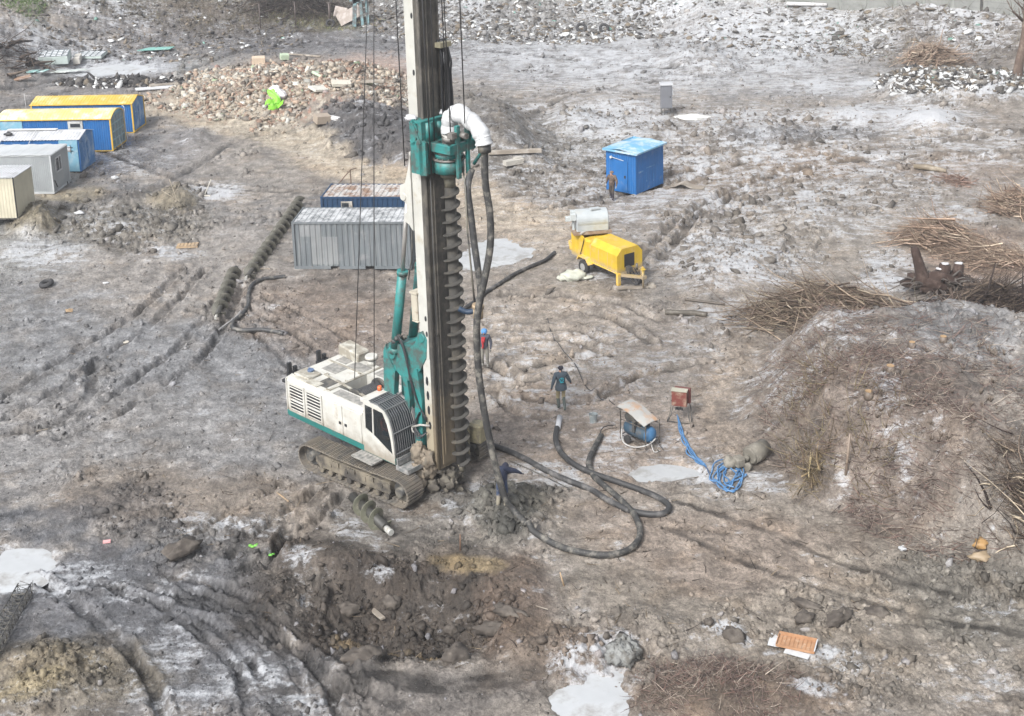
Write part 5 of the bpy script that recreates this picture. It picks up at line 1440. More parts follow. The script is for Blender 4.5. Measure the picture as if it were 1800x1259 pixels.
# grey toilet cubicle on legs
g = ground_at(1172, 202)
t = thing('toilet_cubicle', 'narrow grey cubicle on thin legs standing in the snow', 'cubicle', (g[0], g[1], g[2] - .05), R(-2))
GRC = paint('cubicle_grey', (.13, .135, .15), dirt=(.19, .195, .21), amt=.3, scale=1.5)
b = MB(); b.box((0, .4, 1.4), (.82, .8, 1.75), bev=.02); b.build('body', GRC, t)
b = MB(); b.box((0, .4, 2.32), (.96, .95, .07)); b.build('roof', ROOFW, t)
b = MB(); b.box((-.02, -.012, 1.4), (.66, .02, 1.6)); d_ = b.build('door', GRC, t)
b = MB(); b.box((.26, -.03, 1.4), (.05, .03, .12)); b.build('handle', DARK, d_)
b = MB(); b.box((.44, .2, 1.75), (.10, .3, .4)); b.build('side_box', ROOFW, t)
for x in (-.36, -.18, .36):
    b = MB(); b.bar((x, .05, 0), (x, .05, .55), .05); b.build('leg', STEEL_D, t)
for x in (-.36, .36):
    b = MB(); b.bar((x, .75, 0), (x, .75, .55), .05); b.build('leg', STEEL_D, t)
g = ground_at(1212, 207)
b = MB(); b.blob((0, 0, 0), (1.5, .75, .18), 8, 18, 9, .2); o = b.build('snow_patch', plain('snow_clean', (.52, .52, .50), .8)); o.location = g; tag(o, 'clean white snow mound beside the grey cubicle', 'snow mound')

# ------------------------------------------------------------------ concrete pump
PYEL = paint('pump_yellow', (.50, .335, .02), dirt=(.50, .34, .12), amt=.42, scale=1.8, rough=.5, streak=.35, lowmud=(.6, 1.0, (.30, .24, .16)))
PYD = paint('pump_yellow_worn', (.62, .40, .06), dirt=(.40, .33, .22), amt=.6, scale=2.4, rough=.6)
g = ground_at(1085, 504)
pr_ = R(-57)
pump = thing('concrete_pump', 'yellow trailer concrete pump standing on wheels and jack legs', 'concrete pump', (g[0], g[1], g[2]), pr_)
# local: x forward (towards the drawbar), y to the left (far side), origin below the near front corner
BL, BW = 3.75, 1.55
b = MB()
sec = [(0, .68), (0, 1.55), (.28, 1.86), (BW - .28, 1.86), (BW, 1.55), (BW, .68)]
b.loft([[(x, y, z) for y, z in sec] for x in (-2.15, .02)])
sec2 = [(0, .68), (0, 1.62), (.12, 1.72), (BW - .12, 1.72), (BW, 1.62), (BW, .68)]
b.loft([[(x, y, z) for y, z in sec2] for x in (-2.75, -2.155)])
b.prism([(-2.755, .62), (-2.755, 1.72), (-3.1, 2.02), (-3.45, 2.05), (-3.75, 1.9), (-3.75, .62)], 0, .10); b.prism([(-2.755, .62), (-2.755, 1.72), (-3.1, 2.02), (-3.45, 2.05), (-3.75, 1.9), (-3.75, .62)], BW - .10, BW)
b.box((-3.72, BW / 2, 1.1), (.08, BW - .2, .9)); b.box((-3.25, BW / 2, .9), (.9, BW - .2, .5))
b.build('body', PYEL, pump)
b = MB()
for x in (-.75, -1.45, -2.15, -2.75): b.box((x, -.006, 1.12), (.025, .02, .86))
b.box((-1.4, -.01, .68), (2.8, .05, .07)); b.box((.01, .5, 1.25), (.03, .02, .9)); b.build('panel_trim', PYD, pump)
b = MB(); b.box((.022, .74, 1.22), (.02, .62, .66)); b.build('radiator_grille', BLACKP, pump)
b = MB(); b.box((-1.9, .5, .60), (3.8, .12, .16)); b.box((-1.9, BW - .2, .60), (3.8, .12, .16)); b.bar((.0, .12, .58), (1.0, .72, .62), .12, .14); b.bar((.0, BW - .12, .58), (1.0, .82, .62), .12, .14); b.box((1.05, .77, .62), (.25, .24, .16)); b.box((.0, BW / 2, .58), (.14, BW, .16)); b.build('chassis', PYEL, pump)
for y in (.04, BW - .04):
    b = MB(); b.box((.05, y, .38), (.16, .16, .60)); b.build('jack_leg', PYD, pump)
b = MB(); b.cyl((1.05, .77, .1), (1.05, .77, 1.0), .05); b.cyl((1.05, .77, 1.0), (1.05, .77, 1.03), .12); b.build('jack_leg', PYEL, pump)
b = MB(); b.prism([(-3.0, .62), (-2.85, .86), (-2.2, .86), (-1.95, .58), (-2.02, .55), (-2.25, .80), (-2.8, .80), (-2.93, .6)], -.26, .02); b.build('mudguard', PYD, pump)
for y0 in (-.24, BW + .04):
    b = MB(); b.cyl((-2.5, y0, .33), (-2.5, y0 + .2, .33), .34, n=24); w_ = b.build('wheel', plain('tyre', (.03, .03, .03), .8), pump)
    b = MB(); b.cyl((-2.5, y0 - .01 if y0 < 0 else y0 + .02, .33), (-2.5, y0 + .19 if y0 < 0 else y0 + .21, .33), .19, n=18); b.build('rim', paint('rim_grey', (.25, .25, .24)), w_)
b = MB()
for k in range(4): b.tube(spline([(.1, .5 + k * .15, .8), (.45, .45 + k * .2, .35), (.75, .6 + k * .1, .18), (.95, .75, .6)], 5), .025, 6)
b.tube(spline([(-2.6, -.03, 1.75), (-2.75, -.05, 1.3), (-3.0, -.05, .7)], 5), .02, 5); b.build('hose', BLACKP, pump)
b = MB(); b.box((.25, .55, .86), (.3, .22, .25)); b.cyl((.4, .9, .8), (.4, .9, 1.1), .06); b.build('valve', STEEL_D, pump)
# hopper end
b = MB(); b.prism([(-3.8, 1.0), (-4.3, 1.15), (-4.25, .85), (-3.8, .7)], .2, 1.3); b.cyl((-4.2, .3, .75), (-3.8, .3, .75), .12); b.box((-4.0, .8, .55), (.5, .8, .2)); b.build('hopper_guard', PYD, pump)
b = MB(); b.box((-3.3, .77, 2.05), (1.0, 1.5, .06), rot=rotm(0, R(8), 0)); b.bar((-3.75, .1, 2.0), (-2.8, -.05, 1.95), .06); b.build('hopper_frame', RUSTR, pump)
# silver mixer drum on the hopper
g0 = np.array(pump.location); 
mx = thing('mixer_drum', 'silver metal drum lying on the hopper of the yellow pump', 'mixer', tuple(np.array((g0[0], g0[1], g0[2])) + rotm(0, 0, pr_) @ np.array((-3.1, .75, 2.0))), R(8))
SILV = paint('galvanised', (.42, .45, .46), dirt=(.42, .42, .38), amt=.45, scale=1.4, rough=.35, metal=.25)
def dsec(x, r):
    return [(x, -r * .92, .02)] + [(x, r * math.cos(a), .52 + r * math.sin(a)) for a in np.linspace(math.pi * 1.12, -math.pi * .12, 18)] + [(x, r * .92, .02)]
b = MB(); b.loft([dsec(-.80, .46), dsec(-.76, .52), dsec(.80, .52), dsec(.84, .46)]); b.build('drum', SILV, mx)
b = MB(); b.box((.0, 0, -.08), (1.95, 1.0, .16)); b.build('drum_frame', paint('frame_rust', (.22, .15, .10), dirt=(.3, .25, .2), amt=.6), mx)
b = MB(); b.box((-.95, -.28, .75), (.26, .26, .3)); b.box((-1.15, -.1, .62), (.3, .22, .22)); b.box((-.9, .12, .8), (.2, .3, .3)); b.box((-.9, -.05, .25), (.1, .12, .5)); b.build('motor', paint('motor_grey', (.42, .45, .45)), mx)
b = MB(); b.box((.2, -.1, 1.06), (.5, .3, .06), rot=rotm(0, 0, R(10))); b.build('lid', SILV, mx)
# timber under the jack legs, cement sack
g = ground_at(1118, 507)
b = MB(); b.box((0, 0, .05), (1.95, .25, .09)); b.box((-.75, -.05, .12), (.4, .35, .06)); b.box((.75, .1, .12), (.3, .3, .08))
o = b.build('timber_plank', WOODD); o.location = g; o.rotation_euler[2] = R(8); tag(o, 'muddy grey timber plank under the jack legs of the yellow pump', 'plank')
g = ground_at(1008, 490)
b = MB(); b.blob((0, 0, .16), (.62, .42, .26), 12, 22, 14, .16, fr=2.6); b.blob((.55, -.12, .06), (.45, .22, .08), 15, 14, 8, .2); b.blob((-.5, .05, .08), (.3, .3, .12), 16, 14, 8, .2)
o = b.build('cement_sack', paint('sack', (.40, .41, .35), dirt=(.28, .28, .24), amt=.35, scale=4, rough=.8, bump=.8, bscale=9)); o.location = g; o.rotation_euler[2] = R(10); tag(o, 'crumpled pale green sack on the ground behind the pump wheel', 'sack')

# ------------------------------------------------------------------ loose augers
def ground_auger(label, pa, pb, rs, rf, pitch, mat, grp=None, lift=.85, hub=.5, hand=1):
    A = ground_at(*pa); B_ = ground_at(*pb)
    t = thing('loose_auger', label, 'auger', tuple(A), 0, grp)
    d = B_ - A; d = d + 0
    auger('flight', (0, 0, rf * lift), (d[0], d[1], d[2] + rf * lift), rs, rf, pitch, mat, t, hand=hand, hub=True, thick=.03, shaft=paint('auger_shaft', (.035, .034, .03), dirt=(.09, .085, .07), amt=.4, scale=4))
    u = d / np.linalg.norm(d)
    b = MB(); b.cyl(-u * .65 + np.array((0, 0, rf * lift)), -u * .25 + np.array((0, 0, rf * lift)), rs * .62, n=12); b.build('coupling', paint('coupling_steel', (.36, .36, .34), dirt=(.2, .18, .14), amt=.5, scale=5), t)
    return t
ground_auger('long muddy auger lying alone nearer the camera, its end by the thin pipe', (384, 560), (414, 484), .12, .37, .86, paint('auger_lying', (.10, .097, .08), dirt=(.19, .18, .15), amt=.4, scale=2.2, rough=.6), 'augers lying on the mud', .8)
ground_auger('long muddy auger lying beside the grey container, running back past its corner', (438, 492), (528, 362), .12, .37, .86, paint('auger_lying', (.10, .097, .08), dirt=(.19, .18, .15), amt=.4, scale=2.2, rough=.6), 'augers lying on the mud', .8)
ground_auger('short auger section lying in the mud in front of the rig', (672, 935), (628, 893), .17, .36, .55, paint('auger_olive', (.13, .13, .095), dirt=(.24, .22, .18), amt=.45, scale=2.5, rough=.6), None, .8)

# ------------------------------------------------------------------ hoses
def ghose(name, label, pts, r, mat=None, cat='hose', lift=1.0, n=10, sub=6, kind=None):
    P = []
    for p in pts:
        if len(p) == 2: q = ground_at(*p); q[2] += r * lift
        elif len(p) == 3: q = ground_at(p[0], p[1]); q[2] += r * lift + p[2]
        P.append(q)
    P = spline(P, sub); P = [p.copy() for p in P]
    for p in P[1:-1]: p[2] = max(p[2], TZ(p[0], p[1]) + r * .6)
    b = MB(); b.tube([p - P[0] for p in P], r, n); o = b.build(name, mat or HOSEG); o.location = P[0]
    return tag(o, label, cat)
def at_y(px, py, Y):
    dx, dy, dz = rayv(px, py); t = Y / dy
    return np.array((dx * t, Y, CAM_H + dz * t))
# delivery hose: hangs from the gooseneck, sweeps over the mud in a big loop
top = rig_w(5.235, .08, 12.6)
gl = ground_at(905, 905)
hang = [(853, 320), (861, 375), (862, 430), (853, 485), (842, 535), (838, 580), (841, 650), (849, 710), (861, 775), (874, 830), (888, 875)]
P = [top]
for i, (a, c) in enumerate(hang):
    f = (i + 1) / (len(hang) + 1); P.append(at_y(a, c, top[1] * (1 - f) + gl[1] * f))
for a, c in ((905, 905), (935, 937), (975, 962), (1020, 976), (1070, 981), (1108, 970), (1125, 945), (1116, 912), (1092, 885), (1066, 862), (1044, 842), (1035, 818), (1046, 790), (1057, 770)):
    q = ground_at(a, c); q[2] += .11; P.append(q)
P = spline(P, 6); P = [p.copy() for p in P]
for p in P[70:]: p[2] = max(p[2], TZ(p[0], p[1]) + .07)
b = MB(); b.tube([p - P[0] for p in P], [.115 if i < 66 else .105 for i in range(len(P))], 12)
o = b.build('delivery_hose', paint('hose_muddy', (.028, .028, .028), dirt=(.16, .15, .13), amt=.56, scale=3.2, rough=.7)); o.location = P[0]; tag(o, 'thick muddy hose hanging from the rig and looping widely over the ground', 'hose')
# second hanging hose meeting it at the coupling
Yc = top[1]
P = [rig_w(4.35, .35, 11.75)] + [at_y(a, c, Yc + .35 * (1 - i / 6)) for i, (a, c) in enumerate(((822, 330), (828, 380), (834, 430), (841, 480), (845, 520), (841, 541)))]
P = spline(P, 5); b = MB(); b.tube([p - P[0] for p in P], .115, 10); o = b.build('return_hose', HOSEM); o.location = P[0]; tag(o, 'shorter dark hose hanging behind the muddy one beside the auger', 'hose')
P = [rig_w(4.1, .2, 11.9)] + [at_y(a, c, Yc + .2) for a, c in ((818, 330), (821, 400), (827, 460), (834, 530))]
b = MB(); b.tube([p - P[0] for p in P], .03, 6); o = b.build('thin_line', paint('line_pale', (.18, .17, .14), dirt=(.05, .05, .05), amt=.6, scale=2)); o.location = P[0]; tag(o, 'thin hydraulic line hanging between the auger and the hoses', 'line')
cp = at_y(840, 546, Yc - .05)
t = thing('hose_coupling', 'rusty coupling joining the two hanging hoses halfway up the rig', 'coupling', tuple(cp))
b = MB(); b.cyl((0, 0, -.26), (0, 0, .12), .17, n=12); b.cyl((0, 0, .08), (0.02, 0, .20), .20, n=12); b.build('clamp', paint('clamp_ochre', (.34, .26, .17), dirt=(.14, .11, .08), amt=.5, scale=5), t)
b = MB(); b.tube(spline([(-.1, 0, 0), (-.35, .05, -.06), (-.62, .1, .05)], 4), .09, 9); b.build('stub', NAVYP, t)
ghose('ground_hose', 'dark hose running over the mud from the yellow pump to the rig', [(975, 447), (958, 461), (935, 471), (905, 485), (880, 501), (855, 517), (830, 537), (806, 552)], .10, HOSEG)
ghose('ground_hose', 'dark grey hose with a white frosted end lying in a hairpin beside the rig', [(984, 738), (979, 758), (977, 778), (986, 800), (1008, 820), (1040, 836), (1080, 850), (1125, 866), (1158, 880), (1176, 895), (1168, 907), (1140, 909), (1100, 900), (1062, 880), (1040, 866), (1000, 850), (960, 832), (925, 812), (895, 798), (868, 788), (845, 775)], .105, HOSEG)
b = MB(); q = [ground_at(984, 738), ground_at(980, 757)]
for p in q: p[2] += .11
b.tube([q[0] - q[0], (q[1] - q[0])], .112, 12); o = b.build('hose_end', plain('frosted_hose', (.42, .43, .45), .6)); o.location = q[0]; tag(o, 'white frosted end piece of the hairpin hose below the walking man', 'hose end')
ghose('ground_hose', 'black hose lying in an S shape beside the two long augers', [(502, 489), (485, 491), (462, 494), (444, 503), (437, 520), (436, 537), (425, 556), (411, 568), (409, 579), (425, 584), (460, 583), (482, 586), (499, 590)], .095, HOSEM)
ghose('thin_pipe', 'thin grey pipe lying between the near auger and the black hose', [(384, 582), (400, 570), (414, 560), (424, 548)], .045, paint('pipe_grey2', (.22, .22, .22), dirt=(.35, .34, .33), amt=.5), 'pipe')
ghose('power_cable', 'thin black cable running from the middle of the mud to the compressor', [(962, 560), (975, 600), (1010, 640), (1030, 680), (1060, 705), (1080, 712)], .018, BLACKP, 'cable')
ghose('steel_rod', 'thin straight rod on the mud behind the bending man', [(898, 812), (935, 828), (970, 845), (1005, 862)], .022, STEEL_D, 'rod')
ghose('steel_rod', 'bent dark cable on the mud between hairpin hose and compressor', [(1056, 772), (1056, 758), (1066, 750), (1082, 748)], .018, BLACKP, 'cable')
# blue hoses
HB_ = paint('hose_blue', (.06, .16, .32), dirt=(.20, .28, .36), amt=.4, scale=5, rough=.5)
t = thing('blue_hose', 'bundle of light blue hoses trailing from the red cabinet', 'hose', tuple(ground_at(1192, 740)))
o0 = np.array(t.location)
for k in range(6):
    P = []
    for i, (a, c) in enumerate(((1192, 738), (1196, 760), (1205, 780), (1213, 800), (1228, 812), (1240, 822))):
        q = ground_at(a + random.uniform(-6, 6) * (.4 + i * .22) * (1 if i < 5 else .2), c + random.uniform(-3, 3)); q[2] += .03 + .02 * k; P.append(q - o0)
    b = MB(); b.tube(spline(P, 5), .026, 7); b.build('strand', HB_, t)
t = thing('hose_coil', 'tangled coil of light blue hose on the mud', 'hose coil', tuple(ground_at(1285, 838)))
o0 = np.array(t.location)
for k in range(7):
    P = []; cx, cy = 1285 + random.uniform(-10, 10), 838 + random.uniform(-5, 5); rx, ry = random.uniform(10, 32), random.uniform(9, 25); ph = random.uniform(0, 6)
    for i in range(11):
        a = ph + i * .62; q = ground_at(cx + rx * math.cos(a) + random.uniform(-5, 5), cy + ry * math.sin(a) + random.uniform(-3, 3), 6); q[2] += .03 + random.uniform(0, .1); P.append(q - o0)
    b = MB(); b.tube(spline(P, 5), .027, 7); b.build('strand', HB_, t)
ghose('blue_hose', 'single dark blue line linking the blue bundle with the tangled coil', [(1229, 815), (1240, 822), (1247, 835), (1253, 848), (1266, 855)], .024, plain('line_blue', (.05, .08, .14), .5))

# ------------------------------------------------------------------ compressor and cabinet
g = ground_at(1112, 782)
t = thing('compressor', 'wheeled blue tank compressor under a rusty white bent canopy', 'compressor', tuple(g + np.array((0, 0, .0))), R(-48))
t.scale = (.88, .88, .92)
# local x along the tank
TANK = paint('tank_blue', (.03, .065, .10), dirt=(.10, .09, .08), amt=.62, scale=1.6, rough=.5)
b = MB(); 
rr = [.02, .2, .30, .34, .34, .34, .30, .2, .02]; xs = [-.78, -.75, -.66, -.5, 0, .5, .66, .75, .78]
b.tube([(x, .45, .48) for x in xs], rr, 18); tk = b.build('tank', TANK, t)
b = MB(); b.tube([(x, .45, .48) for x in (.52, .66, .755, .79)], [.342, .303, .203, .03], 18); b.build('tank_end', paint('tank_end', (.04, .13, .26), dirt=(.12, .18, .24), amt=.4, scale=3), tk)
b = MB()
for x in (-.7, .72):
    for y in (.02, .88): b.bar((x, y, .02), (x, y, 1.25 if x < 0 else 1.05), .04)
for z in (.2, .9):
    b.bar((-.7, .02, z), (.72, .02, z), .03); b.bar((-.7, .88, z), (.72, .88, z), .03)
for x in (-.7, .72): b.bar((x, .02, .2), (x, .88, .2), .035)
b.bar((-.75, .0, 1.28), (-.75, .9, 1.28), .03); b.bar((-.95, .05, 1.3), (-.6, .05, 1.33), .03)
b.build('frame', paint('frame_dark', (.06, .055, .05), dirt=(.2, .17, .14), amt=.5, scale=4), t)
b = MB(); b.box((-.25, .45, .95), (.45, .4, .32), bev=.04); b.cyl((.15, .3, .8), (.15, .3, 1.12), .12); b.cyl((.35, .55, .8), (.35, .55, 1.05), .10); b.cyl((-.5, .25, .95), (-.5, .65, .95), .18); b.box((.0, .1, .75), (.12, .12, .45)); b.build('engine', STEEL_D, t)
b = MB()
def can(u, v): 
    x = -.85 + 1.50 * u; y = -.0 + .9 * v
    return (x, y, 1.40 - .42 * u * u + .05 * math.sin(v * math.pi) - .03 * math.sin(u * 11) * (u > .6))
b.grid(can, 12, 6); b.grid(lambda u, v: tuple(np.array(can(u, v)) - np.array((0, 0, .018))), 12, 6)
b.build('canopy', paint('canopy_rust', (.33, .33, .315), dirt=(.36, .22, .13), amt=.55, scale=1.6, rough=.6, rust=(.27, .14, .07), rustamt=.15), t)
b = MB(); b.tube(spline([(-.6, -.02, .5), (-.3, -.25, .12), (.3, -.22, .08), (.8, .1, .25), (.85, .5, .4)], 5), .028); b.tube(spline([(.75, .3, .3), (1.1, .1, .05), (1.2, .4, .04)], 4), .02); b.build('hose', paint('hose_pale', (.35, .35, .34)), t)
for y in (-.05, .95):
    b = MB(); b.cyl((-.25, y - .04, .17), (-.25, y + .04, .17), .17); b.build('wheel', plain('tyre2', (.03, .03, .03), .8), t)
b = MB(); b.bar((.75, .3, .25), (1.25, .25, .06), .03); b.bar((.75, .6, .25), (1.25, .5, .06), .03); b.build('drawbar', STEEL_D, t)

g = ground_at(1193, 742)
t = thing('control_cabinet', 'rusty red electrical cabinet on a tubular stand', 'cabinet', tuple(g), R(-18))
RED = paint('cabinet_red', (.15, .04, .03), dirt=(.27, .20, .15), amt=.55, scale=3, rough=.6, streak=.4)
b = MB(); b.box((0, .17, .92), (.58, .22, .62), bev=.02); b.build('cabinet', RED, t)
b = MB(); b.box((.08, .42, .94), (.62, .16, .62), bev=.02); b.build('back_box', paint('cabinet_red_dark', (.11, .03, .025), dirt=(.2, .14, .11), amt=.4, scale=3), t)
b = MB(); b.box((0, .17, 1.245), (.62, .28, .03)); b.build('top', paint('cabinet_top', (.36, .35, .28), dirt=(.4, .36, .28), amt=.5), t)
b = MB()
for x in (-.3, .34):
    b.tube(spline([(x, .05, .62), (x * 1.15, -.05, .3), (x * 1.4, -.12, .04), (x * 1.3, .35, .03), (x * 1.1, .55, .3), (x, .45, .62)], 5), .02, 6)
b.tube([(-.36, -.1, .04), (.44, -.1, .04)], .02, 6); b.build('stand', STEEL_D, t)
b = MB()
for k in range(5): b.box((-.12 + k * .06, .1, .5 + .02 * (k % 2)), (.045, .08, .09))
b.build('socket', BLACKP, t)

g = ground_at(1043, 742)
t = thing('bucket', 'small grey bucket standing on the mud', 'bucket', tuple(g))
b = MB(); b.loft([[(r_ * math.cos(a), r_ * math.sin(a), z) for a in np.linspace(0, 6.283, 19)[:-1]] for r_, z in ((.13, 0), (.17, .32), (.175, .34), (.15, .335), (.13, .22))]); b.build('pail', paint('pail_grey', (.22, .25, .26), dirt=(.4, .4, .38), amt=.5, scale=6), t)
b = MB(); b.tube(spline([(-.17, 0, .32), (-.12, -.14, .36), (.12, -.14, .36), (.17, 0, .32)], 4), .008, 5); b.build('handle', STEEL_D, t)

# mud-caked pump unit by the foot of the bank
g = ground_at(1318, 815)
MC = paint('motor_mud', (.13, .12, .10), dirt=(.21, .195, .165), amt=.6, scale=3, rough=.85, bump=.5)
t = thing('muddy_motor', 'mud-caked round motor unit lying at the foot of the bank', 'motor', tuple(g), R(20))
b = MB(); b.cyl((0, 0, .3), (.75, .25, .34), .34, .33, 20); b.cyl((-.06, -.02, .3), (0, 0, .3), .25, .34, 20); b.build('housing', MC, t)
b = MB(); b.cyl((-.25, -.08, .25), (-.05, 0, .25), .10); b.box((-.5, -.1, .25), (.35, .4, .35), bev=.05); b.build('gear_case', MC, t)
b = MB(); b.blob((-.75, .1, .15), (.3, .25, .25), 7); b.cyl((-.35, -.38, .12), (-.2, -.33, .12), .14); b.build('flange', MC, t)

# ------------------------------------------------------------------ small things on the ground
def prop(name, label, cat, px, py, fn, rz=0.0, mat=None, dz=0.0, rx=0.0, ry=0.0, group=None):
    b = MB(); fn(b); o = b.build(name, mat); g = ground_at(px, py); o.location = g + np.array((0, 0, dz)); o.rotation_euler = (rx, ry, rz)
    return tag(o, label, cat, group)
def torus(b, R_, r_, n=24, m=9, c=(0, 0, 0), arc=6.2832):
    b.grid(lambda u, v: (c[0] + (R_ + r_ * math.cos(v * 6.2832)) * math.cos(u * arc), c[1] + (R_ + r_ * math.cos(v * 6.2832)) * math.sin(u * arc), c[2] + r_ * 1.2 * math.sin(v * 6.2832)), n, m)
TYR = paint('old_tyre', (.03, .03, .032), dirt=(.14, .13, .12), amt=.3, scale=3, rough=.8)
prop('tyre', 'black tyre lying alone on the wet mud at far left', 'tyre', 82, 503, lambda b: torus(b, .27, .11), 0, TYR, .14, R(8), R(-10))
prop('tyre', 'old tyre at the foot of the far bank, left one of the two', 'tyre', 1022, 55, lambda b: torus(b, .42, .16), 0, TYR, .35, R(60), 0, group='old tyres on the far bank')
prop('tyre', 'old tyre on the far bank, right one of the two', 'tyre', 1062, 56, lambda b: torus(b, .40, .15), 0, TYR, .35, R(70), R(20), group='old tyres on the far bank')
prop('tyre', 'tyre leaning by the far rusty fence posts', 'tyre', 581, 47, lambda b: torus(b, .36, .15), 0, TYR, .35, R(75), 0)
def pallet(b, w_=1.2, d=.8, n=7, gap=.5):
    for k in range(n): b.box((-w_ / 2 + (k + .5) * w_ / n, 0, .11), (w_ / n * .82, d, .02))
    for y in (-d / 2 + .05, 0, d / 2 - .05): b.box((0, y, .05), (w_, .09, .09))
prop('wooden_pallet', 'small pale wooden pallet on the frosty mud in front of the dirt heaps', 'pallet', 330, 434, lambda b: pallet(b, 1.15, .55, 6), R(3), WOOD, .02)
def tray(b):
    b.box((0, 0, .03), (1.35, .72, .03))
    for y, h in ((-.36, .08), (.36, .14)): b.box((0, y, .03 + h / 2), (1.38, .03, h))
    for x in (-.69, .69): b.box((x, 0, .08), (.03, .7, .10))
    for k in range(9): b.box((-.6 + k * .15, 0, .058), (.11, .66, .022))
t = thing('door_panel', 'orange slatted wooden tray lying in the slush at lower right', 'tray', tuple(ground_at(1400, 1137) + np.array((0, 0, .06))), R(-22))
t.scale = (.76, .76, .8)
b = MB(); tray(b); b.build('slats', paint('orange_wood', (.33, .18, .095), dirt=(.38, .28, .2), amt=.4, scale=6, rough=.7), t)
b = MB(); b.box((-.80, .05, .0), (.4, .8, .02)); b.box((.1, -.5, .0), (.9, .3, .015), rot=rotm(0, 0, R(-6))); b.box((.70, 0, .14), (.04, .72, .02)); b.build('sheet', WHITEP, t)
def rnd_plank(b, L_, w_, h_): b.box((0, 0, h_ / 2), (L_, w_, h_))
prop('plank', 'broken brown plank lying in the pit', 'plank', 662, 1084, lambda b: rnd_plank(b, .95, .16, .05), R(-58), WOODD, .10, 0, R(-8))
prop('plank', 'pale timber beam on the slope behind the hanging hoses', 'beam', 905, 272, lambda b: rnd_plank(b, 3.4, .3, .22), R(3), WOODD, .1)
prop('plank', 'pale concrete block lying below the timber beam', 'block', 903, 290, lambda b: (b.box((0, 0, .15), (1.3, .45, .3)), b.box((.4, .2, .2), (.5, .4, .3))), R(28), paint('conc', (.40, .38, .34)), .05)
prop('log', 'dark log lying on the snow right of the hose field, thicker one', 'log', 1206, 555, lambda b: b.tube(spline([(-.95, .1, .12), (-.3, .0, .14), (.4, .02, .12), (.95, -.1, .10)], 4), [.13] * 13, 9), R(-6), paint('bark', (.085, .075, .06), dirt=(.2, .18, .15), amt=.4, scale=4), 0)
prop('log', 'thin dark branch lying behind the thicker log', 'branch', 1240, 534, lambda b: b.tube(spline([(-.95, .3, .07), (-.3, .1, .08), (.9, -.15, .06)], 4), .055, 7), R(-8), paint('bark2', (.09, .075, .06)), 0)
prop('log', 'snowy log lying near the concrete wall', 'log', 1418, 12, lambda b: b.tube([(-1.9, .5, .3), (1.9, -.5, .2)], .2, 9), R(0), paint('log_snow', (.5, .5, .5), dirt=(.25, .22, .2), amt=.4), 0)
prop('log', 'dead log lying on the brown patch below the far mounds', 'log', 1632, 300, lambda b: b.tube([(-.8, .4, .18), (.0, 0, .2), (.9, -.6, .12)], [.15, .2, .12], 9), 0, paint('bark3', (.17, .14, .10), dirt=(.32, .28, .22), amt=.5), 0)
prop('stake', 'thin rusty stake standing upright in the mud', 'stake', 809, 968, lambda b: b.cyl((0, 0, -.1), (.02, 0, .58), .022, n=7), 0, paint('stake_rust', (.14, .08, .05)), 0)
prop('stake', 'pale stick leaning out of the mud below the hose loop', 'stick', 992, 1030, lambda b: b.cyl((0, 0, -.05), (-.12, 0, .46), .03, .02, 7), 0, WOOD, 0)
prop('stake', 'straight pole standing among the twigs of the embankment', 'pole', 1486, 834, lambda b: b.cyl((0, 0, -.2), (.14, .1, 1.45), .05, .04, 8), 0, paint('pole_wood', (.20, .155, .12), dirt=(.33, .27, .21)), 0)
prop('stick', 'pale stick lying on the mud left of the crawler tracks', 'stick', 497, 875, lambda b: b.bar((-.36, .2, .03), (.36, -.2, .04), .035), R(-22), WOOD, 0)
prop('stick', 'curved dark root lying on the wet mud at left', 'stick', 70, 762, lambda b: b.tube(spline([(-.3, -.35, .03), (-.15, 0, .08), (.35, .3, .04)], 4), .03, 6), 0, WOODD, 0)
prop('stick', 'thin stick lying on the brown mud at the edge of the pit', 'stick', 946, 1068, lambda b: b.bar((-.3, .15, .03), (.3, -.15, .05), .022), R(-5), WOODD, 0)
prop('stick', 'bare forked twig sticking out of the dirt heap at left', 'branch', 312, 360, lambda b: (b.tube(spline([(0, 0, 0), (-.1, 0, .7), (-.35, 0, 1.6)], 4), [.03] * 8 + [.015], 6), b.tube([(-.1, 0, .7), (.25, 0, 1.3)], .015, 5), b.tube([(0, 0, .3), (-.9, .1, .9)], .018, 5)), 0, paint('dead_twig', (.32, .28, .22)), 0)
prop('stick', 'white bent stick lying by the pale puddle at left', 'branch', 362, 345, lambda b: (b.bar((-.1, 0, .05), (.35, .2, 1.0), .05), b.bar((-.5, 0, .05), (.3, -.1, .06), .08)), 0, paint('white_wood', (.45, .43, .38)), 0)
prop('leaf_scrap', 'bright green leaf scraps on the dark mud', 'leaves', 443, 964, lambda b: (b.blob((0, 0, .05), (.09, .06, .03), 1, 8, 5, .4), b.blob((.13, .05, .06), (.07, .09, .03), 2, 8, 5, .4), b.blob((-.07, .08, .05), (.06, .05, .02), 3, 8, 5, .4)), 0, plain('lime', (.16, .42, .07), .6), .02)
prop('leaf_scrap', 'second bright green scrap, right of the first', 'leaves', 476, 979, lambda b: (b.blob((0, 0, .05), (.08, .07, .03), 5, 8, 5, .4), b.blob((.07, .05, .05), (.06, .05, .02), 6, 8, 5, .4)), 0, plain('lime2', (.13, .40, .06), .6), .02)
prop('scrap', 'small pink scrap on the dark mud at lower left', 'scrap', 188, 955, lambda b: b.box((0, 0, .04), (.24, .12, .06), rot=rotm(0, 0, .2)), 0, plain('pink', (.62, .32, .32), .6), .02)
prop('scrap', 'white scrap on the grey mud beside the long auger', 'scrap', 186, 499, lambda b: b.blob((0, 0, .03), (.16, .09, .05), 3, 10, 6, .3), 0, WHITEP, .02)
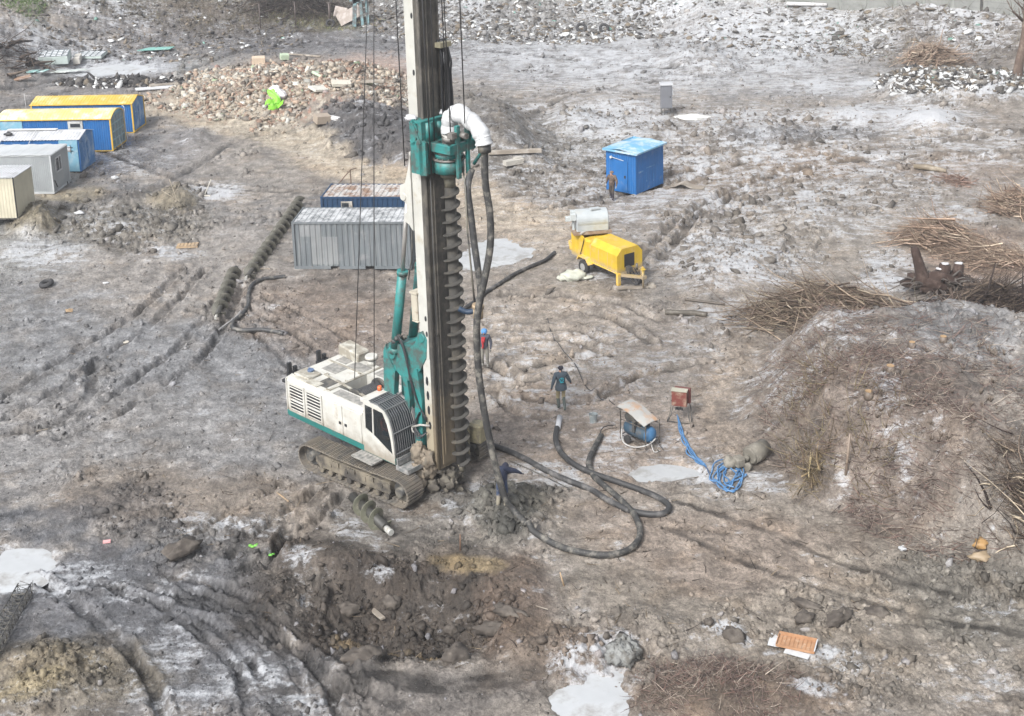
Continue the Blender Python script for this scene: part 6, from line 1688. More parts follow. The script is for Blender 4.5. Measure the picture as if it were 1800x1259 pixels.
prop('scrap', 'white lump of snow on the mud in front of the grey cabin', 'scrap', 202, 315, lambda b: b.blob((0, 0, .08), (.24, .15, .14), 3, 10, 6, .3), 0, WHITEP, .02)
prop('scrap', 'small white lump on the dirt heap by the cream cabin', 'scrap', 140, 377, lambda b: b.blob((0, 0, .08), (.28, .18, .12), 4, 10, 6, .3), 0, WHITEP, .02)
prop('scrap', 'brown box scrap on the left mud', 'scrap', 121, 549, lambda b: (b.box((0, 0, .08), (.28, .2, .03), rot=rotm(.4, .2, .5)), b.box((.1, 0, .1), (.2, .03, .18), rot=rotm(.2, .2, .2))), 0, WOOD, .0)
prop('scrap', 'pale round lid lying on the mud left of the rig', 'lid', 222, 604, lambda b: b.cyl((0, 0, .03), (0, 0, .07), .13, n=14), 0, paint('lid', (.45, .42, .36)), .02)
prop('scrap', 'orange-yellow sawn chunk of wood on the right bank, upper one', 'wood chunk', 1723, 962, lambda b: b.blob((0, 0, .1), (.24, .2, .15), 8, 9, 6, .3), 0, paint('saw', (.30, .18, .07), dirt=(.5, .36, .22)), .02)
prop('scrap', 'pale sawn chunk of wood on the right bank, lower one', 'wood chunk', 1722, 985, lambda b: b.blob((0, 0, .1), (.36, .22, .14), 9, 9, 6, .3), 0, paint('saw2', (.26, .20, .13), dirt=(.35, .27, .2)), .02)
prop('scrap', 'white tile lying on the right bank', 'tile', 1586, 968, lambda b: b.box((0, 0, .06), (.2, .18, .05), rot=rotm(.2, 0, .4)), 0, WHITEP, .02)
prop('snow_slab', 'long white slab of snow below the big brush pile', 'snow slab', 1474, 583, lambda b: b.blob((0, 0, .05), (.6, .15, .10), 3, 14, 7, .3), 0, plain('snow3', (.5, .5, .5), .8), .02)
prop('plank', 'pale board lying in front of the grey container', 'board', 452, 474, lambda b: rnd_plank(b, 1.4, .09, .06), R(-4), WOODD, .02)
b = MB()
# grey clay boulder with snow crust
prop('boulder', 'big grey clay lump with a frosty crust above the bottom puddle', 'clay lump', 1092, 1150, lambda b: [b.blob((.30 * math.cos(k * 2.4) * (k / 14 + .3), .34 * math.sin(k * 2.4) * (k / 14 + .3), .12 - .005 * k), (.16 + .05 * (k % 3),) * 3, k, 14, 9, .32, fr=2.8) for k in range(14)], 0, paint('clay_frost', (.20, .205, .20), dirt=(.085, .08, .07), amt=.62, scale=2.5, rough=.85, bump=.6), 0)
CL = paint('clay_lump', (.06, .05, .042), dirt=(.11, .095, .08), amt=.6, scale=3, rough=.8, bump=.6, bscale=8)
for k, (px_, py_, sx, sy, sz, lb) in enumerate(((688, 1062, .30, .24, .2, 'rounded clay lump in the middle of the pit'), (612, 1075, .32, .22, .2, 'reddish clay lump in the left of the pit'), (640, 1160, .55, .3, .25, 'cracked clay slab at the lower left edge of the pit'), (800, 1160, .38, .28, .28, 'dark clay block at the lower edge of the pit'), (895, 1080, .50, .18, .18, 'long clay slab on the right wall of the pit'), (870, 1110, .55, .2, .2, 'lower long clay slab on the right wall of the pit'), (795, 1110, .26, .2, .18, 'small clay lump near the middle of the pit'), (320, 968, .62, .36, .22, 'flat grey mud slab left of the green scraps'), (1290, 1122, .34, .26, .22, 'grey round clay lump in the slush left of the orange tray'), (1245, 1095, .14, .12, .1, 'small clay ball above the round lump'), (1412, 1090, .3, .22, .18, 'brown clay lump above the orange tray'), (1475, 1088, .5, .24, .18, 'wide flat clay lump right above the orange tray'), (1420, 1065, .45, .16, .12, 'curved clay crust at the top of the lower right lumps'), (1540, 1080, .36, .22, .14, 'flat pale clay lump on the lower right mud'))):
    prop('clay_lump', lb, 'clay lump', px_, py_, lambda b: b.blob((0, 0, sz * .35), (sx, sy, sz), 20 + k, 16, 10, .26, fr=2.4), R(-30 + 25 * (k % 4)), CL, 0, group='clay lumps')

# lattice mast section at the lower left edge
A_ = ground_at(-8, 1142); B_ = ground_at(46, 1046)
t = thing('lattice_section', 'dark steel lattice ladder lying at the lower left edge', 'lattice', tuple(A_))
d = B_ - A_; Ld = np.linalg.norm(d); u = d / Ld; s1 = np.cross(u, (0, 0, 1)); s1 /= np.linalg.norm(s1); up = np.cross(s1, u)
b = MB(); c_ = [s1 * x + up * z for x, z in ((-.2, .06), (.2, .06), (.2, .40), (-.2, .40))]
for q in c_: b.tube([q - u * 1.0, q + d], .022, 6)
b.build('rail', STEEL_D, t)
b = MB()
for k in range(15):
    p0 = u * (-.9 + k * (Ld + .8) / 14); p1 = u * (-.9 + (k + .5) * (Ld + .8) / 14)
    for i in range(4): b.tube([c_[i] + p0, c_[(i + 1) % 4] + p0], .012, 5); b.tube([c_[i] + p0, c_[(i + 1) % 4] + p1 + u * .12], .010, 5)
b.build('rung', STEEL_D, t)

# lime cloth on the rubble, planks and slabs
prop('lime_cloth', 'lime green plastic cloth draped over the rubble', 'cloth', 481, 190, lambda b: (b.grid(lambda u, v: (-.3 + .6 * u + .25 * math.sin(v * 5), -.1 + .9 * v, .45 + .9 * v - .3 * abs(u - .5) + .08 * math.sin(u * 9 + v * 7)), 8, 14), b.grid(lambda u, v: (-.6 + 1.4 * u, -.5 + .55 * v, .28 + .2 * math.sin(u * 7) + .25 * v), 10, 6), b.blob((.0, -.45, .1), (.35, .2, .35), 3, 10, 7, .3)), 0, paint('lime_plastic', (.17, .45, .03), dirt=(.25, .42, .12), amt=.3, rough=.5), 0)
prop('white_bundle', 'white plastic bundle among the rubble beside the lime cloth', 'bundle', 492, 172, lambda b: (b.blob((0, 0, .35), (.45, .4, .35), 3), b.blob((-.5, .8, .5), (.5, .3, .3), 5), b.blob((.3, -.3, .25), (.3, .3, .25), 6)), 0, paint('bundle', (.6, .58, .58), dirt=(.3, .28, .28), amt=.4), 0)
for k, (px_, py_, L_, w_, h_, rz, tl, m_, lb) in enumerate((
    (275, 158, 3.4, .7, .12, 22, .12, WHITEP, 'white board leaning on the left end of the rubble'), (296, 152, 3.2, .5, .15, 32, .18, WOODD, 'grey beam over the left end of the rubble'), (640, 148, 3.2, .5, .2, 6, .05, WOODD, 'pale beam across the pink rubble left of the mast'),
    (563, 160, 1.6, 1.1, .2, 40, .3, paint('slab1', (.50, .49, .44)), 'tilted pale slab in the middle of the rubble'), (500, 106, .8, .7, .5, 20, .2, paint('slab2', (.36, .44, .32)), 'greenish block on top of the rubble'), (560, 135, .7, 1.0, .2, 60, .6, paint('slab3', (.40, .50, .36)), 'pale green slab standing in the rubble'), (530, 100, 4.2, .2, .15, -24, .05, WOODD, 'long pole lying on the crest of the rubble'),
    (455, 115, 1.2, .9, .7, 10, .1, paint('slab4', (.50, .40, .30)), 'tan block on the crest of the rubble'), (600, 152, 1.5, .9, .3, 15, .3, paint('slab5', (.5, .47, .40)), 'pale slab above the dark mound'), (566, 218, 1.1, .8, .6, 30, .25, paint('slab6', (.30, .25, .20)), 'brown block on the dark mound'), (582, 212, 1.5, .35, .25, -30, .2, paint('slab7', (.5, .5, .5)), 'pale strip beside the brown block on the dark mound'))):
    prop('rubble_slab', lb, 'slab', px_, py_, lambda b: b.box((0, 0, h_ / 2), (L_, w_, h_), bev=.03), R(rz), m_, .1, R(tl * 30), R(tl * 20), group='slabs and beams on the rubble')

# stacked window frames and sheets on the upper left
def framegrid(t, w_, d, h, nx_, ny_):
    b = MB(); b.box((0, 0, h / 2), (w_, d, h), bev=.03); b.build('stack', paint('frame_green', (.38, .44, .42), dirt=(.5, .52, .52), amt=.3), t)
    b = MB(); b.box((0, 0, h + .02), (w_ - .1, d - .1, .03)); b.build('pane_sheet', paint('frost_pane', (.58, .60, .62), dirt=(.45, .46, .47)), t)
    b = MB()
    for k in range(nx_ + 1): b.box((-w_ / 2 + .06 + k * (w_ - .12) / nx_, 0, h + .05), (.07, d - .05, .04))
    for k in range(ny_ + 1): b.box((0, -d / 2 + .05 + k * (d - .10) / ny_, h + .055), (w_ - .05, .07, .04))
    b.build('glazing_bar', plain('bar_dark', (.12, .14, .15)), t)
t = thing('window_stack', 'stack of old glazed window frames, larger left one', 'window frames', tuple(ground_at(98, 110) + np.array((0, 0, .1))), R(8), 'stacked window frames'); framegrid(t, 2.6, 1.9, .75, 5, 4); t.rotation_euler[0] = R(8)
t = thing('window_stack', 'flat glazed window frame lying right of the larger stack', 'window frames', tuple(ground_at(158, 101) + np.array((0, 0, .1))), R(-4), 'stacked window frames'); framegrid(t, 2.9, 1.7, .22, 5, 4); t.rotation_euler[0] = R(6)
prop('crate', 'pale wooden crate between the two stacks of window frames', 'crate', 137, 110, lambda b: b.box((0, 0, .3), (.6, 2.2, .6), bev=.03), R(12), paint('crate', (.44, .42, .38)), .05)
prop('green_sheet', 'flat turquoise sheet lying on the far left track', 'sheet', 276, 90, lambda b: b.prism([(-1.7, -.8), (1.4, -.5), (1.6, .7), (-.9, .6)], .02, .08, 'xy'), 0, paint('turq', (.16, .36, .32), dirt=(.35, .45, .42), amt=.4, scale=.8), .2)
prop('green_sheet', 'pale grey sheets lying below the window frames', 'sheet', 108, 128, lambda b: (b.prism([(-1.4, -.5), (.6, -.6), (1.0, .6), (-.7, .7)], .02, .06, 'xy'), b.prism([(.7, -.6), (2.2, .2), (2.1, .7), (1.1, .6)], .03, .08, 'xy')), 0, paint('sheet_p', (.40, .44, .42), dirt=(.55, .56, .56), amt=.5), .1)
prop('green_sheet', 'turquoise striped sheet in the slush at far left', 'sheet', 62, 128, lambda b: (b.prism([(-.9, -.5), (.1, -.5), (.3, .6), (-.5, .6)], .02, .06, 'xy'), b.prism([(.3, -.5), (.9, -.5), (1.1, .6), (.7, .6)], .02, .06, 'xy')), 0, paint('turq2', (.22, .40, .38), dirt=(.5, .56, .56), amt=.5), .1)
prop('plank', 'brown board in the slush at far left', 'board', 36, 142, lambda b: b.box((0, 0, .1), (1.8, .6, .12), rot=rotm(.2, -.1, .5)), 0, paint('brownb', (.22, .14, .09), dirt=(.35, .3, .28), amt=.5), .1)

# ------------------------------------------------------------------ wall, posts, tree
WALLM = paint('concrete_wall', (.20, .205, .195), dirt=(.13, .135, .125), amt=.45, scale=.5, rough=.85, streak=.35)
POSTM = paint('concrete_post', (.24, .25, .235), dirt=(.24, .24, .22), amt=.4, scale=1)
wz = 4.0
def wall_pt(px_, py_):
    p = ground_at(px_, py_); return p
W0 = wall_pt(1195, -8); W1 = wall_pt(1500, 18); W2 = wall_pt(1830, 38)
t = thing('concrete_wall', 'long grey concrete panel wall along the top right of the site', 'wall', tuple(W0))
path = spline([W0, W1, W2], 8); seg = []
tot = 0
Pn = [W0]
dirw = (W2 - W0); Lw = np.linalg.norm(dirw[:2]); npan = int(Lw / 2.6); 
for k in range(npan + 3):
    f = k / npan; q = (1 - f) ** 2 * W0 + 2 * f * (1 - f) * (2 * W1 - .5 * W0 - .5 * W2) + f * f * W2 if f <= 1 else W2 + (W2 - W1) / np.linalg.norm((W2 - W1)[:2]) * 2.6 * (k - npan)
    Pn.append(q) if k else None
for k in range(len(Pn) - 1):
    a, c = Pn[k] - W0, Pn[k + 1] - W0; a = a.copy(); c = c.copy(); zb = min(a[2], c[2]) - .5
    b = MB()
    for j in range(6):
        b.bar((a[0], a[1], zb + .27 + j * .52), (c[0], c[1], zb + .27 + j * .52), .10, .505)
    b.build('panel', WALLM, t)
    b = MB(); b.box((a[0], a[1] - .06, zb + 1.75), (.22, .22, 3.5)); b.build('post', POSTM if k != 11 else STEEL_D, t)
for k, (px_, py_, h_, lb) in enumerate(((458, 50, 2.6, 'rusty thin fence post at the upper left, left one of three'), (520, 47, 2.6, 'rusty thin fence post at the upper left, middle one of three'), (580, 44, 2.4, 'thicker fence post at the upper left, right one of three'))):
    prop('fence_post', lb, 'post', px_, py_, lambda b: b.cyl((0, 0, -.3), (.03, 0, h_), .07 + .05 * (k == 2), n=8), 0, paint('post_rust%d' % k, (.06, .045, .04)), 0, group='fence posts at the upper left')
prop('rusty_gantry', 'teal rusty steel gantry standing at the top left of the mast', 'gantry', 638, 46, lambda b: (b.bar((-.9, 0, 0), (-.6, 0, 4.2), .4), b.bar((0, 0, -.2), (-.2, .1, 4.2), .28), b.bar((.5, .3, 0), (.5, .3, 4.0), .3), b.bar((-.9, 0, 2.6), (.6, 0, 3.0), .4), b.box((-.7, .1, 3.4), (1.1, .6, 1.6))), 0, paint('teal_scrap', (.16, .28, .30), dirt=(.10, .10, .10), amt=.7), 0)
prop('scrap_pile', 'brown and grey scrap panels beside the teal gantry', 'scrap', 612, 42, lambda b: (b.box((.2, 0, .9), (2.6, .15, 1.3), rot=rotm(R(-30), R(-25), .2)), b.box((-.8, .5, 1.2), (1.4, .12, 1.1), rot=rotm(R(-20), R(10), -.3))), 0, paint('scrap_b', (.24, .20, .17), dirt=(.34, .30, .28), amt=.6), 0)
BARK = paint('tree_bark', (.10, .07, .055), dirt=(.18, .14, .11), amt=.5, scale=2, rough=.9)
g = ground_at(1790, 132)
t = thing('tree', 'bare brown tree trunk at the right edge below the wall', 'tree', tuple(g - np.array((0, 0, .2))))
b = MB(); b.tube(spline([(-.1, 0, 0), (.05, 0, 1.5), (.3, 0, 3.4), (.35, .1, 6.0), (.2, .1, 9)], 4), [.42 - .018 * i for i in range(17)], 12); b.build('trunk', BARK, t)
b = MB()
for k in range(26):
    a = random.uniform(0, 6.28); z = random.uniform(4.2, 9); l = random.uniform(1, 2.6)
    p0 = np.array((.32, .1, z)); p1 = p0 + np.array((math.cos(a) * l * .5, math.sin(a) * l * .5, l * .5)); p2 = p1 + np.array((math.cos(a + .5) * l * .4, math.sin(a + .5) * l * .4, l * .6))
    b.tube([p0, p1, p2], [.07, .04, .012], 5)
    for q in range(3): b.tube([p1, p1 + np.array([random.uniform(-.8, .8), random.uniform(-.8, .8), random.uniform(.3, 1.0)])], [.025, .006], 4)
b.build('crown', BARK, t)

# stumps
STW = paint('cut_wood', (.32, .21, .11), dirt=(.5, .36, .2), amt=.3, rough=.7)
STB = paint('stump_bark', (.12, .095, .075), dirt=(.22, .19, .16), amt=.4, scale=4)
stumps = [(1565, 652, .15, 'cut stump with a fresh pale top on the bank, nearest the snow streak'), (1527, 697, .14, 'cut stump leaning on the left slope of the bank'), (1658, 600, .13, 'cut stump with an orange top high on the bank'), (1733, 587, .11, 'small stump at the edge of the dark brush'), (1756, 588, .10, 'small stump at the right, beside the brush'), (1542, 592, .09, 'tiny stump below the big brush pile'), (1603, 610, .12, 'dark stump on the crest of the bank')]
for px_, py_, r_, lb in stumps:
    t = thing('tree_stump', lb, 'stump', tuple(ground_at(px_, py_)), group='cut stumps on the bank')
    b = MB(); b.cyl((0, 0, -.1), (0, 0, .20), r_ * 1.25, r_, 12); b.build('bark', STB, t)
    b = MB(); b.cyl((0, 0, .20), (0, 0, .212), r_ * .9, n=12); b.build('cut_face', STW if r_ > .095 else STB, t)
# little dead shoots left from cut bushes
n = 46
for k in range(n):
    a, c = random.uniform(1540, 1790), random.uniform(600, 780)
    t = prop('bush_stub', 'dark cut bush stub on the grey side of the bank', 'bush stub', a, c, lambda b: [b.tube([(0, 0, -.02), (random.uniform(-.12, .12), random.uniform(-.12, .12), random.uniform(.10, .24))], [.03, .02], 5) for _ in range(4)], 0, STB, 0, group='cut bush stubs on the bank')

# uprooted stump
g = ground_at(1640, 515)
t = thing('root_stump', 'big uprooted stump with dark tangled roots and a tall broken trunk', 'stump', tuple(g))
b = MB(); b.tube(spline([(-.45, 0, .5), (-.62, 0, 1.1), (-.8, .05, 1.75), (-.95, .1, 2.25)], 4), [.42, .38, .34, .3, .28, .26, .25, .24, .22, .22, .2, .19, .14], 11)
b.tube([(.5, .2, .6), (.6, .25, 1.3)], [.35, .26], 10); b.tube([(1.2, .3, .6), (1.3, .4, 1.25)], [.3, .22], 10); b.blob((.2, .1, .5), (1.3, .7, .5), 3, 18, 10, .25); b.build('trunk', paint('rotten_wood', (.035, .02, .015), dirt=(.08, .055, .045), amt=.5, scale=3, rough=.9), t)
b = MB()
for k in range(90):
    a = random.uniform(0, 6.28); l = random.uniform(.6, 1.7); z0 = random.uniform(.2, .7)
    p0 = np.array((.2 + .6 * math.cos(a), .3 * math.sin(a), z0)); p1 = p0 + np.array((math.cos(a) * l * .6, math.sin(a) * l * .45, random.uniform(-.2, .4))); p2 = p1 + np.array((math.cos(a + random.uniform(-.8, .8)) * l * .5, math.sin(a) * l * .4, random.uniform(-.5, .1)))
    b.tube([p0, p1, p2], [random.uniform(.04, .09), .04, .012], 5)
b.build('root', paint('root_dark', (.075, .065, .058), dirt=(.2, .17, .14), amt=.4, scale=3), t)
b = MB()
for x, y, z in ((.35, .2, 1.12), (.62, .28, 1.33), (1.3, .4, 1.28)): b.blob((x, y, z), (.20, .16, .05), int(x * 9), 10, 6)
b.build('snow_cap', plain('snow4', (.42, .42, .43), .8), t)

# brush piles
def brush(label, px_, py_, ax, ay, h, n, lean, pal, lmin, lmax, wd=.014, seed=1, name='brush_pile'):
    r2 = np.random.RandomState(seed)
    a = r2.normal(0, .46, n); c = r2.normal(0, .46, n); q_ = perlin(a * 2.2 + seed, c * 2.2, seed); k = (np.hypot(a, c) < 1.25) & (q_ + r2.normal(0, .25, n) > -.22); a, c = a[k], c[k]; m = len(a)
    g = ground_at(px_, py_); s_ = FPX / (g[1] * CT + CAM_H * ST); X_ = ax / s_; Y_ = ay
    hz = h * np.exp(-1.6 * (a * a + c * c)) * (1 + .5 * perlin(a * 3, c * 3, seed + 1)) * r2.uniform(0, 1, m) ** .7
    pos = np.stack([a * X_, c * Y_, hz], 1)
    hz2 = surf(pos[:, 0] + g[0], pos[:, 1] + g[1]) - g[2]
    pos[:, 2] += hz2
    an = r2.normal(lean, .5, m) + np.where(r2.uniform(size=m) < .35, r2.uniform(-1.5, 1.5, m), 0)
    ln = lmin * .5 + (lmax - lmin * .5) * r2.uniform(0, 1, m) ** 2
    dv = np.stack([np.cos(an), np.sin(an), r2.normal(.12, .22, m) - a * np.cos(an) * .35], 1)
    col = np.array(pal)[r2.randint(0, len(pal), m)] * r2.uniform(.55, 1.3, m)[:, None]
    o = twig_mesh(name, pos - dv * (ln * .5)[:, None] * 1.0, dv, ln, np.full(m, wd) * (.5 + 5.0 * r2.uniform(0, 1, m) ** 9), r2.normal(0, .28, (m, 2)), col, M_TWIG, None)
    o.location = g; return tag(o, label, 'brush pile', 'piles of cut brush')
P1 = [lin(176, 156, 136), lin(156, 134, 118), lin(136, 118, 106), lin(196, 180, 158), lin(118, 102, 94)]
P2 = [lin(92, 78, 70), lin(72, 60, 56), lin(120, 104, 92), lin(60, 50, 48)]
P3 = [lin(186, 160, 142), lin(166, 140, 122), lin(142, 120, 108), lin(200, 180, 160)]
brush('big brown brush pile swept to the left in the middle of the right side', 1450, 560, 150, 1.9, 1.5, 5200, R(172), P1, 1.0, 3.4, .014, 3)
brush('rounded brown brush pile above the uprooted stump', 1640, 425, 80, 1.9, 1.2, 2600, R(150), P3, .8, 2.4, .016, 4)
brush('brown brush pile at the right edge, above the uprooted stump', 1782, 368, 60, 1.8, 1.1, 1700, R(140), P3, .8, 2.4, .018, 5)
brush('reddish brush pile at the foot of the bank under the concrete wall', 1640, 112, 62, 3.2, 1.8, 1500, R(20), P3, 1.0, 3.2, .03, 6)
brush('dark tangled branch heap at the right edge beyond the bank', 1760, 560, 105, 2.3, 1.7, 3000, R(15), P2, 1.2, 3.6, .022, 7)
brush('low reddish brush right of the uprooted stump', 1740, 455, 90, 2.2, .6, 2000, R(160), P3, .6, 2.0, .014, 8)
brush('dark brush heap low on the right edge of the bank', 1785, 855, 70, 1.6, .6, 1300, R(120), P1 + P2, .7, 2.2, .011, 9)
brush('pale dry bush at the foot of the embankment beside the pole', 1425, 835, 36, .7, .5, 420, R(80), [lin(180, 162, 124), lin(160, 138, 104), lin(130, 112, 88)], .6, 1.4, .009, 10)
brush('thin dark scrub behind the far fence posts', 520, 22, 110, 3.0, 2.6, 2600, R(90), [lin(90, 80, 76), lin(70, 62, 60), lin(110, 100, 92)], 1.0, 3.0, .03, 11)
brush('small pinkish brush patch on the snowy ground above the log', 1680, 320, 40, 1.4, .3, 500, R(160), [lin(170, 140, 128), lin(150, 122, 110)], .5, 1.6, .014, 12)
brush('fallen dead branches at the far left bank', 40, 105, 80, 3.5, 1.2, 160, R(50), P2, 2.0, 5.0, .08, 13)
# ------------------------------------------------------------------ people
def person_mesh(name, J, mats, radii=None, parent=None, fingers=True):
    """one continuous skinned surface over the joints J; material by the nearest bone"""
    rad = dict(pelvis=.155, waist=.145, chest=.165, collar=.12, neck=.062, head=.095, crown=.075, nose=.018, chin=.05,
               sl=.085, sr=.085, el=.058, er=.058, wl=.042, wr=.042, pl=.042, pr=.042, hl=.10, hr=.10, kl=.072, kr=.072, al=.055, ar=.055, tl=.045, tr=.045)
    if radii: rad.update(radii)
    names = [k for k in J]
    E_ = [('pelvis', 'waist'), ('waist', 'chest'), ('chest', 'collar'), ('collar', 'neck'), ('neck', 'head'), ('head', 'crown'), ('head', 'nose'),
          ('collar', 'sl'), ('sl', 'el'), ('el', 'wl'), ('wl', 'pl'), ('collar', 'sr'), ('sr', 'er'), ('er', 'wr'), ('wr', 'pr'),
          ('pelvis', 'hl'), ('hl', 'kl'), ('kl', 'al'), ('al', 'tl'), ('pelvis', 'hr'), ('hr', 'kr'), ('kr', 'ar'), ('ar', 'tr')]
    me = bpy.data.meshes.new(name); me.from_pydata([tuple(J[k]) for k in names], [(names.index(a), names.index(b)) for a, b in E_], [])
    o = bpy.data.objects.new(name + '_tmp', me); COL.objects.link(o)
    sk = o.modifiers.new('s', 'SKIN'); sk.use_smooth_shade = True
    for i, k in enumerate(names):
        v = me.skin_vertices[0].data[i]; v.radius = (rad[k], rad[k]); v.use_root = (k == 'pelvis')
    sb = o.modifiers.new('d', 'SUBSURF'); sb.levels = 1; sb.render_levels = 1
    dg = bpy.context.evaluated_depsgraph_get(); dg.update()
    m2 = bpy.data.meshes.new_from_object(o.evaluated_get(dg))
    bpy.data.objects.remove(o)
    m2.name = name
    zone = {'jacket': [('pelvis', 'waist'), ('waist', 'chest'), ('chest', 'collar'), ('collar', 'sl'), ('sl', 'el'), ('el', 'wl'), ('collar', 'sr'), ('sr', 'er'), ('er', 'wr')],
            'trousers': [('pelvis', 'hl'), ('hl', 'kl'), ('pelvis', 'hr'), ('hr', 'kr')], 'boots': [('kl', 'al'), ('al', 'tl'), ('kr', 'ar'), ('ar', 'tr')],
            'skin': [('neck', 'head'), ('head', 'nose')], 'cap': [('head', 'crown')], 'glove': [('wl', 'pl'), ('wr', 'pr')]}
    order = ['jacket', 'trousers', 'boots', 'skin', 'cap', 'glove']
    m2.materials.clear()
    for k in order: m2.materials.append(mats[k])
    def dist(p, a, b):
        a = np.array(a); b = np.array(b); t = np.clip((p - a) @ (b - a) / ((b - a) @ (b - a) + 1e-9), 0, 1); return np.linalg.norm(p - a - t * (b - a))
    for f in m2.polygons:
        c = np.array(f.center); best = None
        for zi, zn in enumerate(order):
            for a, b in zone[zn]:
                d = dist(c, J[a], J[b]) / (rad[a] + rad[b])
                if best is None or d < best[0]: best = (d, zi)
        f.material_index = best[1]; f.use_smooth = True
    if fingers:
        import bmesh
        bm = bmesh.new(); bm.from_mesh(m2)
        for s_ in ('l', 'r'):
            w_ = np.array(J['w' + s_]); p = np.array(J['p' + s_]); d = p - w_; d /= np.linalg.norm(d) + 1e-9
            side = np.cross(d, (0, 0, 1.)) if abs(d[2]) < .9 else np.cross(d, (0, 1., 0)); side /= np.linalg.norm(side); curl = np.cross(side, d)
            for k in range(5):
                off = (-.028 + k * .0185) if k < 4 else .04
                ln = (.062, .075, .070, .055, .05)[k]
                base_ = p + side * off + d * (.012 if k < 4 else -.03)
                q = [base_, base_ + d * ln * .55 + curl * .01 + side * (.012 if k == 4 else 0), base_ + d * ln * .9 + curl * .035]
                t = MB(); t.tube(q, [.0105, .0095, .007], 6)
                vs = [bm.verts.new(v) for v in t.v]
                for f in t.f:
                    try:
                        ff = bm.faces.new([vs[i] for i in f]); ff.material_index = 5; ff.smooth = True
                    except ValueError: pass
        bm.to_mesh(m2); bm.free()
    o = bpy.data.objects.new(name, m2); COL.objects.link(o); o.parent = parent
    return o

def base_pose(h=1.76):
    k = h / 1.76
    J = dict(pelvis=(0, 0, .96), waist=(0, 0, 1.12), chest=(0, .0, 1.32), collar=(0, -.01, 1.44), neck=(0, 0, 1.52), head=(0, .02, 1.64), crown=(0, .0, 1.715), nose=(0, .125, 1.635),
             sl=(-.19, -.01, 1.43), sr=(.19, -.01, 1.43), el=(-.25, -.03, 1.16), er=(.25, -.03, 1.16), wl=(-.27, .05, .92), wr=(.27, .05, .92), pl=(-.27, .08, .84), pr=(.27, .08, .84),
             hl=(-.10, 0, .90), hr=(.10, 0, .90), kl=(-.11, .02, .50), kr=(.11, .02, .50), al=(-.11, -.02, .10), ar=(.11, -.02, .10), tl=(-.12, .13, .05), tr=(.12, .13, .05))
    return {a: np.array(v, float) * k for a, v in J.items()}
def shift(J, names, d):
    for n_ in names: J[n_] = J[n_] + np.array(d, float)
SKIN = plain('skin', (.42, .24, .17), .6)
def cloth(nm, col, d=None, amt=.35): return paint(nm, col, dirt=d or tuple(k * .6 + .04 for k in col), amt=amt, scale=5, rough=.9, bump=.4, bscale=14)

# 1 man walking away, back to the viewer
J = base_pose(1.84)
shift(J, ('kl',), (0, .10, 0)); shift(J, ('al', 'tl'), (.02, .02, .0)); shift(J, ('kr',), (-.02, .02, 0)); shift(J, ('ar', 'tr'), (-.03, -.30, .06)); J['tr'] = J['ar'] + np.array((.0, .10, -.07))
J['el'] += (-.06, -.06, 0); J['wl'] += (-.10, -.10, 0); J['pl'] += (-.11, -.10, 0); J['er'] += (.06, .02, .02); J['wr'] += (.12, .08, .10); J['pr'] += (.14, .10, .10)
g = ground_at(987, 720)
pm = dict(jacket=cloth('jacket_slate', (.055, .075, .095)), trousers=cloth('trousers_khaki', (.27, .23, .14)), boots=cloth('boots_green', (.07, .085, .08)), skin=SKIN, cap=cloth('cap_black', (.02, .02, .03)), glove=SKIN)
t = thing('person', 'person in a grey-blue jacket and black cap walking away across the mud', 'person', tuple(g), R(8))
person_mesh('body', J, pm, dict(pelvis=.185, waist=.18, chest=.20, collar=.14, sl=.10, sr=.10, el=.075, er=.075, kl=.08, kr=.08), t)
b = MB(); b.blob((0, -.01, 1.76), (.115, .12, .075), 2, 14, 8, .04); b.build('cap', pm['cap'], t)
b = MB()
n_ = 22
for (a0, a1, rr0) in ((.2, 2.4, .075), (2.6, 4.9, .085), (5.0, 6.2, .07)):
    b.tube([(rr0 * math.cos(a), -.235 - .0, 1.36 + rr0 * math.sin(a)) for a in np.linspace(a0, a1, 9)], .014, 6)
b.tube([(-.05, -.235, 1.31), (0, -.238, 1.41), (.05, -.235, 1.33)], .016, 6); b.box((0, -.236, 1.25), (.14, .012, .025)); b.build('back_print', plain('print_teal', (.03, .34, .42), .7), t)
b = MB(); b.loft([[(r_ * 1.05 * math.cos(a), r_ * .82 * math.sin(a), z) for a in np.linspace(0, 6.283, 15)[:-1]] for r_, z in ((.225, .86), (.22, 1.0), (.19, 1.12))], cap=False); b.build('jacket_hem', pm['jacket'], t)

# 2 worker with the blue hood and a red stripe, facing the viewer, half hidden by the hose
J = base_pose(1.70)
J['el'] += (-.04, 0, 0); J['er'] += (.05, 0, 0); J['wr'] += (.08, .02, 0); J['pr'] += (.09, .02, 0); shift(J, ('kr',), (0, .05, 0)); shift(J, ('ar', 'tr'), (0, -.08, 0))
g = ground_at(853, 645)
pm = dict(jacket=cloth('jacket_dark', (.06, .065, .085)), trousers=cloth('trousers_grey', (.20, .19, .165)), boots=cloth('boots_grey', (.16, .155, .14)), skin=SKIN, cap=cloth('hood_blue', (.08, .24, .50)), glove=cloth('glove_dark', (.06, .06, .06)))
t = thing('person', 'person in a dark jacket with a blue hood and red scarf behind the hoses', 'person', tuple(g), R(172))
person_mesh('body', J, pm, dict(pelvis=.18, waist=.18, chest=.19, sl=.10, sr=.10, el=.075, er=.075), t)
b = MB(); b.blob((0, -.02, 1.60), (.135, .14, .13), 4, 16, 10, .05); b.build('hood', pm['cap'], t)
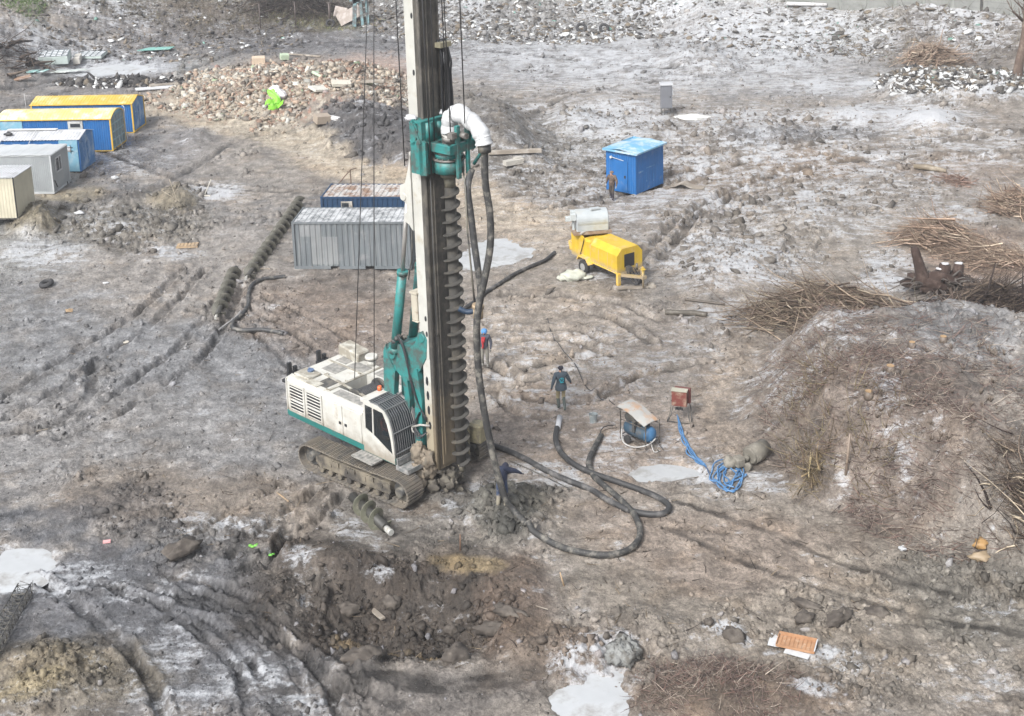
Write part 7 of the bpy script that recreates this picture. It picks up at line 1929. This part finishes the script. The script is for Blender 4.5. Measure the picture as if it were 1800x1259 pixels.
b = MB(); b.tube(spline([(.04, .16, 1.42), (.05, .20, 1.25), (.03, .19, 1.05), (.06, .17, .92)], 4), .045, 8); b.tube(spline([(-.04, .16, 1.42), (-.02, .20, 1.3), (.0, .19, 1.2)], 4), .04, 8); b.build('scarf', cloth('red', (.36, .03, .035)), t)

# 3 man in mottled brown working clothes by the blue cabin
J = base_pose(1.76)
J['el'] += (-.08, .06, 0); J['wl'] += (-.10, .12, .02); J['pl'] += (-.10, .15, .02); J['er'] += (.10, -.08, .02); J['wr'] += (.14, -.16, .04); J['pr'] += (.16, -.18, .03)
shift(J, ('kl',), (0, .12, 0)); shift(J, ('al', 'tl'), (0, .10, 0)); shift(J, ('ar', 'tr'), (0, -.16, .02)); shift(J, ('head', 'crown', 'nose', 'neck'), (0, .05, -.02))
g = ground_at(1076, 351)
pm = dict(jacket=cloth('jacket_brown', (.085, .06, .048), (.18, .135, .105), .55), trousers=cloth('trousers_dark', (.05, .04, .034)), boots=cloth('boots_dark', (.035, .03, .04)), skin=SKIN, cap=cloth('cap_brown', (.16, .11, .085)), glove=cloth('glove_pale', (.30, .32, .34)))
t = thing('person', 'person in muddy brown overalls walking in front of the blue cabin', 'person', tuple(g), R(150))
person_mesh('body', J, pm, dict(pelvis=.19, waist=.19, chest=.21, sl=.11, sr=.11, el=.085, er=.085, kl=.09, kr=.09), t)
b = MB(); b.blob((0, .03, 1.69), (.125, .14, .09), 4, 14, 8, .06); b.build('cap', pm['cap'], t)

# 4 worker bending over by the drill, seen from behind, holding the hose
J = base_pose(1.78)
J.update(dict(pelvis=np.array((0, 0, .92)), waist=np.array((0, .10, 1.06)), chest=np.array((0, .30, 1.17)), collar=np.array((0, .42, 1.20)), neck=np.array((0, .50, 1.18)), head=np.array((0, .60, 1.14)), crown=np.array((0, .67, 1.16)), nose=np.array((0, .65, 1.03)),
              sl=np.array((-.19, .40, 1.18)), sr=np.array((.19, .40, 1.18)), el=np.array((-.24, .50, .92)), er=np.array((.40, .52, 1.10)), wl=np.array((-.16, .62, .72)), wr=np.array((.52, .62, .98)), pl=np.array((-.14, .67, .66)), pr=np.array((.56, .66, .93)),
              hl=np.array((-.10, 0, .86)), hr=np.array((.10, 0, .86)), kl=np.array((-.13, .10, .48)), kr=np.array((.12, .08, .48)), al=np.array((-.14, -.02, .10)), ar=np.array((.13, -.04, .10)), tl=np.array((-.15, .13, .05)), tr=np.array((.15, .12, .05))))
g = ground_at(883, 888)
pm = dict(jacket=cloth('jacket_navy', (.018, .024, .05)), trousers=cloth('trousers_navy', (.035, .055, .11), (.18, .16, .12), .5), boots=cloth('boots_mud', (.20, .18, .14)), skin=SKIN, cap=cloth('cap_navy', (.02, .022, .04)), glove=cloth('glove_navy', (.03, .03, .05)))
t = thing('person', 'person in dark navy clothes bending over the hose beside the drill', 'person', tuple(g - np.array((0, 0, .10))), R(-12))
person_mesh('body', J, pm, dict(pelvis=.19, waist=.18, chest=.20, collar=.14, sl=.11, sr=.11, el=.08, er=.08, hl=.12, hr=.12, kl=.09, kr=.09, al=.075, ar=.075), t)
b = MB(); b.blob((0, .66, 1.18), (.12, .13, .11), 4, 14, 8, .05); b.build('cap', pm['cap'], t)

# 5 driver in the cab
J = base_pose(1.74)
for k_ in J: J[k_] = J[k_] - np.array((0, 0, .96))
J['hl'] = np.array((-.10, .02, -.04)); J['hr'] = np.array((.10, .02, -.04)); J['kl'] = np.array((-.12, .44, .0)); J['kr'] = np.array((.12, .44, .0)); J['al'] = np.array((-.12, .52, -.38)); J['ar'] = np.array((.12, .52, -.38)); J['tl'] = np.array((-.12, .66, -.42)); J['tr'] = np.array((.12, .66, -.42))
J['el'] = np.array((-.25, .08, .22)); J['er'] = np.array((.25, .08, .22)); J['wl'] = np.array((-.22, .34, .20)); J['wr'] = np.array((.22, .34, .20)); J['pl'] = np.array((-.21, .42, .20)); J['pr'] = np.array((.21, .42, .20))
pm = dict(jacket=cloth('vest_orange', (.60, .10, .04)), trousers=cloth('trousers_blue', (.04, .10, .14)), boots=cloth('boots_black', (.03, .03, .03)), skin=SKIN, cap=cloth('cap_dark', (.04, .05, .08)), glove=SKIN)
t = thing('person', 'person in an orange jacket sitting at the controls in the white cab', 'person', tuple(rig_w(.90, -.90, 1.93)), RA - R(90))
person_mesh('body', J, pm, None, t)
# ------------------------------------------------------------------ haze over the whole site
b = MB(); b.box((0, 1500, 11.5), (12000, 9000, 33)); 
hz = bpy.data.materials.new('haze'); hz.use_nodes = True
t_ = hz.node_tree; t_.nodes.remove(t_.nodes['Principled BSDF'])
v_ = t_.nodes.new('ShaderNodeVolumePrincipled'); v_.inputs['Color'].default_value = (.93, .95, 1.0, 1); v_.inputs['Density'].default_value = .0005
t_.links.new(v_.outputs[0], t_.nodes['Material Output'].inputs['Volume'])
o = b.build('haze', hz); tag(o, 'thin winter haze over the whole site', 'haze', kind='stuff')
